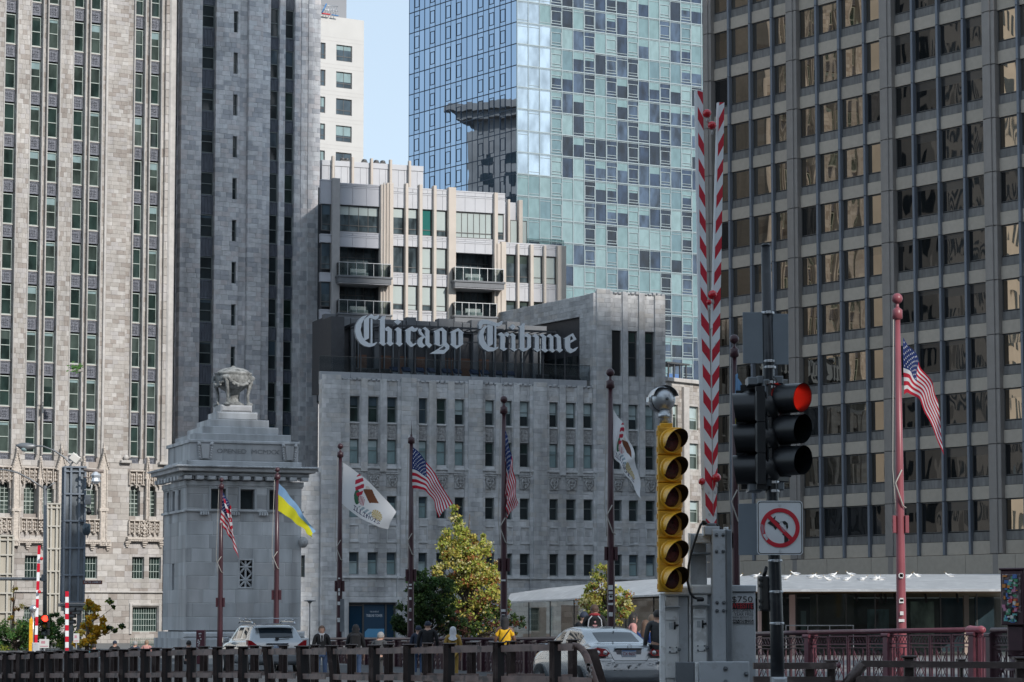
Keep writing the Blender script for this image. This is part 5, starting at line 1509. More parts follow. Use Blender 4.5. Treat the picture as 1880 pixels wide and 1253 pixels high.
FONT = {'I':'111 010 010 010 111','L':'100 100 100 100 111','N':'1001 1101 1011 1001 1001','O':'0110 1001 1001 1001 0110','S':'0111 1000 0110 0001 1110'}
def illinois(u, v):
    x, y = u*1.6, v
    tx0 = .42; cx = tx0; 
    if .80 < y < .92:
        col = (x-tx0)/.0265
        pos = 0
        for chh in 'ILLINOIS':
            g = FONT[chh].split(); w = len(g[0])
            if pos <= col < pos+w:
                r_ = int((y-.80)/.024); 
                return (.06,.06,.12) if g[min(4,r_)][int(col-pos)] == '1' else WHT
            pos += w+1
    dx, dy = (x-.80)/1.3, (y-.42)/1.25
    x, y = dx+.82, dy+.36
    if abs(dy+.10) < .15-abs(dx-.06)*.75 and dx > -.12: return (.16,.06,.03)          # eagle
    if (dx+.22)**2/.01+(dy+.12)**2/.05 < 1 and math.sin((x+y)*45) > -.3: return (.45,.03,.06)   # ribbon
    if (dx+.02)**2+(dy+.18)**2 < .004: return (.6,.55,.5)
    if (dx-.28)**2+(dy-.22)**2 < .018: return (.45,.33,.10) if math.sin(math.atan2(dy-.22,dx-.28)*14) > 0 else (.6,.56,.45)
    if (dx+.12)**2+(dy-.12)**2 < .008: return (.4,.05,.08) if int(x*60) % 2 else WHT
    if (dx+.24)**2/.006+(dy-.12)**2/.02 < 1: return (.05,.14,.08)
    if (dx-.05)**2/.05+(dy-.28)**2/.006 < 1 and math.sin(x*70+y*50) > -.2: return (.30,.38,.42)
    return WHT
def flagpole(px, Ytop, ptop, pbase, label, mat_, topw, tilt=0.0, short_head=False, box_=None, stickers=False):
    base = at(px, 1144, Ytop); base.z = 0
    zt = CAMZ + (1144-ptop)*Ytop/F
    o = thing('flagpole', label, 'flagpole', base, 0, group='flagpoles along the bridge railing')
    r0 = topw*Ytop/F/2
    b = MB()
    b.tube([(0,0,0),(0,0,1.3),(0,0,zt*.55),(0,0,zt-.62)], [r0*1.6, r0*1.45, r0*1.2, r0*.8], 12); b.build('pole', mat_, o)
    hz = zt-.62
    b = MB(); b.lathe([(r0*.8,0),(r0*1.5,.03),(r0*1.5,.22),(r0*.9,.26),(r0*.5,.28),(r0*.5,.36)], (0,0,hz), 12); b.build('collar', mat_, o)
    if not short_head:
        b = MB(); b.ball((0,0,hz+.36+.12), .125, 12); b.build('finial_ball', mat_, o)
    else:
        b = MB(); b.tube([(0,0,hz+.36),(0,0,hz+.9)], [.02,.005], 5); b.build('spike', mat_, o)
    b = MB(); zz = 2.9
    b.tube([(-r0*1.3,-.05,hz),(-r0*2.2,-.1,hz*.6),(-r0*1.8,-.12,zz+1.6),(-r0*1.5,-.1,zz+1.2)], .012, 4); 
    b.tube([(r0*.5,-r0*1.3,zz+2.1),(-r0*1.5,-r0*1.8,zz+1.8),(r0*.6,-r0*1.7,zz+1.3),(r0*1.6,-.1,zz+1.25)], .018, 4); b.build('halyard', cord_m, o)
    if box_:
        b = MB(); z0 = CAMZ + (1144-box_[1])*Ytop/F; z1 = CAMZ + (1144-box_[0])*Ytop/F
        b.bbox(-r0*2.3, -r0*1.3, -.08, .08, z0, z1, .01); b.bbox(r0*1.3, r0*2.4, -.1, .08, z0, z1, .01); b.box(-r0*2.3, r0*2.3, -.03, .03, z0+.1, z0+.16); b.box(-r0*2.3, r0*2.3, -.03, .03, z1-.16, z1-.1); b.build('bracket', mat_, o)
    if stickers:
        r = random.Random(int(px)); b = MB()
        for k in range(6):
            z_ = CAMZ + (1144-r.uniform(1060,1150))*Ytop/F; w = r.uniform(.04,.09); b.box(-w, w*.6, -r0*1.65-.012, -r0*1.65-.004, z_, z_+r.uniform(.05,.14))
        b.build('stickers', patch_m, o)
    return o, base
def flag(name, label, group, px, Y, outline, colf, nu, nv, amp=.08, seed=0, ncol=5, yo=-.05):
    """outline: photo points of hoist top, hoist bottom, fly top, fly bottom plus waists; cloth hangs in folds between them"""
    (htx,hty),(hbx,hby),(ftx,fty),(fbx,fby),(mtx,mty),(mbx,mby) = outline
    base = at(htx, hty, Y)
    def P(x, y): p = at(x, y, Y); return p - base
    HT, HB, FT, FB, MT, M_B = P(htx,hty), P(hbx,hby), P(ftx,fty), P(fbx,fby), P(mtx,mty), P(mbx,mby)
    def fold(u, v):
        def q(a, m, e): return a*(1-u)**2 + (m*2 - (a+e)*.5)*2*u*(1-u) + e*u*u
        t, bm = q(HT,MT,FT), q(HB,M_B,FB)
        p = t.lerp(bm, v)
        ph = seed + u*ncol*2*math.pi*.5 + v*1.6
        f = amp*(.15+u)**.8
        p = p + Vector((math.cos(ph*1.3+v*3)*f*.25, math.sin(ph+v*2.2)*f*1.6, math.sin(ph*1.7)*f*.12))
        return (p.x, p.y+yo, p.z)
    me = cloth('cloth', nu, nv, 1, 1, colf, fold); me.materials.append(cloth_m)
    o = thing(name, label, 'flag', base, 0, group)
    link('cloth', me, o); return o
PL = [(404,131.7,877,7,'farthest left flagpole, dark maroon, in front of the bridge house',pole_m,(1098,1115),False),
      (507,122.5,858,7.5,'dark maroon flagpole flying the blue and yellow flag by the bridge house',pole_m,(1084,1102),False),
      (623,105.7,814,7.8,'dark maroon flagpole flying the unfurled white state flag',pole_m,(1067,1087),True),
      (754,97.7,786,8.5,'dark maroon flagpole with a spiked head left of the yellow tree',pole_m,(1046,1068),True),
      (925,83.2,726,9.5,'dark maroon flagpole just right of the yellow tree',pole_m,(1026,1050),True),
      (1122,74.2,675,10.5,'dark maroon flagpole with a furled white flag, above the silver saloon',pole_m,(1005,1030),True),
      (1352,65.7,612,11,'dark maroon flagpole half hidden between the gate arms and traffic signal',pole_m,(979,1007),False),
      (1655,57.1,535,12.5,'sunlit red flagpole standing free on the right',pole_r,(948,980),True)]
for px, Y, pt, tw, lab, m_, bx, stk in PL: flagpole(px, Y, pt, 0, lab, m_, tw, short_head=(px == 754), box_=bx, stickers=stk)
flag('national_flag', 'stars and stripes hanging limp on the farthest left pole', 'stars and stripes flags', 404, 131.7, [(406,898),(404,965),(412,915),(439,1031),(424,930),(421,985)], us, 90, 65, .12, 1.0)
flag('blue_yellow_flag', 'pale blue and yellow flag drooping in front of the bridge house', None, 509, 122.5, [(511,886),(511,938),(577,975),(574,989),(541,922),(545,962)], ua, 60, 40, .16, 2.0, 4)
flag('state_flag', 'white state flag spread open with eagle emblem and ILLINOIS lettering', 'white state flags', 625, 105.7, [(630,850),(628,925),(727,940),(712,972),(680,888),(668,955)], illinois, 150, 100, .07, .4, 3)
flag('national_flag', 'stars and stripes streaming left of the yellow tree', 'stars and stripes flags', 756, 97.7, [(757,820),(757,898),(830,925),(805,952),(790,858),(788,908)], us, 120, 78, .11, 2.2, 4)
flag('national_flag', 'stars and stripes hanging narrow on the pole right of the yellow tree', 'stars and stripes flags', 927, 83.2, [(928,790),(927,880),(950,925),(932,952),(941,850),(929,925)], us, 100, 72, .14, 3.0, 5)
flag('state_flag', 'white state flag furled into a narrow drape over the saloon', 'white state flags', 1124, 74.2, [(1126,752),(1126,838),(1172,868),(1178,918),(1152,800),(1140,858)], illinois, 130, 90, .16, .9, 4)
flag('blue_yellow_flag', 'blue and yellow flag hanging limp between the gate arms and traffic signal', None, 1352, 65.7, [(1349,690),(1349,830),(1365,760),(1361,892),(1358,700),(1354,870)], ua, 40, 50, .14, 2.6, 4)
flag('national_flag', 'bright sunlit stars and stripes on the red pole at the right', 'stars and stripes flags', 1657, 57.1, [(1658,620),(1658,725),(1722,732),(1731,838),(1693,675),(1690,742)], us, 130, 86, .13, 1.2, 4)
# ================================================================ dark brown bridge guard fence in front
def lerp_tab(t, x):
    for (x0, y0), (x1, y1) in zip(t[:-1], t[1:]):
        if x <= x1 or (x1, y1) == t[-1]: return y0 + (y1-y0)*(x-x0)/(x1-x0)
FY = [(-60,46),(0,45),(380,39.5),(700,33.5),(1060,30),(1120,29.5)]
FT = [(-60,1205),(0,1203),(380,1193),(700,1190),(1060,1182),(1120,1181)]
FL_ = [(-60,1237),(0,1236),(380,1234),(700,1238),(1060,1242),(1120,1243)]
brown = mat('brown_steel', (.062,.042,.038), .45, var=.25, vscale=3, bump=.15, bscale=30, wear=(.16,.125,.11), wearamt=.5, wscale=3, metal=.2)
brown2 = mat('rail_steel', (.19,.12,.10), .55, var=.3, vscale=4, bump=.15, bscale=30, wear=(.03,.022,.02), wearamt=.8, wscale=5)
rivet_m = mat('dark_rivet', (.02,.016,.016), .5)
gf = thing('guard_fence', 'long dark brown steel guard fence with two rails across the foreground', 'fence', (0, 36, 0))
def FP(px, back=0.0):
    Y = lerp_tab(FY, px) + back
    zt = CAMZ - (lerp_tab(FT, px)-1144)*(Y-back)/F; zl = CAMZ - (lerp_tab(FL_, px)-1144)*(Y-back)/F
    return (px-940)/F*Y, Y-36, zt, zl
front_p = [(-30,0),(-8,0),(12,0),(36,0),(62,.0),(88,-.05),(124,0),(151,-.06),(190,0),(224,0),(263,0),(302,0),(347,0),(394,-.03),(441,.0),(484,-.12),(546,-.05),(601,-.14),(679,0),(742,0),(815,0),(905,0),(1008,0)]
def post(mbk, px, tilt, back=0.0, w=.15, name='post', m=brown):
    X, Y, zt, zl = FP(px, back); b = MB(); top = zt + .028; s = lambda z: tilt*(top-z)*-1
    for (x0, x1, y0, y1) in ((0,.034,-.11,.11),(.036,.045+w,.0,.025),(.036,.060,-.11,-.001),(.045+w-.035,.045+w,.026,.12)):
        b.add([(X+x0+s(0),Y+y0,-.05),(X+x1+s(0),Y+y0,-.05),(X+x1+s(0),Y+y1,-.05),(X+x0+s(0),Y+y1,-.05),(X+x0,Y+y0,top),(X+x1,Y+y0,top),(X+x1,Y+y1,top),(X+x0,Y+y1,top)],
              [(0,3,2,1),(4,5,6,7),(0,1,5,4),(1,2,6,5),(2,3,7,6),(3,0,4,7)])
    b.bbox(X-.02, X+.065+w, Y-.13, Y+.13, top+.001, top+.018, .008)
    b.build(name, m, gf)
    if w > .08:
        b = MB(); b.box(X+.046+s(zt), X+.045+w+s(zt), Y-.108, Y-.085, -.05, zt-.02); b.build('web_plate', rivet_m, gf)
for px, t in front_p: post(None, px, t, w=.13 if px == 546 else .085 if px < 600 else .095)
for px in (0,24,50,74,106,138,171,207,243,283,325,371,418,463,515,572,640,707,778,858,930,1042): post(None, px, 0, back=1.3, w=.07)
def rail(pxs, which, back=0.0, m=brown2, hgt=.075, name='rail'):
    for a, c_ in zip(pxs[:-1], pxs[1:]):
        A, B_ = FP(a, back), FP(c_, back); za, zb = A[2+which], B_[2+which]; b = MB()
        wob = random.uniform(-.008,.008)
        b.add([(A[0]+.1,A[1]-.17,za-hgt),(B_[0],B_[1]-.17,zb-hgt+wob),(B_[0],B_[1]-.09,zb-hgt+wob),(A[0]+.1,A[1]-.09,za-hgt),
               (A[0]+.1,A[1]-.16,za),(B_[0],B_[1]-.16,zb+wob),(B_[0],B_[1]-.09,zb+wob),(A[0]+.1,A[1]-.09,za)],
              [(0,3,2,1),(4,5,6,7),(0,1,5,4),(1,2,6,5),(2,3,7,6),(3,0,4,7)])
        b.build(name, m, gf)
ps = [p for p, _ in front_p] 
rail(ps + [1052], 0); rail(ps + [1085], 1)
bk = [-30] + list(range(40, 1060, 120)) + [1050]
rail(bk, 0, 1.3, hgt=.06); rail(bk, 1, 1.3, hgt=.06)
# swept end of the fence
A = FP(1008); b = MB()
P_ = [at(1050,1186,30.1), at(1060,1187,30.1), at(1068,1192,30.05), at(1076,1205,30.0), at(1092,1253,29.9), at(1112,1320,29.8)]
P_ = [p - Vector((0,36,0)) for p in P_]
b.tube([p+Vector((0,-.14,0)) for p in P_], .042, 8); b.tube([p+Vector((.0,-.05,0)) for p in P_], .04, 8); b.build('swept_rail', brown2, gf)
b = MB(); p, q = at(1080,1192,30)-Vector((0,36,0)), at(1118,1345,30)-Vector((0,36,0))
b.add([(p.x-.06,p.y,p.z),(p.x+.10,p.y,p.z),(p.x+.10,p.y+.12,p.z),(p.x-.06,p.y+.12,p.z),(q.x-.02,q.y,q.z),(q.x+.14,q.y,q.z),(q.x+.14,q.y+.12,q.z),(q.x-.02,q.y+.12,q.z)],
      [(3,2,1,0),(4,5,6,7),(0,1,5,4),(1,2,6,5),(2,3,7,6),(3,0,4,7)]); b.build('raking_post', brown, gf)
b = MB(); r = random.Random(8)
for k in range(26):
    t = r.choice([(1075+r.random()*10,1222+r.random()*28)]); p = at(t[0],t[1],29.75)-Vector((0,36,0)); b.box(p.x, p.x+.02, p.y-.01, p.y, p.z, p.z+.03)
b.build('paint_chip', mat('chipped_primer', (.5,.45,.42), .7), gf, kind='stuff')

# lower fences at the right
def low_fence(label, pts_top, pts_low, posts, slant=None, endcap=None):
    Y = 30.0; base = at(pts_top[0][0], pts_top[0][1], Y)
    o = thing('guard_fence', label, 'fence', (base.x, Y, 0))
    def L(px, py): p = at(px, py, Y); return (p.x-base.x, 0, p.z)
    for nm, pts, h in (('rail', pts_top, .075), ('rail', pts_low, .08)):
        for a, c_ in zip(pts[:-1], pts[1:]):
            A, B_ = L(*a), L(*c_); b = MB()
            b.add([(A[0],-.06,A[2]-h),(B_[0],-.06,B_[2]-h),(B_[0],.06,B_[2]-h),(A[0],.06,A[2]-h),(A[0],-.05,A[2]),(B_[0],-.05,B_[2]),(B_[0],.06,B_[2]),(A[0],.06,A[2])],
                  [(0,3,2,1),(4,5,6,7),(0,1,5,4),(1,2,6,5),(2,3,7,6),(3,0,4,7)]); b.build(nm, brown, o)
    for px, py, w in posts:
        A = L(px, py); b = MB(); b.bbox(A[0]-w/2, A[0]+w/2, .061, .16, -.1, A[2], .01); b.bbox(A[0]-w/2-.03, A[0]+w/2+.03, .03, .2, A[2]+.001, A[2]+.03, .01); b.build('post', brown, o)
    if slant:
        A, B_ = L(*slant[0]), L(*slant[1]); b = MB(); b.tube([(A[0],0,A[2]-.04),(B_[0],0,B_[2])], .065, 8); b.build('raking_strut', brown, o)
low_fence('short dark brown fence end between the poster cabinet and the ornate railing', [(1383,1217),(1534,1217)], [(1383,1242),(1525,1243)], [(1488,1222,.1),(1528,1217,.09)])
low_fence('dark brown fence with raking end in front of the ornate railing at right', [(1582,1213),(1670,1214),(1875,1216),(1960,1216)], [(1570,1241),(1670,1242),(1875,1245),(1960,1245)], [(1671,1209,.11),(1767,1215,.03),(1876,1211,.1)], [(1584,1214),(1540,1275)])

# ================================================================ ornate maroon railing of the bridge
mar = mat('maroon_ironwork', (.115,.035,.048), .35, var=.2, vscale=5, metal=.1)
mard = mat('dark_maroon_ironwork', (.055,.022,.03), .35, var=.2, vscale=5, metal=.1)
_pan = {}
def rail_panel(w, m, h=1.0):
    k = (round(w,2), m.name)
    if k in _pan: return _pan[k]
    b = MB(); f_ = .02
    b.box(0, f_, -.02, .02, 0, h); b.box(w-f_, w, -.02, .02, 0, h)
    b.box(f_, w-f_, -.02, .02, h-.03, h); b.box(f_, w-f_, -.02, .02, h-.20, h-.17); b.box(f_, w-f_, -.02, .02, 0, .04); b.box(f_, w-f_, -.02, .02, h-.27, h-.25)
    n = 6                                                # little crossed scrolls along the top
    for i in range(n):
        x0, x1 = f_+(w-2*f_)*i/n, f_+(w-2*f_)*(i+1)/n
        b.tube([(x0,0,h-.17),(x1,0,h-.03)], .009, 4, smooth=False); b.tube([(x0,0.012,h-.03),(x1,0.012,h-.17)], .009, 4, smooth=False)
    a, c_ = w*.24, w*.76
    b.box(a-.01, a+.01, -.015, .015, .04, h-.27); b.box(c_-.01, c_+.01, -.015, .015, .04, h-.27)
    b.tube([(a,0,.06),(c_,0,h-.34)], .014, 4, smooth=False); b.tube([(a,.02,h-.34),(c_,.02,.06)], .014, 4, smooth=False)
    b.tube([(w/2,-.01,.05),(w/2,-.01,h-.28)], .010, 4, smooth=False)
    b.lathe([(.0,-.02),(.055,-.02),(.055,.02),(.0,.02)], (w/2,0,h*.36), 8, axis='y')
    for s in (-1, 1):
        b.tube([(w/2,0,h-.34),(w/2+s*w*.12,0,h-.42),(w/2+s*w*.2,0,h-.5),(w/2+s*w*.1,0,h*.36)], .009, 4, smooth=False)
        b.tube([(w/2,0,.1),(w/2+s*w*.12,0,.2),(w/2+s*w*.2,0,.26),(w/2+s*w*.1,0,h*.36)], .009, 4, smooth=False)
    _pan[k] = b.mesh('lattice_panel', m); return _pan[k]
def ornate(label, p0, p1, n, m, zt0, zt1, posts_every=4, end=False, start=True):
    d = Vector((p1[0]-p0[0], p1[1]-p0[1])); L = d.length
    o = thing('ornate_railing', label, 'railing', (p0[0], p0[1], zt0-1.12), math.atan2(d.y, d.x)); sl = (zt1-zt0)/L
    w = L/n
    for i in range(n): link('lattice_panel', rail_panel(w-.05, m), o, (w*i+.025, 0, sl*w*(i+.5)))
    b = MB(); b.tube([(0,0,1.08),(L,0,1.08+sl*L)], .055, 10); b.build('hand_rail', m, o)
    for i in range(0 if start else posts_every, n+1, posts_every):
        b = MB(); x = w*i; b.bbox(x-.09, x+.09, -.10, .12, -.4, 1.03+sl*x, .02); b.bbox(x-.12, x+.12, -.13, .14, .96+sl*x, 1.035+sl*x, .02); b.build('post', m, o)
    if end:
        b = MB(); b.lathe([(.01,-.02),(.07,0),(.09,.08),(.07,.30),(.085,.42),(.05,.5),(.01,.5)], (L-.2,0,1.08+sl*L), 12, axis='x')
        b.build('rail_end', mat('sunlit_ironwork', (.30,.07,.09), .35), o)  # railing maroon lightened to paint the sun on its right end
        b = MB()
        for q in range(4): b.box(L+.05+q*.09, L+.09+q*.09, -.02, .02, -.2, 1.0+sl*L)
        b.box(L, L+.42, -.02, .02, .93+sl*L, .97+sl*L); b.build('baluster', mat('sunlit_ironwork', (.30,.07,.09), .35), o)
def XY(px, Y): return ((px-940)/F*Y, Y)
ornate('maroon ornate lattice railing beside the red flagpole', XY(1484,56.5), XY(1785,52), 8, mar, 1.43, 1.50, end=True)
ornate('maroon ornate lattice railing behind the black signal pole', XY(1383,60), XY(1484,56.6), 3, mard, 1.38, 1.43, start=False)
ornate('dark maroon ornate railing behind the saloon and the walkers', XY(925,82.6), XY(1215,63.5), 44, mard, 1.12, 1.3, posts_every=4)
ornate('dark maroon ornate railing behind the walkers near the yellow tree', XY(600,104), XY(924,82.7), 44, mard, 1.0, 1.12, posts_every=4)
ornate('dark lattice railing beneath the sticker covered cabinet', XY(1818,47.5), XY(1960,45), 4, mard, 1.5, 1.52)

# ================================================================ sticker cabinet at the right edge
sc_ = thing('signal_cabinet', 'maroon control cabinet plastered with stickers at the right edge', 'cabinet', (XY(1834,46)[0], 46, 0), R(-38))
sl_ = F/46
b = MB(); z0, z1 = CAMZ-(1148-1144)/sl_, CAMZ+(1144-1048)/sl_
w1 = .46; b.bbox(0, w1, 0, .55, z0, z1, .02); b.bbox(-.02, w1+.02, -.02, .57, z1, z1+.04, .015); b.build('body', mard, sc_)
b = MB(); b.bbox(.05, w1-.05, -.03, -.001, z0+.22, z1-.07, .015); b.build('door', mat('worn_maroon_door', (.09,.06,.065), .5, wear=(.4,.35,.35), wearamt=.8, wscale=14), sc_)
b = MB(); b.bbox(.06, w1-.06, .1, .4, 1.0, z0-.001, .03); b.lathe([(.28,0),(.28,.06),(.2,.1),(.2,.3),(.26,.36)], (.23,.28,.75), 12); b.tube([(.23,.28,-.1),(.23,.28,1.0)], .12, 10); b.build('stand', mard, sc_)
r = random.Random(3)
scol = [mat('sticker_'+n, c, .5) for n, c in (('white',(.6,.6,.58)),('blue',(.08,.16,.4)),('red',(.5,.06,.06)),('orange',(.6,.22,.05)),('green',(.08,.3,.16)),('black',(.02,.02,.02)),('pink',(.5,.2,.3)),('teal',(.15,.45,.42)))]
for k in range(170):
    b = MB(); w, h = r.uniform(.025,.085), r.uniform(.02,.075)
    if k < 90: x, z = r.uniform(.06, w1-.15), r.uniform(z0+.03, z1-.12); b.bbox(x, x+w, -.034-.0004*k, -.031, z, z+h, .0003) if z > z0+.22 else b.bbox(x, x+w, -.003-.0004*k, -.0005, z, z+h, .0003)
    else: y, z = r.uniform(.03,.44), r.uniform(z0+.03,z1-.1); b.box(w1+.0005, w1+.003+.0004*k, y, y+w, z, z+h)
    b.build('sticker', r.choice(scol), sc_)

# ================================================================ gate: steel cabinets, beams, arms, lamps, bell  (33 m away)
GY = 33.0; gs = F/GY
steel = mat('painted_steel_grey', (.46,.48,.50), .45, var=.12, vscale=2.5, metal=.1, wear=(.25,.25,.25), wearamt=.35, wscale=5)
steel_l = mat('white_cabinet_paint', (.78,.78,.77), .5, var=.08, vscale=2, wear=(.28,.24,.2), wearamt=.35, wscale=6)
steel_d = mat('dark_galvanised', (.17,.185,.20), .45, var=.2, vscale=3, metal=.4)
blackp = mat('black_plastic', (.012,.012,.014), .35, spec=.5); blk = mat('black_gloss_paint', (.016,.018,.022), .3, var=.2, vscale=4, wear=(.05,.05,.055), wearamt=.5, wscale=8)
yel = mat('yellow_signal_paint', (.78,.40,.02), .4, var=.12, vscale=5, wear=(.35,.16,.02), wearamt=.4, wscale=7)
lens_off = mat('unlit_red_lens', (.10,.010,.014), .2, spec=.8, var=.5, vscale=14, bump=.8, bscale=90)
lamp_red = mat('red_lamp_lens', (.60,.008,.02), .12, spec=.8)
tape_w = mat('arm_white', (.82,.83,.85), .4, var=.04, vscale=3); tape_r = mat('arm_red', (.58,.008,.03), .4, var=.08, vscale=3)
edge_w = mat('arm_white_edge', (.85,.86,.87), .35)
GX = lambda px: (px-940)/F*GY
GZ = lambda py: at(940, py, GY).z
def gbox(px0, px1, py0, py1, y0, y1, c=.01):
    b = MB(); b.bbox(GX(px0)-GX(1300), GX(px1)-GX(1300), y0, y1, GZ(py1), GZ(py0), c); return b
ga_o = (GX(1300), GY, 0)
def gthing(name, label, cat, group=None): return thing(name, label, cat, ga_o, 0, group)
def cabinet(px0, pxf, px1, ptop, label):
    o = gthing('gate_cabinet', label, 'cabinet', 'white gate control cabinets')
    gbox(px0+1, pxf-1, ptop+18, 1380, -.02, .6).build('body', steel_l, o)
    gbox(px0, px1, ptop+18.5, 1380, .02, .7).build('side', steel, o)
    gbox(px0-2, px1+.5, ptop, ptop+17.5, -.06, .75, .02).build('lid', steel_l, o)
    gbox(px0-1, pxf+1, ptop+36, ptop+39, -.10, -.021).build('rain_hood', steel, o)
    gbox(px0+1, pxf-4, ptop+45, 1245, -.045, -.021, .004).build('door', steel_l, o)
    gbox(px0+1, pxf-8, ptop+58, ptop+62, -.06, -.046, .003).build('hasp_bar', steel_l, o)
    gbox(px0+8, px0+14, ptop+66, ptop+78, -.055, -.046, .003).build('lock_plate', steel, o)
    q = MB(); x, z = GX(px0+18)-GX(1300), GZ(ptop+72); q.tube([(x,-.06,z+.05),(x,-.06,z-.05)], .012, 5); q.tube([(x,-.06,z),(x+.05,-.07,z+.005)], .014, 5); q.build('handle', blackp, o)
    gbox(px0+7, px0+23, ptop+110, ptop+122, -.06, -.046, .004).build('latch_plate', steel_l, o)
    q = MB()
    for dx in (9,21):
        for dy in (112,120): q.ball((GX(px0+dx)-GX(1300), -.062, GZ(ptop+dy)), .012, 5)
    q.ball((GX(px0+26)-GX(1300), -.05, GZ(ptop+116)), .025, 6); q.build('bolt', steel_d, o)
    return o
cabinet(1219, 1246, 1263, 1077, 'left white steel cabinet below the yellow lamp stack')
cabinet(1270, 1299, 1306, 1074, 'white steel cabinet between the lamp stack and the riveted column')
fr = gthing('riveted_column', 'grey riveted steel column and beams carrying the striped gate arms', 'gate post')
b = gbox(1304, 1329, 974, 1400, -.28, -.25, .01); b.build('column_face', steel, fr)
b = MB(); x0, x1 = GX(1304)-GX(1300), GX(1337)-GX(1300)
b.box(x0, x0+.015, -.249, .0, -.3, GZ(976)); b.build('column_flange', steel, fr)
b = MB(); xm = GX(1330)-GX(1300); b.bbox(xm-.01, xm+.07, -.30, .0, -.3, GZ(974), .015); b.build('column_flange', steel_d, fr)
gbox(1330.5, 1337, 968, 1400, -.02, .2).build('column_flange', steel_l, fr)
gbox(1265, 1299, 979, 1400, .15, .2).build('rear_beam', steel, fr); gbox(1264, 1268, 979, 1400, .0, .149).build('beam_flange', steel_l, fr)
gbox(1276, 1304, 983, 998, -.1, .14).build('cross_beam', steel_l, fr); gbox(1270, 1303, 1015, 1019, -.08, .14).build('cross_beam', steel_d, fr)
gbox(1290, 1318, 968, 984, -.24, .14).build('arm_bracket', steel, fr); gbox(1296, 1312, 962, 971, -.22, .1).build('arm_pivot', steel_d, fr)
for i, (px, py) in enumerate([(x, y) for y in (984,1014,1107,1122) for x in (1312,1324)]):
    q = MB(); q.lathe([(.022,-.012),(.024,0),(.018,.006)], (GX(px)-GX(1300), -.285, GZ(py)), 6, axis='y'); q.ball((GX(px)-GX(1300), -.295, GZ(py)), .015, 6); q.build('bolt', steel_d, fr)
gbox(1215, 1220, 1103, 1400, -.05, .1).build('conduit', steel, fr)
gbox(1278, 1368, 1214, 1400, -.42, -.36).build('base_plate', steel, fr); gbox(1236, 1270, 1215, 1400, -.32, -.26).build('base_plate', steel_d, fr); gbox(1271,1277.5,1216,1400,-.34,-.2).build('base_plate', steel_l, fr)
for px, py in ((1325,1227),(1362,1237),(1325,1251)):
    q = MB(); q.lathe([(.03,-.02),(.032,0)], (GX(px)-GX(1300), -.42, GZ(py)), 6, axis='y'); q.ball((GX(px)-GX(1300),-.44,GZ(py)), .02, 6); q.build('bolt', steel_d, fr)
pcab = gthing('poster_cabinet', 'grey steel cabinet with a web development poster stuck on it', 'cabinet')
gbox(1339, 1384, 1088, 1400, -.12, .5, .01).build('body', steel, pcab); gbox(1338, 1385.5, 1075, 1087.5, -.15, .55, .01).build('lid', steel, pcab)
pst = gbox(1337.5, 1381, 1095, 1146, -.13, -.121, .001).build('poster', mat('poster_paper', (.55,.56,.57), .7, var=.08, vscale=9), pcab)
bt = mat('poster_black', (.015,.015,.018), .7); rt = mat('poster_red', (.5,.03,.04), .7); wt = mat('poster_white', (.55,.55,.55), .7)
gbox(1338, 1380.5, 1107.5, 1119, -.134, -.1305, .0005).build('poster_band', bt, pst); gbox(1338.5, 1380, 1138, 1145, -.134, -.1305, .0005).build('poster_band', bt, pst)
cxg = GX(1359.5)-GX(1300)
for s, py, hh, m_, wd in (('$750',1101.5,.11,bt,38),('WEBSITE',1113.2,.10,rt,40),('DEVELOPMENT',1122,.06,bt,40),('1 YEAR FREE',1128.6,.06,bt,39),('WWW.BESTSITE.US',1134.5,.04,bt,39),('847-505-23*',1141.5,.058,wt,38)):
    text('lettering', s.replace('*','5'), hh, m_, pst, (cxg, -.136, GZ(py)), ext=.0008, width=wd/gs)
q = MB(); P_ = [(1288,961),(1284,966),(1277,985),(1268,1012),(1262,1040),(1260,1068),(1264,1088),(1272,1098),(1281,1101)]
q.tube([(GX(x)-GX(1300), -.16, GZ(y)) for x, y in P_], .016, 8); q.lathe([(.03,-.05),(.03,.02),(.02,.04)], (GX(1284)-GX(1300),-.16,GZ(1101)), 8, axis='x')
q.tube([(GX(1289)-GX(1300),-.16,GZ(961)),(GX(1294)-GX(1300),-.12,GZ(961))], .03, 8); q.build('black_cable', blackp, fr)
q = MB(); q.tube([(GX(x)-GX(1300), .1, GZ(y)) for x, y in ((1316,962),(1330,975),(1338,1000),(1340,1040),(1341,1076))], .012, 6); q.build('black_cable', blackp, fr)
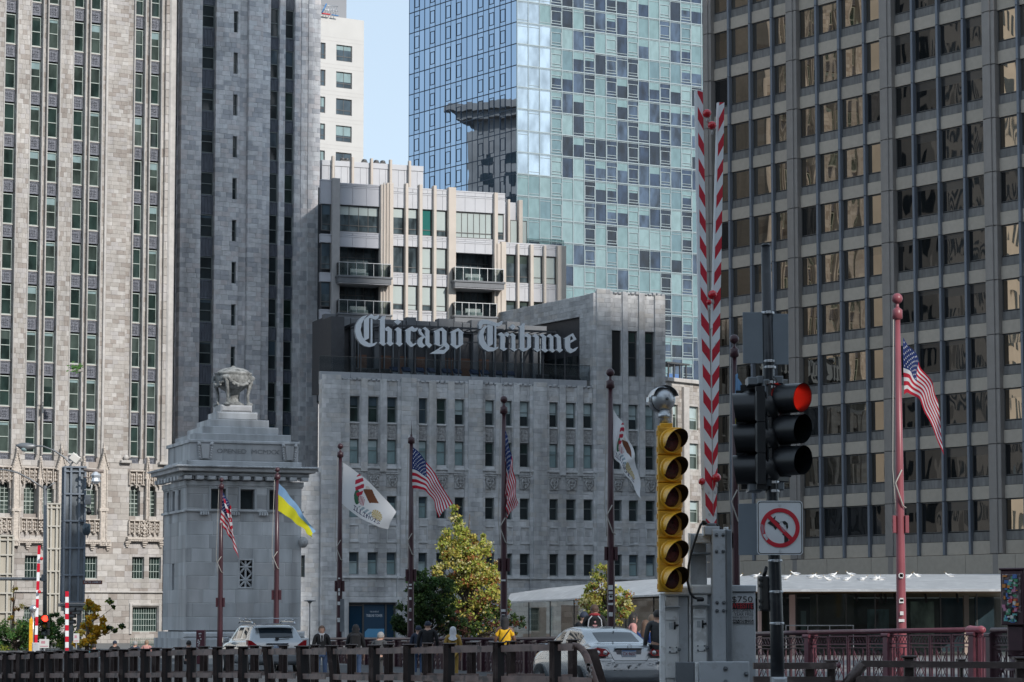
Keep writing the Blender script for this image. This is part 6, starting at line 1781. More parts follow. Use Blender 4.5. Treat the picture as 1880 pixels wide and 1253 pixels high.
# striped arms
def arm(label, tab, sgn, ybreak):
    """tab rows: photo y, x of the face's left edge, face width, edge strip width"""
    o = gthing('striped_barrier', label, 'gate arm', 'raised striped gate arms')
    y_top, y_bot = tab[0][0], tab[-1][0]
    def F_(y, c):
        y = min(max(y, y_top), y_bot)
        for a, b_ in zip(tab[:-1], tab[1:]):
            if y <= b_[0]: return a[c] + (b_[c]-a[c])*(y-a[0])/max(1e-6, b_[0]-a[0])
        return tab[-1][c]
    def pt(y, side, yy): return (GX(F_(y,1)+(F_(y,2) if side else 0))-GX(1300), yy, GZ(min(max(y, y_top), y_bot)))
    b = MB(); per = 23.6; k = -3; sh = 21*sgn
    while y_top + k*per < y_bot + 30:
        a0 = y_top + 6 + k*per; a1 = a0 + per
        b.add([pt(a0,0,-.03), pt(a0+sh,1,-.03), pt(a1+sh,1,-.03), pt(a1,0,-.03)], [(0,3,2,1)], k % 2); k += 1
    b.build('striped_face', [tape_w, tape_r], o)
    ys = [r_[0] for r_ in tab]
    for a, c in zip(ys[:-1], ys[1:]):
        if c-a < 3: continue
        q = MB(); fr = [pt(a+.01,0,-.028), pt(a+.01,1,-.028), pt(c,1,-.028), pt(c,0,-.028)]
        q.add(fr + [(x, .05, z) for x, _, z in fr], [(0,3,2,1),(4,5,6,7),(1,0,4,5),(2,1,5,6),(3,2,6,7),(0,3,7,4)]); q.build('arm_beam', edge_w, o)
        q = MB(); e0, e1 = F_(a+.01,3)/gs, F_(c,3)/gs; A, C_ = fr[0], fr[3]
        q.add([(A[0]-e0,-.02,A[2]),(A[0]-.001,-.034,A[2]),(A[0]-.001,.05,A[2]),(A[0]-e0,.06,A[2]),(C_[0]-e1,-.02,C_[2]),(C_[0]-.001,-.034,C_[2]),(C_[0]-.001,.05,C_[2]),(C_[0]-e1,.06,C_[2])],
              [(3,2,1,0),(4,5,6,7),(0,1,5,4),(1,2,6,5),(2,3,7,6),(3,0,4,7)]); q.build('edge_strip', edge_w, o)
    for t in (632, 650, 790, 905, 945):
        q = MB(); p = pt(t, 0, -.034); q.lathe([(.012,-.006),(.014,0)], (p[0]+F_(t,2)/gs*.5, -.034, p[2]), 6, axis='y'); q.build('bolt', steel_d, o)
    return o
a1 = arm('left one of the two raised red and white gate arms', [(167,1285,10,5),(588,1289,12.5,5),(590,1289,14.5,6.5),(680,1291.5,14,6.5),(966,1295.5,13.5,6)], 1, 590)
a2 = arm('right one of the two raised red and white gate arms, leaning right', [(189,1325.5,9.5,4),(603,1310.5,13.5,3.5),(605,1309.5,14.5,1),(680,1308.6,13.5,.8),(962,1309.3,5.5,.6)], -1, 605)
def lamp(o, px, py, r=7.5, stalk=True):
    q = MB(); c = (GX(px)-GX(1300), -.10, GZ(py)); q.ball(c, r/gs, 14); q.lathe([(r/gs*.98,.0),(r/gs*1.08,.01),(r/gs*1.08,.03)], c, 14, axis='y'); lo = q.build('red_lamp', lamp_red, o)
    q = MB(); q.tube([(c[0],-.08,c[2]-r/gs),(c[0]+.01,-.06,c[2]-r/gs-.06)], .015, 6); q.build('lamp_bracket', steel_l, lo)
lamp(a1,1302,211); lamp(a2,1311,233); lamp(a2,1310,543,8); lamp(a1,1303,557,5); lamp(a2,1315,878); lamp(a1,1288,885,6)
# yellow stack of six unlit red lamps
ls = gthing('lamp_stack', 'tall yellow stack of six unlit red warning lamps', 'warning light')
YO = -.35
def gz(py): return at(940, py, GY+YO).z
def gx(px): return (px-940)/F*(GY+YO)-GX(1300)
for i, cy in enumerate((812,863,914,965,1016,1064)):
    h = 49.6/gs/2; cz = gz(cy-2); x0, x1 = gx(1208), gx(1252)
    q = MB(); q.bbox(x0, x1, YO, YO+.22, cz-h, cz+h, .012); q.bbox(x0-.012, x0, YO+.03, YO+.10, cz-h+.04, cz-h+.10, .004); q.bbox(x1, x1+.012, YO+.03, YO+.10, cz-h+.04, cz-h+.10, .004)
    q.bbox(x0-.012, x0, YO+.03, YO+.10, cz+h-.10, cz+h-.04, .004); q.bbox(x1, x1+.012, YO+.03, YO+.10, cz+h-.10, cz+h-.04, .004)
    sec = q.build('housing', yel, ls)
    cx = gx(1231); R_ = 20.5/gs
    # lens tilted to look right and down the road: ring, lens, visor
    M = Matrix.Translation((cx, YO, cz-.005)) @ Matrix.Rotation(R(24), 4, 'Z')
    q = MB(); q.lathe([(R_*1.02,.0),(R_*1.12,-.02),(R_*1.10,-.05),(R_*.98,-.055),(R_*.92,-.03)], (0,0,0), 24, axis='y'); q.xf(M); q.build('ring', yel, sec)
    q = MB(); q.lathe([(.001,-.075),(R_*.5,-.06),(R_*.85,-.03),(R_*.96,-.01)], (0,0,0), 24, axis='y'); q.xf(M); q.build('lens', lens_off, sec)
    q = MB(); n = 18; vs = []                             # open-bottomed visor, long on top
    for k in range(n+1):
        a = math.pi*(-.17+1.34*k/n); t = max(0, math.sin(math.pi*min(max(k/n,0),1)))
        ln = .05+.20*t**.8
        vs += [(math.cos(a)*R_, -.05, math.sin(a)*R_), (math.cos(a)*R_*1.02, -.05-ln, math.sin(a)*R_*1.02+.0)]
    q.add(vs, [(2*k, 2*k+2, 2*k+3, 2*k+1) for k in range(n)], 0, True)
    q.add([(x*.96, y, z*.96) for x, y, z in vs], [(2*k+1, 2*k+3, 2*k+2, 2*k) for k in range(n)], 1, True)
    q.xf(M); q.build('visor', [yel, blackp], sec)
q = MB(); q.bbox(gx(1213), gx(1236), YO+.02, YO+.2, gz(787), gz(777), .01); q.tube([(gx(1208),YO+.05,gz(784)),(gx(1214),YO+.05,gz(783))], .02, 6); q.build('cap', yel, ls)
q = MB(); q.bbox(gx(1211), gx(1221), YO+.05, YO+.2, -.2, gz(1090), .01); q.build('bracket', steel_l, ls)
bl = gthing('warning_bell', 'round silver warning bell on top of the yellow lamp stack', 'bell')
silv = mat('worn_silver_metal', (.50,.52,.54), .35, metal=.75, var=.15, vscale=6, wear=(.25,.2,.18), wearamt=.4, wscale=9)
q = MB(); q.tube([(gx(1221),YO+.11,gz(777)),(gx(1221),YO+.11,gz(752))], .058, 14); q.tube([(gx(1221),YO+.11,gz(767)),(gx(1221),YO+.11,gz(758))], .075, 14); q.build('neck', silv, bl)
M = Matrix.Translation((gx(1222), YO+.10, gz(732))) @ Matrix.Rotation(R(18), 4, 'Z')
rb_ = 21.5/gs
q = MB(); q.lathe([(.001,-.085),(rb_*.2,-.08),(rb_*.5,-.068),(rb_*.8,-.04),(rb_,.0),(rb_*1.04,.03),(rb_*1.02,.05),(rb_*1.0,.051)], (0,0,0), 28, axis='y'); q.xf(M); q.build('gong', silv, bl)
q = MB(); q.lathe([(rb_*1.06,.06),(rb_*1.12,.08),(rb_*1.05,.2),(rb_*.6,.26),(.001,.28)], (0,0,0), 28, axis='y'); 
q.box(-rb_*1.2, -rb_*1.05, .08, .18, -.03, .03)
q.xf(M); q.build('housing', silv, bl)
q = MB(); n = 16; vs = []
for k in range(n+1):
    a = math.pi*(.08+.84*k/n); vs += [(math.cos(a)*rb_*1.13, .07, math.sin(a)*rb_*1.13), (math.cos(a)*rb_*1.18, -.06, math.sin(a)*rb_*1.18)]
q.add(vs, [(2*k, 2*k+2, 2*k+3, 2*k+1) for k in range(n)], 0, True)
q.add([(x*.975, y, z*.975) for x, y, z in vs], [(2*k+1, 2*k+3, 2*k+2, 2*k) for k in range(n)], 0, True)
q.add([vs[2*k+1] for k in range(n+1)] + [(vs[2*k+1][0]*.975, vs[2*k+1][1], vs[2*k+1][2]*.975) for k in range(n+1)], [(k, k+1, n+2+k, n+1+k) for k in range(n)], 0)
q.xf(M); q.build('hood', silv, bl)
q = MB(); q.lathe([(.018,-.1),(.02,-.08)], (0,0,0), 8, axis='y'); q.ball((0,-.095,0), .016, 8); q.xf(M); q.build('boss', steel_d, bl)

# ================================================================ black pole with traffic signals and turn sign (25 m)
TY = 25.0; ts = F/TY
TX = lambda px: (px-940)/F*TY
TZ = lambda py: at(940, py, TY).z
tp = thing('signal_pole', 'black steel signal pole with silver bands on the right', 'pole', (TX(1425), TY, 0))
def tx(px): return TX(px)-TX(1425)
q = MB(); q.tube([(tx(1426),0,-.1),(tx(1424),0,TZ(1150)),(tx(1417),0,TZ(880)),(tx(1413),0,TZ(700)),(tx(1410),0,TZ(452))], [.066,.066,.062,.058,.046], 16); q.build('pole', blk, tp)
q = MB(); q.tube([(tx(1410),0,TZ(452)),(tx(1410),0,TZ(448))], [.05,.03], 12); q.build('pole_cap', blk, tp)
band = mat('bright_band', (.45,.46,.48), .3, metal=.8)
for py in (575,664,675,703,712,886,902,1030,1087,1145):
    x = tx(1410+(py-452)*.021); q = MB(); q.lathe([(.069,-.012),(.071,-.006),(.071,.006),(.069,.012)] if py > 1000 else [(.064,-.012),(.066,0),(.064,.012)], (x,0,TZ(py)), 16); q.bbox(x-.02, x+.02, -.085, -.06, TZ(py)-.014, TZ(py)+.014, .003); q.build('band', band, tp)
q = MB(); q.lathe([(.11,0),(.11,.10),(.08,.14)], (tx(1426),0,-.1), 16); q.bbox(tx(1413),tx(1440),-.14,.1,TZ(1300),TZ(1243),.02); q.build('base', steel, tp)
# back of two plates high on the pole
sb = thing('sign_plate', 'pair of bare grey sign backs high on the black pole', 'sign', (TX(1408), TY, 0))
spm = mat('grey_sign_back', (.21,.24,.27), .45, metal=.5, var=.08)
for (pa, pb, za, zb, nm) in ((1366,1403,574,668,'plate'),(1421,1450,577,670,'plate')):
    q = MB(); q.bbox(TX(pa)-TX(1408), TX(pb)-TX(1408), -.02, -.008, TZ(zb), TZ(za), .002); q.build(nm, spm, sb)
q = MB(); q.bbox(TX(1392)-TX(1408), TX(1428)-TX(1408), .08, .092, TZ(666), TZ(578), .002); q.build('plate', steel_d, sb)
# signal heads
sig_b = mat('black_signal_housing', (.010,.011,.013), .35, spec=.6)
red_on = emit('lit_red_lens', (1.0,.03,.015), 3.0); yl_off = mat('unlit_yellow_lens', (.10,.085,.01), .2); gr_off = mat('unlit_green_lens', (.05,.075,.08), .2)
def head(label, cx, centers, yaw, lit, lenses, y0=0.0, r=.142, vl=.24, group=None):
    o = thing('traffic_signal', label, 'traffic light', (TX(cx), TY+y0, 0), yaw, group)
    zs = [TZ(c) for c in centers]; h = abs(zs[0]-zs[1])/2
    for i, z in enumerate(zs):
        q = MB(); q.bbox(-.17, .17, .0, .10, z-h+.003, z+h-.003, .02)
        q.lathe([(.165,.10),(.155,.16),(.12,.21),(.05,.235),(.001,.24)], (0,0,z), 18, axis='y'); hs = q.build('housing', sig_b, o)
        q = MB(); n = 26; vs = []
        for k in range(n+1):
            a = math.pi*(-.5+2.0*k/n); ln = vl
            vs += [(math.cos(a)*r*1.04, -.005, math.sin(a)*r*1.04+z), (math.cos(a)*r, -ln-.02*math.sin(a), math.sin(a)*r+z)]
        q.add(vs, [(2*k, 2*k+2, 2*k+3, 2*k+1) for k in range(n)], 0, True)
        q.add([(x*.96, y, z+(zz_-z)*.96) for x, y, zz_ in vs], [(2*k+1, 2*k+3, 2*k+2, 2*k) for k in range(n)], 0, True); q.build('visor', sig_b, hs)
        q = MB(); q.lathe([(.001,-.05),(r*.5,-.045),(r*.80,-.02),(r*.88,-.004)], (0,0,z), 20, axis='y'); q.build('lens', lenses[i], hs)
    q = MB()
    for s in (-.19,): q.tube([(s,.02,zs[0]+h),(s,.02,zs[-1]-h)], .012, 6)
    for z in (zs[0]+h, (zs[0]+zs[1])/2, (zs[1]+zs[2])/2, zs[-1]-h): q.bbox(-.205, -.165, .0, .04, z-.02, z+.02, .004)
    q.build('hinge_rod', sig_b, o)
    for z in (zs[0]+h+.02, zs[-1]-h-.02): q = MB(); q.bbox(-.12, .12, .0, .12, z-.03, z+.03, .01); q.build('end_cap', sig_b, o)
    return o
head('right traffic signal on the black pole showing red', 1436, (733,790,847), R(45), 0, [red_on, yl_off, gr_off], y0=.02, vl=.27)
head('left traffic signal on the black pole turned away to the left', 1390, (748,805,862), R(-98), None, [lens_off]*3, y0=.05, vl=.21)
head('rear traffic signal on the black pole seen from behind', 1392, (742,800,858), R(165), None, [lens_off]*3, y0=.28, vl=.2)
q = MB(); z1, z0 = TZ(698), TZ(893)
for z in (z1, z0): q.bbox(tx(1392), tx(1440), -.02, .10, z-.04, z+.04, .01); q.bbox(tx(1375), tx(1400), .0, .3, z-.05, z+.03, .01)
q.tube([(tx(1408),-.06,z1),(tx(1410),-.06,z0)], .030, 10); q.build('signal_bracket', steel_d, tp)
# no left turn sign
st_ = thing('no_turn_sign', 'white square no left turn sign with defaced black arrow', 'sign', (TX(1430), TY-.085, TZ(970)), R(2))
wS, hS = 84/ts/2, 99/ts/2
white_s = mat('sign_white', (.78,.79,.80), .4, var=.06, vscale=8); red_s = mat('sign_red', (.60,.01,.03), .4, var=.1, vscale=10); blk_s = mat('sign_black', (.012,.012,.012), .5)
scr = mat('scratched_white', (.62,.62,.63), .5, var=.3, vscale=20); pk = mat('faded_pink', (.45,.22,.26), .5)
def rrect(w, h, r_, n=5):
    pts = []
    for cx, cz, a0 in ((w-r_,-h+r_,-90),(w-r_,h-r_,0),(-w+r_,h-r_,90),(-w+r_,-h+r_,180)):
        for k in range(n+1): a = R(a0+90*k/n); pts.append((cx+r_*math.cos(a), cz+r_*math.sin(a)))
    return pts
q = MB(); q.prism(rrect(wS, hS, .035), 0, .01); q.build('plate', white_s, st_)
def ringmesh(outer, inner, y, m, name, par):
    n = len(outer); q = MB(); q.add([(p[0],y,p[1]) for p in outer]+[(p[0],y,p[1]) for p in inner], [(i,(i+1)%n,n+(i+1)%n,n+i) for i in range(n)]); return q.build(name, m, par)
ringmesh(rrect(wS*.965,hS*.965,.03), rrect(wS*.93,hS*.938,.025), -.002, blk_s, 'border', st_)
N_ = 48; ro, ri = wS*.86, wS*.68
circ = lambda r_: [(r_*math.cos(2*math.pi*k/N_), r_*math.sin(2*math.pi*k/N_)) for k in range(N_)]
ringmesh(circ(ro), circ(ri), -.007, red_s, 'red_ring', st_)
q = MB(); q.prism([(-.50*wS,.62*wS),(-.62*wS,.50*wS),(.50*wS,-.62*wS),(.62*wS,-.50*wS)][::1], -.0065, -.0045); q.build('red_bar', red_s, st_)
def blob(name, pts, y, m):
    q = MB(); tri_prism(q, [(x*wS, z*wS) for x, z in pts], y, y+.001); q.build(name, m, st_)
blob('arrow_head', [(-.55,.20),(-.18,.52),(-.22,.36),(.0,.20),(-.10,.02),(-.20,-.10),(-.3,.05)], -.0035, blk_s)
blob('arrow_stem', [(.18,-.36),(.36,-.36),(.36,-.66),(.18,-.66)], -.0035, blk_s); blob('arrow_stem', [(.14,-.20),(.34,-.30),(.28,-.40),(.10,-.30)], -.0032, blk_s)
blob('arrow_bend', [(.02,.26),(.22,.30),(.34,.20),(.36,.02),(.30,-.08),(.26,.06),(.16,.16),(.02,.12)], -.0035, blk_s)
blob('scratch', [(.0,.22),(.10,.27),(.20,.05),(.30,-.12),(.18,-.22),(.02,-.02)], -.0048, scr); blob('scratch', [(.2,.12),(.27,.13),(.24,.04)], -.0052, scr)
blob('scratch', [(-.02,.10),(.12,.02),(.26,-.20),(.14,-.16)], -.0075, pk); blob('scratch', [(-.86,.18),(-.72,.12),(-.70,-.22),(-.80,-.30)], -.0085, pk); blob('scratch', [(-.78,-.30),(-.64,-.26),(-.52,-.48),(-.60,-.56)], -.0085, scr)
q = MB(); q.lathe([(.012,-.004),(.013,0)], (0,-.002,hS*.82), 6, axis='y'); q.lathe([(.012,-.004),(.013,0)], (0,-.002,-hS*.86), 6, axis='y'); q.build('bolt', steel_d, st_)
s2 = thing('sign_plate', 'blank grey back of a sign beside the no turn sign', 'sign', (TX(1392), TY+.06, 0), R(-25))
q = MB(); q.bbox(-.20, .12, 0, .008, TZ(1019), TZ(924), .002); q.build('plate', spm, s2)
pd = thing('walk_signal', 'black pedestrian signal seen edge on below the turn sign', 'pedestrian signal', (TX(1400), TY+.03, 0))
q = MB(); q.bbox(-.03, .09, 0, .25, TZ(1122), TZ(1058), .015); q.build('housing', sig_b, pd)
q = MB(); [q.bbox(-.045, .0, -.02, .0, TZ(y)-.015, TZ(y)+.015, .005) for y in (1065,1076,1104,1115)]; q.tube([(.02,.1,TZ(1058)),(.05,.1,TZ(1040))], .02, 6); q.build('clamp', sig_b, pd)
# ================================================================ people
def skin_mesh(name, verts, edges, radii, m, sub=1, flat=1.0):
    me = bpy.data.meshes.new(name); me.from_pydata(verts, edges, []); o = bpy.data.objects.new(name, me); COL.objects.link(o)
    sk = o.modifiers.new('skin', 'SKIN'); sk.use_smooth_shade = True
    for i, v in enumerate(me.skin_vertices[0].data):
        r = radii[i]; v.radius = r if isinstance(r, tuple) else (r, r); v.use_root = (i == 0)
    ss = o.modifiers.new('sub', 'SUBSURF'); ss.levels = sub; ss.render_levels = sub
    dg = bpy.context.evaluated_depsgraph_get(); out = bpy.data.meshes.new_from_object(o.evaluated_get(dg), depsgraph=dg)
    bpy.data.objects.remove(o); bpy.data.meshes.remove(me); out.name = name; out.materials.clear(); out.materials.append(m)
    out.polygons.foreach_set('use_smooth', [True]*len(out.polygons)); return out
skin_c = {'light': mat('skin_light', (.45,.27,.20), .55), 'dark': mat('skin_dark', (.10,.05,.035), .5)}
def cl(name, c, r=.85): return mat('cloth_'+name, c, r, var=.15, vscale=12, bump=.3, bscale=40)
black_c, navy2, ochre_c, yellow_c, denim, grey_c = cl('black',(.012,.012,.014)), cl('navy',(.02,.028,.05)), cl('ochre',(.36,.22,.05)), cl('yellow',(.62,.36,.01)), cl('denim',(.06,.10,.19)), cl('grey',(.05,.052,.055))
white_c, blue_c, red_c, teal_c, pink_c = cl('white',(.55,.55,.57)), cl('blue',(.03,.07,.24)), cl('red',(.35,.03,.04)), cl('teal',(.04,.30,.38)), cl('pink',(.45,.22,.2))
hair = {'dark': mat('hair_dark', (.015,.011,.009), .6, bump=.5, bscale=60), 'brown': mat('hair_brown', (.09,.05,.03), .6, bump=.5, bscale=60), 'grey': mat('hair_grey', (.28,.27,.26), .6, bump=.5, bscale=60), 'sandy': mat('hair_sandy', (.22,.15,.10), .6, bump=.5, bscale=60)}
def person(label, px, Y, ptop, face=math.pi, top=black_c, legs=denim, hr='dark', skin='light', style='short', lean=0.0, arms='down', extra=None, beard=False, width=1.0, zg=None):
    """ptop = photo y of the top of the head; height 1.72 m unless the ground says otherwise; face: rotation, 0 faces the camera"""
    H = 1.72; X = (px-940)/F*Y
    z0 = CAMZ + (1144-ptop)*Y/F - H
    o = thing('person', label, 'person', (X, Y, z0), face)
    w = width
    hip, kn, an = .92, .50, .08; sh = 1.42
    al = {'down':((.24*w,.02,1.16),(.25*w,-.08,.92),(.24*w,-.12,.82)), 'front':((.25*w,-.05,1.18),(.18*w,-.26,1.10),(.10*w,-.34,1.14)), 'back':((.25*w,.06,1.16),(.20*w,.14,.95),(.10*w,.18,.92))}[arms]
    def L(v): x, y, z = v; return (x, y - lean*max(0, z-hip)*.9, z - lean*.25*max(0, z-hip))
    V = [(0,0,.96),(0,.01,1.12),(0,.01,1.30),(0,0,1.44),(0,-.01,1.52),(0,-.02,1.60)]; Rr = [(.15*w,.11),(.135*w,.10),(.155*w,.115),(.12*w,.09),.055,.05]
    E_ = [(0,1),(1,2),(2,3),(3,4),(4,5)]
    for s in (-1, 1):
        b_ = len(V); V += [(s*.175*w,0,sh)] + [(s*a[0],a[1],a[2]) for a in al]; Rr += [.062,.050,.038,.034]
        E_ += [(3,b_),(b_,b_+1),(b_+1,b_+2),(b_+2,b_+3)]
        f = len(V)                                          # palm and five bent fingers
        hx, hy, hz = V[b_+3]; fw = V[b_+3][1]-V[b_+2][1]; dz = V[b_+3][2]-V[b_+2][2]; ln = math.hypot(fw, dz) or 1; uy, uz = fw/ln, dz/ln
        V += [(hx, hy+uy*.06, hz+uz*.06)]; Rr += [(.030,.016)]; E_ += [(b_+3, f)]
        for k in range(4):
            q = (k-1.5)*.018; g_ = len(V); lf = (.062,.072,.068,.052)[k]
            V += [(hx+q*.3, hy+uy*.09+q, hz+uz*.09), (hx-s*.012+q*.3, hy+uy*(.09+lf)+q, hz+uz*(.09+lf))]; Rr += [.009,.007]; E_ += [(f,g_),(g_,g_+1)]
        g_ = len(V); V += [(hx-s*.01, hy-.035+uy*.03, hz+uz*.03), (hx-s*.02, hy-.05+uy*.06, hz+uz*.065)]; Rr += [.011,.009]; E_ += [(b_+3,g_),(g_,g_+1)]
        b_ = len(V); V += [(s*.095*w,0,hip-.02),(s*.105*w,-.02,kn),(s*.11*w,.03,an),(s*.12*w,-.14,.035)]; Rr += [.085,.055,.040,(.04,.03)]
        E_ += [(0,b_),(b_,b_+1),(b_+1,b_+2),(b_+2,b_+3)]
    V = [L(v) for v in V]
    me = skin_mesh('body', V, E_, Rr, skin_c[skin], 1); link('body', me, o)
    hc = Vector(L((0,-.02,1.60))) + Vector((0,-.005,.0))
    q = MB(); q.lathe([(.001,-.115),(.045,-.105),(.068,-.06),(.076,.0),(.078,.05),(.066,.09),(.035,.115),(.001,.12)], (0,0,0), 16)
    q.v = [(x, y*1.18 - (.012 if z < -.03 and y < 0 else 0), z) for x, y, z in q.v]
    q.add([(-.012,-.088,.01),(.012,-.088,.01),(0,-.118,-.025),(0,-.09,-.035),(0,-.085,.03)], [(0,1,2),(0,2,3),(1,3,2),(0,4,1)])   # nose
    for s in (-1, 1): q.ball((s*.079, .005, -.005), .021, 6, sz=1.4)
    q.xf(Matrix.Translation(hc) @ Matrix.Scale(1.1,4)); hd = q.build('head', skin_c[skin], o)
    q = MB()
    for s in (-1, 1): q.ball((hc.x+s*.028, hc.y-.086, hc.z+.012), .010, 6)
    q.build('eyes', blackp, hd)
    q = MB(); q.bbox(hc.x-.022, hc.x+.022, hc.y-.101, hc.y-.09, hc.z-.062, hc.z-.053, .002); q.build('mouth', pk, hd)
    # hair, hood, scarf or cap
    hm = hair[hr]; q = MB(); k = 1.12
    if style in ('short', 'long', 'cap', 'hood', 'hijab'):
        n = 18; vs = []; rings = 9
        low = {'short':-.02,'long':-.30,'cap':.0,'hood':-.17,'hijab':-.26}[style]
        for i in range(rings+1):
            t = i/rings
            for j in range(n):
                a = 2*math.pi*j/n; back = (1+math.sin(a))/2         # 1 at the back of the head
                zz_ = .13 - t*(.13-low*back+.0*(1-back)) if back > .25 or style in ('hood','hijab') and back > .12 else .13 - t*.07
                rr = .085*k*math.sqrt(max(0, 1-(max(0, zz_-.02)/.115)**2)) if zz_ > .02 else .092 + (.02*min(1, (-zz_+.02)*5) if style in ('long','hijab','hood') else -.0)
                if style == 'hijab' and zz_ < -.1: rr += .06*(-zz_-.1)/.15
                vs.append((math.cos(a)*rr*.98, math.sin(a)*rr*1.18, zz_))
        q.add(vs, [(i*n+j, (i+1)*n+j, (i+1)*n+(j+1)%n, i*n+(j+1)%n) for i in range(rings) for j in range(n)], 0, True)
        q.xf(Matrix.Translation(hc) @ Matrix.Scale(1.12,4)); nm = {'cap':'cap','hood':'hood','hijab':'headscarf'}.get(style, 'hair')
        mm = {'cap': navy2, 'hood': black_c, 'hijab': white_c}.get(style, hm)
        q.build(nm, mm, hd)
        if style == 'cap': q = MB(); q.lathe([(.001,.012),(.095,.0),(.10,-.006)], (hc.x, hc.y-.07, hc.z+.045), 14); q.build('cap_peak', navy2, hd)
    if beard: q = MB(); q.lathe([(.001,-.13),(.045,-.12),(.066,-.08),(.070,-.045)], (0,0,0), 14); q.v = [(x, y*1.2-.012, z) for x, y, z in q.v]; q.xf(Matrix.Translation(hc)); q.build('beard', hair['brown'], hd)
    # clothes
    T = [(0,.0,.93),(0,.01,1.12),(0,.01,1.30),(0,0,1.45)]; TR = [(.175*w,.13),(.165*w,.125),(.185*w,.135),(.125*w,.095)]; TE_ = [(0,1),(1,2),(2,3)]
    for s in (-1, 1):
        b_ = len(T); T += [(s*.185*w,0,sh-.005)] + [(s*a[0],a[1],a[2]) for a in al[:2]]; TR += [.075,.064,.052]; TE_ += [(3,b_),(b_,b_+1),(b_+1,b_+2)]
        if top is yellow_c or top is ochre_c and False: pass
    if top is yellow_c:                                   # short sleeves
        T = T[:4]; TR = TR[:4]; TE_ = TE_[:3]
        for s in (-1, 1):
            b_ = len(T); T += [(s*.165*w,0,sh-.045),(s*.225*w,.01,1.22)]; TR += [.070,.064]; TE_ += [(3,b_),(b_,b_+1)]
    link('jacket' if top is not yellow_c else 'shirt', skin_mesh('jacket', [L(v) for v in T], TE_, TR, top, 1), o)
    G = [(0,0,.95)]; GR = [(.165*w,.125)]; GE = []
    for s in (-1, 1):
        b_ = len(G); G += [(s*.095*w,0,hip-.04),(s*.105*w,-.02,kn),(s*.11*w,.03,.10)]; GR += [.098,.072,.062]; GE += [(0,b_),(b_,b_+1),(b_+1,b_+2)]
    link('trousers', skin_mesh('trousers', G, GE, GR, legs, 1), o)
    if extra == 'backpack' or extra == 'team_pack':
        q = MB(); q.vprism([(-.16,.12),(.16,.12),(.15,.28),(.08,.33),(-.08,.33),(-.15,.28)], 1.0, 1.40); q.ball((0,.2,1.40), .15, 12, sz=.5); bp_ = q.build('backpack', black_c, o)
        if extra == 'team_pack':
            q = MB()
            for s in (-1, 1): q.tube([(s*.07,.30,1.47),(s*.145,.33,1.38),(s*.165,.31,1.22),(s*.16,.30,1.05)], .014, 6)
            q.build('white_piping', white_c, bp_)
            q = MB(); q.ball((0,.335,1.32), .03, 6); q.bbox(-.05,.05,.33,.345,1.22,1.26,.004); q.build('emblem', mat('emblem_red_white', (.6,.3,.3), .6), bp_)
            q = MB(); q.tube([(-.12,.02,1.47),(-.08,.09,1.50),(.08,.09,1.50),(.12,.02,1.47)], .035, 8); q.build('red_collar', red_c, o)
    if extra == 'strap':
        q = MB(); q.tube([(-.16,.0,1.47),(-.08,.145,1.36),(.08,.16,1.14),(.17,.1,1.0)], .016, 6); q.build('bag_strap', black_c, o)
    if extra == 'lanyard': q = MB(); q.tube([(-.04,-.13,1.45),(-.03,-.15,1.25)], .008, 5); q.tube([(.04,-.13,1.45),(.03,-.15,1.27)], .008, 5); q.lathe([(.09,-.02),(.1,.03),(.07,.05)], (0,-.01,1.47), 12); q.build('hood_cords', white_c, o)
    if extra == 'scarf': q = MB(); q.tube([(-.1,.05,1.5),(-.13,.14,1.42),(-.13,.15,1.2)], .02, 6); q.build('white_scarf', white_c, o)
    return o
person('man with brown beard in black hooded jacket facing the camera by the flagpole', 592, 78, 1150, R(8), black_c, denim, 'brown', beard=True, extra='lanyard')
person('person in black jacket with backpack seen from behind, right of the bearded man', 654, 76, 1148, math.pi, black_c, denim, 'dark', style='hood', extra='backpack')
person('grey haired person bending forward in dark coat beside the blue shop panel', 694, 74, 1158, R(160), grey_c, grey_c, 'grey', lean=.35)
person('person in navy cap and navy coat half hidden behind the big dark coat', 769, 84, 1150, math.pi, navy2, denim, style='cap')
person('broad man in long black coat seen from behind left of the yellow tree', 786, 80, 1142, math.pi, black_c, black_c, 'dark', style='cap', width=1.2)
person('person in white headscarf and ochre top in front of the yellow tree', 832, 80, 1152, math.pi, ochre_c, ochre_c, style='hijab')
person('man in bright yellow T-shirt with black bag strap and black hood', 927, 65, 1134, math.pi, yellow_c, black_c, skin='dark', style='hood', extra='strap')
person('person in dark cap left of the backpack wearer behind the saloon', 1071, 64, 1125, R(150), black_c, denim, style='cap')
person('tall man with black and white backpack and red collar behind the saloon', 1091, 61, 1112, math.pi, black_c, denim, 'brown', extra='team_pack', width=1.1)
person('woman with long black hair walking right behind the saloon boot', 1160, 64, 1128, R(100), pink_c, denim, 'dark', style='long')
person('short brown haired child in blue top left of the leather jacket', 1183, 62, 1140, R(150), blue_c, denim, 'brown', style='long', width=.8)
person('sandy haired person mostly hidden behind the dark leather jacket', 1196, 66, 1130, R(170), grey_c, denim, 'sandy', style='long')
person('person in dark leather jacket with white scarf beside the lamp stack', 1207, 58, 1122, R(190), grey_c, black_c, 'dark', extra='scarf', width=1.15)
person('person in black far left behind the fence below the bridge house', 214, 118, 1177, math.pi, black_c, navy2, 'dark', style='cap')
person('person in teal jacket far left among the yellow leaves', 176, 120, 1183, math.pi, teal_c, denim, 'dark')
person('person in pink top far left below the green iron fence', 272, 120, 1176, math.pi, pink_c, denim, 'sandy')
person('person in dark blue coat far left beside the pink top', 251, 119, 1178, math.pi, navy2, denim, 'grey')
person('dark haired person seen low behind the fence left of the maroon box', 349, 100, 1177, math.pi, black_c, black_c, 'dark')

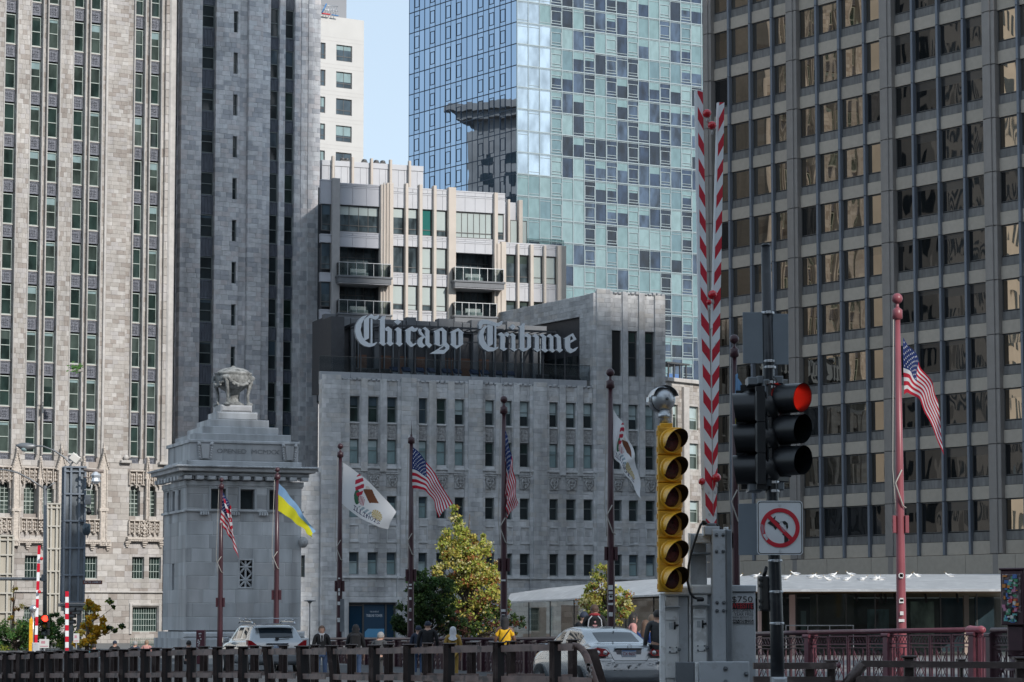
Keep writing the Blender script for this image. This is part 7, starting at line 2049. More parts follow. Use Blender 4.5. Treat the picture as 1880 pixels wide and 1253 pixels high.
# ================================================================ vehicles
silver = mat('silver_car_paint', (.34,.36,.38), .25, metal=.55, coat=.8, var=.03, vscale=1)
silver2 = mat('grey_car_paint', (.26,.25,.27), .25, metal=.55, coat=.8, var=.03, vscale=1)
car_glass = glass('car_glass', (.018,.026,.034), .03, spec=.7)
rubber = mat('tyre_rubber', (.015,.015,.015), .8); rim_m = mat('wheel_rim', (.35,.36,.37), .3, metal=.8); trim = mat('black_trim', (.012,.012,.014), .5)
tail = mat('tail_lamp_red', (.33,.01,.015), .12, spec=.9, coat=.5); tail_w = mat('tail_lamp_clear', (.55,.52,.52), .1, metal=.4); chrome = mat('chrome', (.55,.56,.58), .1, metal=1.0)
plate_w = mat('licence_plate', (.50,.55,.62), .4); plate_b = mat('plate_blue', (.04,.14,.35), .4); dkred = mat('plate_red_text', (.25,.02,.03), .5)
def loft_car(st, m):
    """st rows: y, half width, bottom z, deck z, roof z, roof half width; last entry optional set of glass bands"""
    vs = []; n = 10
    for (y, w, zb, dk, rf, wr) in st:
        half = [(0,zb),(w*.80,zb),(w*.97,zb+.06),(w,(zb+dk)*.5),(w*.985,dk-.10),(w*.93,dk-.005),(w*.90,dk+.02 if rf > dk+.1 else dk+.005),(wr+.035,rf-.055),(wr*.88,rf-.012),(0,rf)]
        if rf < dk+.1: half[6] = (w*.90,dk+.004); half[7] = (wr+.03,rf-.004); half[8] = (wr*.8,rf-.002)
        vs += [(x, y, z) for x, z in half] + [(-x, y, z) for x, z in half[-2:0:-1]]
    N = 2*n-2; fs = []; mi = []
    for i in range(len(st)-1):
        for j in range(N):
            a, b_ = i*N+j, i*N+(j+1)%N; fs.append((a, b_, b_+N, a+N))
            jj = j if j < n-1 else N-1-j
            gl = 0
            big0, big1 = st[i][4] > st[i][3]+.2, st[i+1][4] > st[i+1][3]+.2
            if jj == 8 and (big0 != big1): gl = 1
            if jj == 7 and (big0 != big1): gl = 0
            if jj == 6 and (big0 or big1) and (i in m['side']): gl = 1
            mi.append(gl)
    fs.append(tuple(range(N))[::1]); mi.append(0); fs.append(tuple((len(st)-1)*N+k for k in range(N-1,-1,-1))); mi.append(0)
    me = bpy.data.meshes.new('loft'); me.from_pydata(vs, [], fs); me.polygons.foreach_set('material_index', mi)
    for k in range(2): me.materials.append((silver, car_glass)[k])
    me.polygons.foreach_set('use_smooth', [True]*len(fs)); o = bpy.data.objects.new('loft', me); COL.objects.link(o)
    s_ = o.modifiers.new('s', 'SUBSURF'); s_.levels = 2; s_.render_levels = 2
    dg = bpy.context.evaluated_depsgraph_get(); ev = bpy.data.meshes.new_from_object(o.evaluated_get(dg), depsgraph=dg); bpy.data.objects.remove(o)
    import bmesh
    bm = bmesh.new(); bm.from_mesh(ev); bmesh.ops.recalc_face_normals(bm, faces=bm.faces); bm.to_mesh(ev); bm.free()
    outs = []
    for k in (0, 1):
        b = MB(); mp = {}
        for p in ev.polygons:
            if p.material_index != k: continue
            idx = []
            for v in p.vertices:
                if v not in mp: mp[v] = len(b.v); co = ev.vertices[v].co + ev.vertices[v].normal*(.006 if k else 0); b.v.append(tuple(co))
                idx.append(mp[v])
            b.f.append(tuple(idx)); b.m.append(0); b.sm.append(True)
        outs.append(b)
    return outs
def wheel(o, x, y, z, r):
    b = MB(); b.lathe([(r*.62,-.1),(r*.92,-.11),(r,-.08),(r,.08),(r*.92,.11),(r*.62,.1)], (x,y,z), 24, axis='x'); t = b.build('wheel', rubber, o)
    b = MB(); b.lathe([(.001,-.06),(r*.2,-.07),(r*.55,-.05),(r*.63,-.1),(r*.65,-.1)], (x,y,z), 18, axis='x'); b.build('rim', rim_m, t)
axis_rz = math.atan(.317)
def car_at(name, label, px, Y, zg): return thing(name, label, 'car', ((px-940)/F*Y, Y, zg), axis_rz)
# silver saloon, seen from behind
cs = car_at('parked_car', 'silver four door saloon with dented rear bumper seen from behind', 1156, 57.6, .02); cs.scale = (1.06, 1.06, 1.0)
st = [(-.02,.70,.36,.50,.53,.6),(.03,.80,.26,.66,.69,.66),(.10,.835,.22,.84,.87,.66),(.16,.84,.22,1.02,1.05,.64),(.30,.845,.22,1.085,1.115,.64),(.66,.85,.22,1.06,1.11,.66),(1.20,.85,.22,1.03,1.41,.575),(1.50,.85,.2,1.01,1.475,.57),
      (2.18,.85,.2,.99,1.51,.575),(2.28,.85,.2,.99,1.51,.575),(2.85,.85,.2,.98,1.47,.57),(3.45,.85,.2,.97,1.01,.66),(4.15,.82,.2,.86,.90,.62),(4.45,.72,.24,.68,.71,.5),(4.50,.6,.3,.5,.52,.45)]
bd, gw = loft_car(st, {'side': (6, 7, 9)})
bd.build('body', silver, cs); gw.build('window', car_glass, cs)
for x in (-.80,.80):
    for y in (.95,3.55): wheel(cs, x, y, .31, .31)
for s in (-1, 1):
    b = MB(); P_ = [(.44,.90),(.52,.84),(.80,.84),(.83,.93),(.82,1.0),(.72,1.03),(.55,1.0)]
    tri_prism(b, [(s*x, z) for x, z in P_], .02, .32); tl_ = b.build('tail_lamp', tail, cs)
    b = MB(); b.lathe([(.001,-.02),(.045,-.01),(.055,.01)], (s*.55,.02,.915), 14, axis='y'); b.lathe([(.001,-.02),(.045,-.01),(.055,.01)], (s*.715,.02,.915), 14, axis='y'); b.build('clear_lens', tail_w, tl_)
b = MB(); b.bbox(-.30,.32,.045,.2,1.005,1.03,.008); b.build('boot_handle', chrome, cs)
b = MB(); b.bbox(-.27,.29,.10,.3,.80,.995,.01); b.build('plate_recess', silver2, cs)
b = MB(); b.bbox(-.16,.16,.07,.098,.82,.97,.004); pl = b.build('licence_plate', plate_w, cs)
b = MB(); b.bbox(-.155,.155,.066,.069,.945,.967,.0005); b.build('plate_band', plate_b, pl)
text('plate_number', 'CX 9657', .10, dkred, pl, (0,.062,.885), ext=.001, width=.29)
text('model_badge', 'COROLLA', .035, trim, cs, (.62,.045,1.06), ext=.002, width=.2)
b = MB(); b.lathe([(.04,-.006),(.05,-.01),(.055,0)], (.0,.04,1.055), 18, axis='y'); b.lathe([(.018,-.008),(.024,-.01),(.026,0)], (.0,.04,1.055), 14, axis='y'); b.build('badge', chrome, cs)
b = MB(); b.tube([(-.78,.0,.79),(-.40,-.035,.80),(-.36,-.03,.735),(.36,-.03,.735),(.40,-.035,.80),(.78,.0,.79)], .008, 5); b.tube([(-.83,.35,1.06),(-.50,.02,1.02),(-.42,.0,.86),(-.38,-.02,.76)], .005, 4); b.tube([(.83,.35,1.06),(.50,.02,1.02),(.42,.0,.86),(.38,-.02,.76)], .005, 4); b.build('boot_shut_line', trim, cs)
b = MB()
for k in range(14): r = random.Random(k); x, z = r.uniform(-.7,.7), r.uniform(.5,.70); b.bbox(x, x+r.uniform(.02,.08), -.035, -.02, z, z+r.uniform(.008,.02), .002)
b.build('bumper_scuff', rubber, cs)
b = MB(); b.bbox(.60,.84,-.06,.0,.70,.74,.01); b.build('bumper_bar', chrome, cs)
b = MB(); b.tube([(.1,1.3,1.45),(.1,1.25,1.56)], [.02,.004], 6); b.build('aerial', trim, cs)
for s in (-1,1):
    b = MB(); b.bbox(s*.93-.09, s*.93+.09, 2.95, 3.08, .98, 1.10, .03); b.build('door_mirror', silver, cs)
# silver SUV
sv = car_at('parked_car', 'silver sport utility car with roof rack behind the fence', 512, 83, -.10); sv.scale = (1.06, 1.05, 1.0)
st = [(-.02,.82,.45,.62,.65,.7),(.03,.90,.38,.80,.84,.7),(.08,.92,.35,1.02,1.06,.7),(.14,.925,.33,1.12,1.16,.74),(.50,.93,.33,1.12,1.60,.66),(.85,.93,.33,1.11,1.655,.66),(1.45,.93,.33,1.10,1.68,.66),(1.55,.93,.33,1.10,1.68,.66),(2.35,.93,.33,1.09,1.68,.66),(2.45,.93,.33,1.09,1.68,.66),(3.0,.93,.33,1.08,1.62,.65),(3.65,.93,.33,1.06,1.10,.72),(4.5,.90,.33,.98,1.02,.7),(4.75,.78,.36,.80,.83,.6),(4.80,.6,.42,.6,.62,.5)]
bd, gw = loft_car(st, {'side': (5, 7, 9)})
bd.build('body', silver, sv); gw.build('window', car_glass, sv)
for x in (-.86,.86):
    for y in (.95,3.8): wheel(sv, x, y, .37, .37)
for s in (-1, 1):
    b = MB(); P_ = [(.62,.98),(.70,.90),(.90,.90),(.91,1.15),(.80,1.12)]; tri_prism(b, [(s*x, z) for x, z in P_], .05, .35); b.build('tail_lamp', tail, sv)
    b = MB(); b.tube([(s*.66,.55,1.67),(s*.66,.7,1.73),(s*.66,2.5,1.75),(s*.66,2.7,1.69)], .022, 6); b.build('roof_rail', chrome, sv)
    b = MB(); b.bbox(s*1.02-.09, s*1.02+.09, 2.95, 3.1, 1.05, 1.22, .03); b.build('door_mirror', silver, sv)
for y in (.95, 1.95):
    b = MB(); b.bbox(-.80,.80,y-.035,y+.035,1.83,1.855,.01); cb = b.build('cross_bar', chrome, sv)
    for s in (-1,1): b = MB(); b.tube([(s*.66,y,1.75),(s*.68,y,1.83)], .03, 6); b.build('bar_foot', chrome, cb)
b = MB(); b.bbox(-.62,.62,.30,.62,1.655,1.685,.012); b.build('spoiler', silver2, sv)
b = MB(); b.tube([(.0,.13,1.22),(.40,.15,1.25)], .018, 6); b.bbox(-.05,.05,.08,.15,1.17,1.24,.01); b.build('rear_wiper', trim, sv)
b = MB(); b.bbox(-.14,.16,-.01,.08,.86,.98,.004); pl = b.build('licence_plate', plate_w, sv); text('plate_number', 'AV 61 122', .09, plate_b, pl, (.01,-.015,.92), ext=.001, width=.24)
b = MB(); b.bbox(-.34,.34,-.0,.1,1.02,1.06,.01); b.build('tailgate_handle', chrome, sv)

# ================================================================ trees and shrubs
def leafm(n, c): 
    m = mat('leaf_'+n, c, .6, spec=.3); nt_ = m.node_tree; N = nt_.nodes
    t = N.new('ShaderNodeBsdfTranslucent'); t.inputs[0].default_value = (*[min(1,v*1.2) for v in c],1); mx = N.new('ShaderNodeMixShader'); mx.inputs[0].default_value = .35
    nt_.links.new(N['Principled BSDF'].outputs[0], mx.inputs[1]); nt_.links.new(t.outputs[0], mx.inputs[2]); nt_.links.new(mx.outputs[0], N['Material Output'].inputs[0]); return m
DENS = 2.7
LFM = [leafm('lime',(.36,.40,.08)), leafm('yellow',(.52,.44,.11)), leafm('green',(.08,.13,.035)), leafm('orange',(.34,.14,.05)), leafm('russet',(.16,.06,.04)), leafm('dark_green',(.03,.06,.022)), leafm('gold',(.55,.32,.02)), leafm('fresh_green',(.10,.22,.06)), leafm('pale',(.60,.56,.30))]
bark = mat('bark', (.09,.07,.055), .9, var=.3, vscale=8, bump=.8, bscale=25)
def tree(name, label, cat, px, Y, zones, trunk, seed, group=None, long_leaf=False):
    """zones: (photo x, photo y, half width px, half height px, depth m, leaf count, size m, [(leaf material, weight)])"""
    rnd_ = random.Random(seed); base = at(px, 1144, Y); base.z = 0
    o = thing(name, label, cat, base, 0, group); sc = F/Y
    b = MB(); tr_h = CAMZ + (1144-trunk)*Y/F
    b.tube([(0,0,-.1),(rnd_.uniform(-.05,.05),0,tr_h*.35),(rnd_.uniform(-.1,.1),.05,tr_h*.7),(rnd_.uniform(-.1,.1),0,tr_h)], [.13,.10,.06,.015], 8)
    clumps = []
    for (cx, cy, hw, hh, dp, cnt, sz, ws) in zones:
        c = at(cx, cy, Y) - base; hw, hh = hw/sc, hh/sc
        cnt = int(cnt*DENS); sz = sz*.74; nc = max(3, cnt//60)
        for _ in range(nc):
            while True:
                v = Vector((rnd_.uniform(-1,1), rnd_.uniform(-1,1), rnd_.uniform(-1,1)))
                if .25 < v.length < 1: break
            v = v.normalized()*(v.length**.6)
            p = Vector((c.x+v.x*hw, v.y*dp, c.z+v.z*hh)); clumps.append((p, cnt//nc, sz, ws, min(hw, hh)))
    for p, *_ in clumps[::2]:
        t = min(.9, max(.15, (p.z-.6)/max(tr_h,1)*.8)); q = Vector((0, 0, tr_h*t)); mid = q.lerp(p, .55)+Vector((0,0,-.08)); b.tube([q, mid, p], [.035,.02,.006], 4, cap=False)
    b.build('trunk', bark, o)
    mats_ = []; mb = MB()
    for p, cnt, sz, ws, rr in clumps:
        names = [w_[0] for w_ in ws]; wt_ = [w_[1] for w_ in ws]; dom = rnd_.choices(names, wt_)[0]; cr_ = rnd_.uniform(.12,.28)*min(1.6, max(.6, rr))
        for _ in range(cnt):
            d_ = Vector((rnd_.gauss(0,1), rnd_.gauss(0,1), rnd_.gauss(0,.8)))*cr_*.6
            c = p + d_; k = dom if rnd_.random() < .6 else rnd_.choices(names, wt_)[0]
            if k not in mats_: mats_.append(k)
            nrm = Vector((rnd_.gauss(0,1), rnd_.gauss(-.3,1), rnd_.gauss(.5,1))).normalized(); t = nrm.cross(Vector((rnd_.gauss(0,1), rnd_.gauss(0,1), rnd_.gauss(0,1)))).normalized(); u = nrm.cross(t)
            s_ = sz*rnd_.uniform(.6,1.25); w_ = s_*(.22 if long_leaf else .42)
            fold = nrm*s_*.12
            mb.add([c-t*s_*.5, c+u*w_+fold*.3, c+t*s_*.5-fold, c-u*w_+fold*.3], [(0,1,2,3)], mats_.index(k))
    mb.build('crown', [LFM[k] for k in mats_], o); return o
LIT = [(0,6),(1,4),(2,1.2),(3,1.6),(8,2),(4,.25)]
tree('autumn_tree', 'tall pointed yellow green autumn tree catching the sun', 'tree', 858, 106,
     [(840,950,12,24,.4,260,.15,LIT),(842,1000,32,38,.7,800,.16,LIT),(858,1040,50,48,1.2,1700,.16,LIT),(872,1090,52,45,1.3,1700,.16,LIT+[(4,1.5)]),(865,1140,60,36,1.3,1400,.16,[(0,2),(2,3),(1,1),(4,2),(5,2)]),
      (815,1005,12,22,.5,200,.15,LIT),(888,1000,14,22,.5,240,.15,LIT),(903,1048,14,26,.5,240,.15,LIT),(808,1060,18,26,.8,360,.15,LIT),(920,1110,18,26,.6,300,.16,[(4,3),(2,2),(3,1)]),(948,1148,22,20,.5,260,.16,[(5,2),(4,1),(2,2)])], 945, 11)
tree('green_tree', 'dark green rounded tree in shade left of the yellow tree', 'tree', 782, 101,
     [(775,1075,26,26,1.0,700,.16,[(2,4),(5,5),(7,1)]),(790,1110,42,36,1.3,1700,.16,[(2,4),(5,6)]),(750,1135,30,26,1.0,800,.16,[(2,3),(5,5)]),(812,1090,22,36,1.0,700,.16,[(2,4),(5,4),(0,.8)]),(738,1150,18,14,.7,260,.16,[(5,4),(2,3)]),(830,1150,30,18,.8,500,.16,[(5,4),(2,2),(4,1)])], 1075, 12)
tree('young_tree', 'thin young autumn tree between the saloon and the glass pavilion', 'tree', 1112, 96,
     [(1105,1052,14,15,.4,170,.14,LIT),(1100,1080,26,18,.7,330,.14,LIT),(1135,1098,24,20,.7,330,.14,LIT),(1085,1112,28,20,.7,420,.14,LIT),(1125,1125,34,20,.7,520,.14,LIT+[(2,3)]),(1150,1118,14,18,.5,150,.14,LIT),(1080,1135,22,12,.5,220,.14,[(2,3),(0,2)])], 1045, 13)
GR = [(7,5),(2,3),(5,2),(0,.8)]
tree('broadleaf_shrub', 'large fresh green shrub at the far left below the street lamps', 'shrub', 30, 150,
     [(25,1165,42,30,1.2,900,.30,GR),(70,1160,38,28,1.0,800,.30,GR),(110,1165,32,30,1.0,700,.28,GR),(5,1180,30,22,1.0,400,.3,GR),(90,1140,24,14,.8,260,.28,GR)], 1140, 14, long_leaf=True)
GD = [(6,6),(1,2),(0,1)]
tree('golden_tree', 'golden yellow leaved sapling right of the lattice tower', 'tree', 160, 146,
     [(165,1105,10,14,.4,80,.26,GD),(170,1135,24,22,.8,240,.26,GD),(160,1165,26,24,.8,300,.26,GD),(180,1160,18,16,.6,160,.26,GD),(205,1110,16,5,.4,40,.26,[(5,2),(2,2),(0,1)]),(205,1150,20,12,.4,80,.26,[(5,2),(2,2),(0,1)]),(150,1190,20,14,.6,120,.26,GD)], 1095, 15)
tree('sparse_sapling', 'thin sapling with few ochre leaves at the far left', 'tree', 24, 152,
     [(27,1090,8,14,.4,45,.22,[(1,4),(3,2)]),(35,1110,10,16,.4,60,.22,[(1,4),(3,2)]),(24,1135,8,16,.4,60,.22,[(1,4),(6,2)])], 1075, 16, long_leaf=True)

# ================================================================ left street furniture
QY = 152.0; qs = F/QY
def Q(px, py, Y=QY): return at(px, py, Y)
gal = mat('grey_street_metal', (.20,.21,.22), .45, metal=.5, var=.1); lat_m = mat('pale_lattice_paint', (.44,.42,.37), .5, var=.1, vscale=2); lat_d = mat('grey_lattice_paint', (.17,.20,.24), .5, metal=.2)
mesh_l = mat('pale_mesh_panel', (.40,.37,.31), .6, var=.15, vscale=1.5, streak=True); mesh_d = glass('smoky_panel', (.17,.19,.21), .2, var=.5, vs=1.5)
def lattice(label, px0, px1, py0, py1, Y, bars, panel, rows, side=None):
    b0 = Q(px0, py1, Y); w = (px1-px0)*Y/F; h = (py1-py0)*Y/F
    o = thing('lattice_tower', label, 'lattice tower', (b0.x, Y, 0), R(14)); zb = b0.z
    b = MB()
    for fx in (0,.30,.72,1): x = w*fx; b.bbox(x-.06, x+.06, -.08, .04, zb, zb+h, .01)
    b.build('upright', bars, o)
    for k in range(rows+1):
        z = zb + h*k/rows; b = MB(); b.bbox(-.06, w+.06, -.10, .05, z-.05, z+.05, .01); b.build('cross_bar', bars, o)
    b = MB(); b.bbox(-.06, w+.06, -.10, .05, zb+h-.30, zb+h-.22, .01); b.build('cross_bar', bars, o)
    for k in range(rows):
        z0, z1 = zb+h*k/rows+.05, zb+h*(k+1)/rows-.05; b = MB(); b.box(.0, w, .06, .10, z0, z1); b.build('panel', panel, o)
    b = MB()
    dp = 1.0
    for y in (.1, dp): b.box(-.12, -.04, y, y+.08, zb, zb+h)
    for k in range(rows+1): z = zb+h*k/rows; b.box(-.12, -.04, .18, dp, z-.04, z+.04)
    b.build('side_frame', bars, o); b = MB(); b.box(-.04, .0, .1, dp, zb, zb+h); b.box(w-.04, w, .11, dp, zb, zb+h); b.box(.0, w-.041, dp, dp+.04, zb, zb+h); b.build('side_panel', panel, o)
    return o, b0, w, h, zb
Lt, b0, w, h, zb = lattice('tall lattice tower with smoky panels, nearest the bridge house', 116, 153, 858, 1106, 148, lat_d, mesh_d, 5)
b = MB(); b.bbox(-.2, w+.1, -.2, 1.2, zb-.25, zb-.06, .03); b.bbox(-.05, w-.05, -.1, 1.05, zb-.5, zb-.251, .03); b.bbox(.1, w-.2, .0, .9, zb-.7, zb-.501, .03); b.box(.15, .60, .1, .6, 0, zb-.701); b.bbox(w-.35, w-.08, .1, .4, 0, zb-.251, .02); b.build('pedestal', gal, Lt)
lattice('pale cream lattice tower behind the grey lamp post', 84, 108, 926, 1132, 163, lat_m, mesh_l, 5)
lattice('pale cream lattice tower cut by the left edge of the view', -14, 21, 985, 1160, 160, lat_m, mesh_l, 5)
def lampost(label, pts_arm, head_px, pole=None, Y=QY, r=.05):
    p0 = Q(*(pole[1] if pole else pts_arm[-1]), Y); o = thing('street_lamp', label, 'street lamp', (p0.x, Y, 0), 0)
    L = lambda x, y: (Q(x,y,Y).x-p0.x, 0, Q(x,y,Y).z)
    b = MB(); b.tube([L(*p) for p in pts_arm], r, 7); b.build('arm', gal, o)
    if pole: b = MB(); b.tube([L(*pole[0]), (0,0,0)], [.10,.14], 10); b.build('pole', gal, o)
    if head_px:
        a = Vector(L(*head_px[0])); c = Vector(L(*head_px[1])); b = MB()
        b.tube([a, a.lerp(c,.25)+Vector((0,0,-.03)), a.lerp(c,.6)+Vector((0,0,-.05)), a.lerp(c,.9), c], [.05,.20,.24,.14,.05], 10); b.build('lamp_head', gal, o)
        b = MB(); m_ = a.lerp(c,.42); b.ball((m_.x, m_.y, m_.z-.2), .22, 10, sz=.7); b.build('lamp_glass', g_blind, o)
    return o
lampost('street lamp with long cobra head above the lattice towers', [(64,819),(80,820),(100,828),(118,840),(130,852),(131,870)], ((30,818),(66,820)), Y=149)
lampost('grey street lamp post with two thin curved arms at left', [(-30,861),(10,863),(32,868),(55,880),(80,897)], None, ((83,892),(83,1140)))
lp2 = thing('mast_arm', 'long grey mast arm reaching in from the left edge', 'signal mast', (Q(-40,1063).x, QY, 0)); b = MB(); z = Q(0,1063).z; b.tube([(0,0,z),((78+40)/qs,0,z-.02)], .10, 8); b.tube([(-.5,0,0),(-.5,0,z+.2)], .14, 8); b.build('arm', gal, lp2)
b = MB(); x = (80+40)/qs; b.bbox(x-.12,x+.12,-.2,.12,z-.15,z+.25,.02); b.build('clamp', steel_d, lp2)
b = thing('short_arm', 'short upward slanting arm on the grey street lamp post', 'bracket', (Q(85,900).x, QY-.1, 0)); q = MB(); q.tube([(0,0,Q(85,899).z),(Q(101,886).x-Q(85,900).x,0,Q(101,886).z)], .04, 6); q.build('bar', gal, b)
def mini(name, label, cat, px, py, parts, Y=QY, rz=0):
    o = thing(name, label, cat, (Q(px,py,Y).x, Y, 0), rz); return o
o = thing('floodlight', 'white boxy floodlight tilted on top of the smoky lattice tower', 'floodlight', Q(139,842,148)); o.rotation_euler = (0, R(38), 0)
b = MB(); b.bbox(-.3,.25,-.2,.2,-.25,.2,.04); b.build('housing', mat('white_housing',(.62,.60,.56),.5), o); b = MB(); b.box(-.04,.04,-.05,.05,-.6,-.25); b.build('bracket', gal, o)
o = thing('camera_cluster', 'cluster of cameras and wrapped instruments on the lattice tower side', 'camera', (Q(155,1000,147.5).x, 147.5, 0))
C_ = lambda px, py: (Q(px,py,147.5).x-Q(155,1000,147.5).x, 0, Q(px,py,147.5).z)
b = MB(); b.tube([C_(154,863),C_(190,866)], .10, 8); b.tube([C_(154,876),C_(165,878),C_(168,868)], .05, 6); b.build('boom', mat('rusty_tube',(.22,.18,.16),.6), o)
b = MB(); a = C_(176,878); b.lathe([(.1,-.35),(.28,-.2),(.22,0),(.30,.15),(.14,.35),(.02,.38)], a, 7, smooth=False); b.build('wrapping', mat('foil_wrap', (.55,.58,.62), .35, metal=.3, bump=1, bscale=6), o)
b = MB(); b.tube([C_(155,900),C_(168,899),C_(169,888)], .05, 6); b.build('elbow', white_m, o)
a = C_(161,918); b = MB(); b.bbox(a[0]-.15,a[0]+.17,-.15,.15,a[2]-.28,a[2]+.28,.03); b.build('control_box', steel_d, o)
a = C_(163,940); b = MB(); b.lathe([(.001,-.2),(.14,-.14),(.16,0),(.1,.12),(.05,.2)], a, 10); b.tube([(a[0]-.25,0,a[2]+.25),(a[0],0,a[2]+.2)], .05, 6); b.build('dome_camera', blackp, o)
a = C_(159,972); b = MB(); b.lathe([(.12,-.35),(.16,-.3),(.24,-.15),(.24,.25),(.2,.3),(.05,.34)], a, 12); b.build('glass_lantern', g_blue, o)
# small striped barriers on the far side
def small_arm(label, p1, p0, Y, w=.15):
    o = thing('striped_barrier', label, 'gate arm', (Q(*p0,Y).x, Y, 0), 0, 'distant striped gate arms'); A = Q(*p1,Y)-o.location; B_ = Q(*p0,Y)-o.location; n = 11; b = MB()
    for k in range(n):
        a, c = A.lerp(B_, k/n), A.lerp(B_, (k+1)/n); b.add([(a.x-w/2,-.03,a.z),(a.x+w/2,-.03,a.z),(a.x+w/2,.05,a.z),(a.x-w/2,.05,a.z),(c.x-w/2,-.03,c.z),(c.x+w/2,-.03,c.z),(c.x+w/2,.05,c.z),(c.x-w/2,.05,c.z)], [(4,5,1,0),(5,6,2,1),(6,7,3,2),(7,4,0,3),(0,1,2,3)], k % 2)
    b.build('striped_face', [tape_r, tape_w], o); return o
sa = small_arm('distant leaning red and white gate arm beside the lamp post', (72,1002), (66,1182), 140)
b = MB(); 
for px, py in ((76,1026),(72,1087)): a = at(px,py,139.8)-sa.location; b.ball(a, .10, 8)
b.build('red_lamp', lamp_red, sa)
b = MB(); a = at(66,1192,140)-sa.location; b.bbox(a.x-.2, a.x+.2, -.15, .2, -.1, a.z+.35, .05); b.build('base', steel, sa)
small_arm('distant upright red and white gate arm in front of the smoky lattice tower', (123,1086), (123,1200), 118)
o = thing('warning_bell', 'small round grey warning bell at far left', 'bell', Q(61,1118,140)); b = MB(); b.lathe([(.001,-.12),(.15,-.1),(.22,0),(.2,.1),(.001,.2)], (0,0,0), 14, axis='y'); b.tube([(0,.05,-.2),(0,.05,-2.4)], .06, 6); b.build('bell', silv, o)
o = thing('warning_post', 'narrow yellow post beside the distant leaning gate arm', 'post', (Q(57,1170,140).x, 140, 0)); b = MB(); b.bbox(-.10,.10,-.1,.1,-.1,Q(57,1137,140).z,.02); b.lathe([(.06,0),(.02,.12),(.0,.14)], (0,0,Q(57,1137,140).z), 8); b.build('post', yel, o)
def small_signal(label, px, pys, Y, yaw, on):
    o = thing('traffic_signal', label, 'traffic light', (Q(px,1140,Y).x, Y, 0), yaw)
    for i, py in enumerate(pys):
        z = at(px,py,Y).z; b = MB(); hh = abs(pys[0]-pys[1])*Y/F/2; b.bbox(-.2,.2,0,.2,z-hh+.01,z+hh-.01,.03); n = 12; hs = b.build('housing', sig_b, o)
        b = MB(); b.lathe([(.001,-.06),(.12,-.04),(.155,0)], (0,0,z), 14, axis='y'); b.build('lens', red_on if (on and i == 0) else lens_off if i == 0 else yl_off if i == 1 else gr_off, hs)
        b = MB(); vs = []
        for k in range(n+1): a = math.pi*(-.1+1.2*k/n); vs += [(math.cos(a)*.17,0,z+math.sin(a)*.17),(math.cos(a)*.17,-.24,z+math.sin(a)*.17)]
        b.add(vs, [(2*k,2*k+2,2*k+3,2*k+1) for k in range(n)]); b.build('visor', sig_b, hs)
    b = MB(); z = at(px,pys[-1],Y).z; b.tube([(0,.15,0),(0,.15,z)], .06, 8); b.build('post', gal, o); return o
small_signal('distant traffic signal showing red at far left', 83, (1136,1148,1161), 132, 0, True)
small_signal('distant dark traffic signal seen from the side at left', 130, (1122,1133,1144), 132, R(80), False)
def notice(label, px, py, w, h, Y):
    o = thing('notice_sign', label, 'sign', Q(px,py,Y)); b = MB(); b.bbox(-w/2,w/2,0,.02,-h/2,h/2,.004); b.build('plate', white_m, o)
    b = MB(); b.bbox(-w*.3,w*.1,-.004,-.001,0,h*.3,.0005); b.bbox(-w*.4,w*.4,-.004,-.001,-h*.35,-h*.25,.0005); b.build('print', pk, o); b = MB(); b.tube([(0,.05,-h/2),(0,.05,-o.location.z)], .04, 6); b.build('post', gal, o)
notice('small white notice under the distant red traffic signal', 81, 1182, .50, .45, 131)
notice('small white notice on the dark post below the lattice tower', 140, 1172, .30, .48, 131)
o = thing('street_sign', 'long brown street name sign right of the lattice tower', 'sign', Q(170,1069.5,147)); b = MB(); b.bbox(-.55,.55,0,.03,-.11,.11,.01); b.build('plate', mat('brown_sign', (.14,.045,.035), .5), o)
text('lettering', 'RIV THE  LOWER ST', .13, txt_w, o, (0,-.006,0), ext=.001, width=.95)
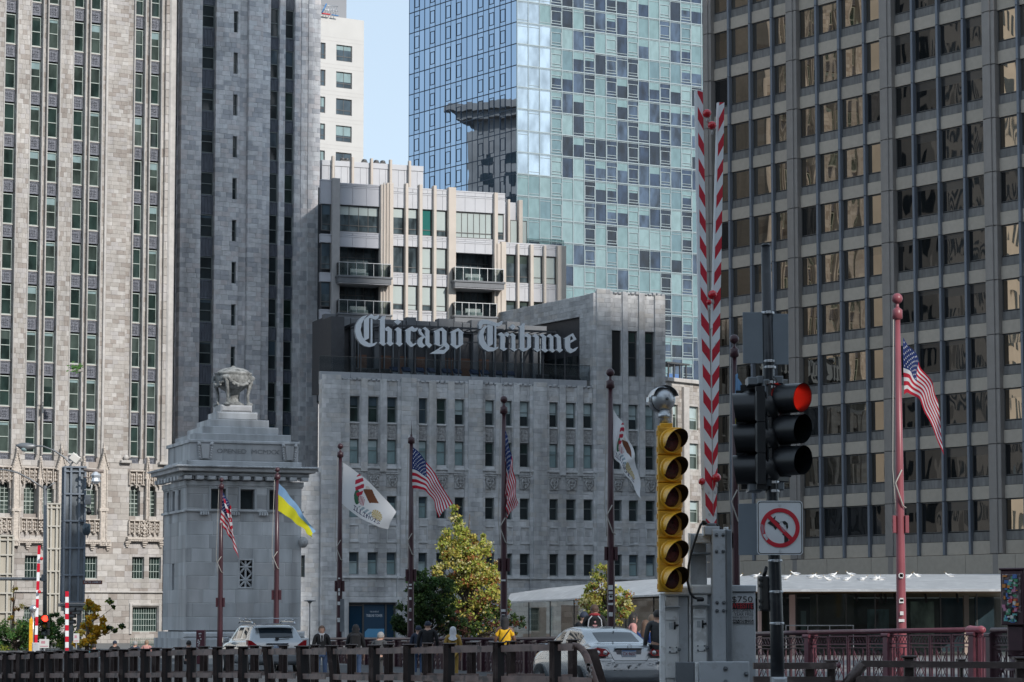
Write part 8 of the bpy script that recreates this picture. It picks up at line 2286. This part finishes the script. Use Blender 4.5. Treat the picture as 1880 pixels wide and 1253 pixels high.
# green iron fence and planting by the sunlit tower
igf = thing('iron_fence', 'ornate pale green iron fence at the foot of the sunlit tower', 'fence', (Q(240,1175,170).x, 170, 0)); gi = mat('verdigris_iron', (.17,.22,.18), .6)
zt_ = Q(240,1175,170).z
for k in range(14):
    b = MB(); x = k*.135; b.tube([(x,0,0),(x,0,zt_)], .02, 5); b.lathe([(.0,0),(.04,.05),(.0,.15)], (x,0,zt_), 6); b.tube([(x-.05,0,zt_-.1),(x,0,zt_-.25),(x+.05,0,zt_-.1)], .015, 4); b.build('picket', gi, igf)
b = MB(); b.box(0,1.85,-.02,.02,zt_-.35,zt_-.31); b.box(0,1.85,-.02,.02,.15,.2); b.build('rail', gi, igf)
o = thing('utility_box', 'maroon metal box with stickers standing left of the silver car', 'box', (XY(370,100)[0], 100, 0)); b = MB(); b.bbox(-.16,.16,0,.5,0,at(370,1157,100).z,.02); b.build('body', mar, o)
b = MB(); r = random.Random(2)
for k in range(16): z = r.uniform(.3,1.2); x = r.uniform(-.14,.0); b.bbox(x,x+.05,-.006,-.001,z,z+.05,.001)
b.build('stickers', patch_m, o)
o = thing('path_lamp', 'slim lamp post with flat saucer head right of the bridge house', 'street lamp', (XY(570,135)[0], 135, 0)); zt_ = at(570,1104,135).z; b = MB(); b.tube([(0,0,0),(0,0,zt_-.1)], .035, 6); b.build('pole', gal, o); b = MB(); b.lathe([(.05,-.12),(.14,-.02),(.32,.0),(.32,.03),(.05,.06)], (0,0,zt_), 14); b.build('lamp_head', gal, o)
o = thing('wall_downpipe', 'thin dark vertical plate beside the state flag pole', 'post', (XY(629,104)[0], 104, 0)); b = MB(); b.box(-.08,.08,0,.04,at(629,1160,104).z,at(629,1100,104).z); b.box(-.02,.02,.0,.04,0,at(629,1160,104).z); b.build('plate', steel_d, o)
b = thing('window_planter', 'leafy green planter on a sill of the sunlit tower', 'plant', Q(140,676,198)); q = MB(); r = random.Random(6)
for k in range(60): c = Vector((r.gauss(0,.25), r.gauss(-.1,.08), r.gauss(0,.16))); s = r.uniform(.08,.16); q.add([c+Vector((-s,0,-s*.3)),c+Vector((0,-.05,-s*.5)),c+Vector((s,0,s*.3)),c+Vector((0,0,s*.5))], [(0,1,2,3)])
q.build('foliage', LFM[7], b); q = MB(); q.bbox(-.5,.5,-.15,.1,-.3,-.12,.02); q.build('trough', WARM[1], b)
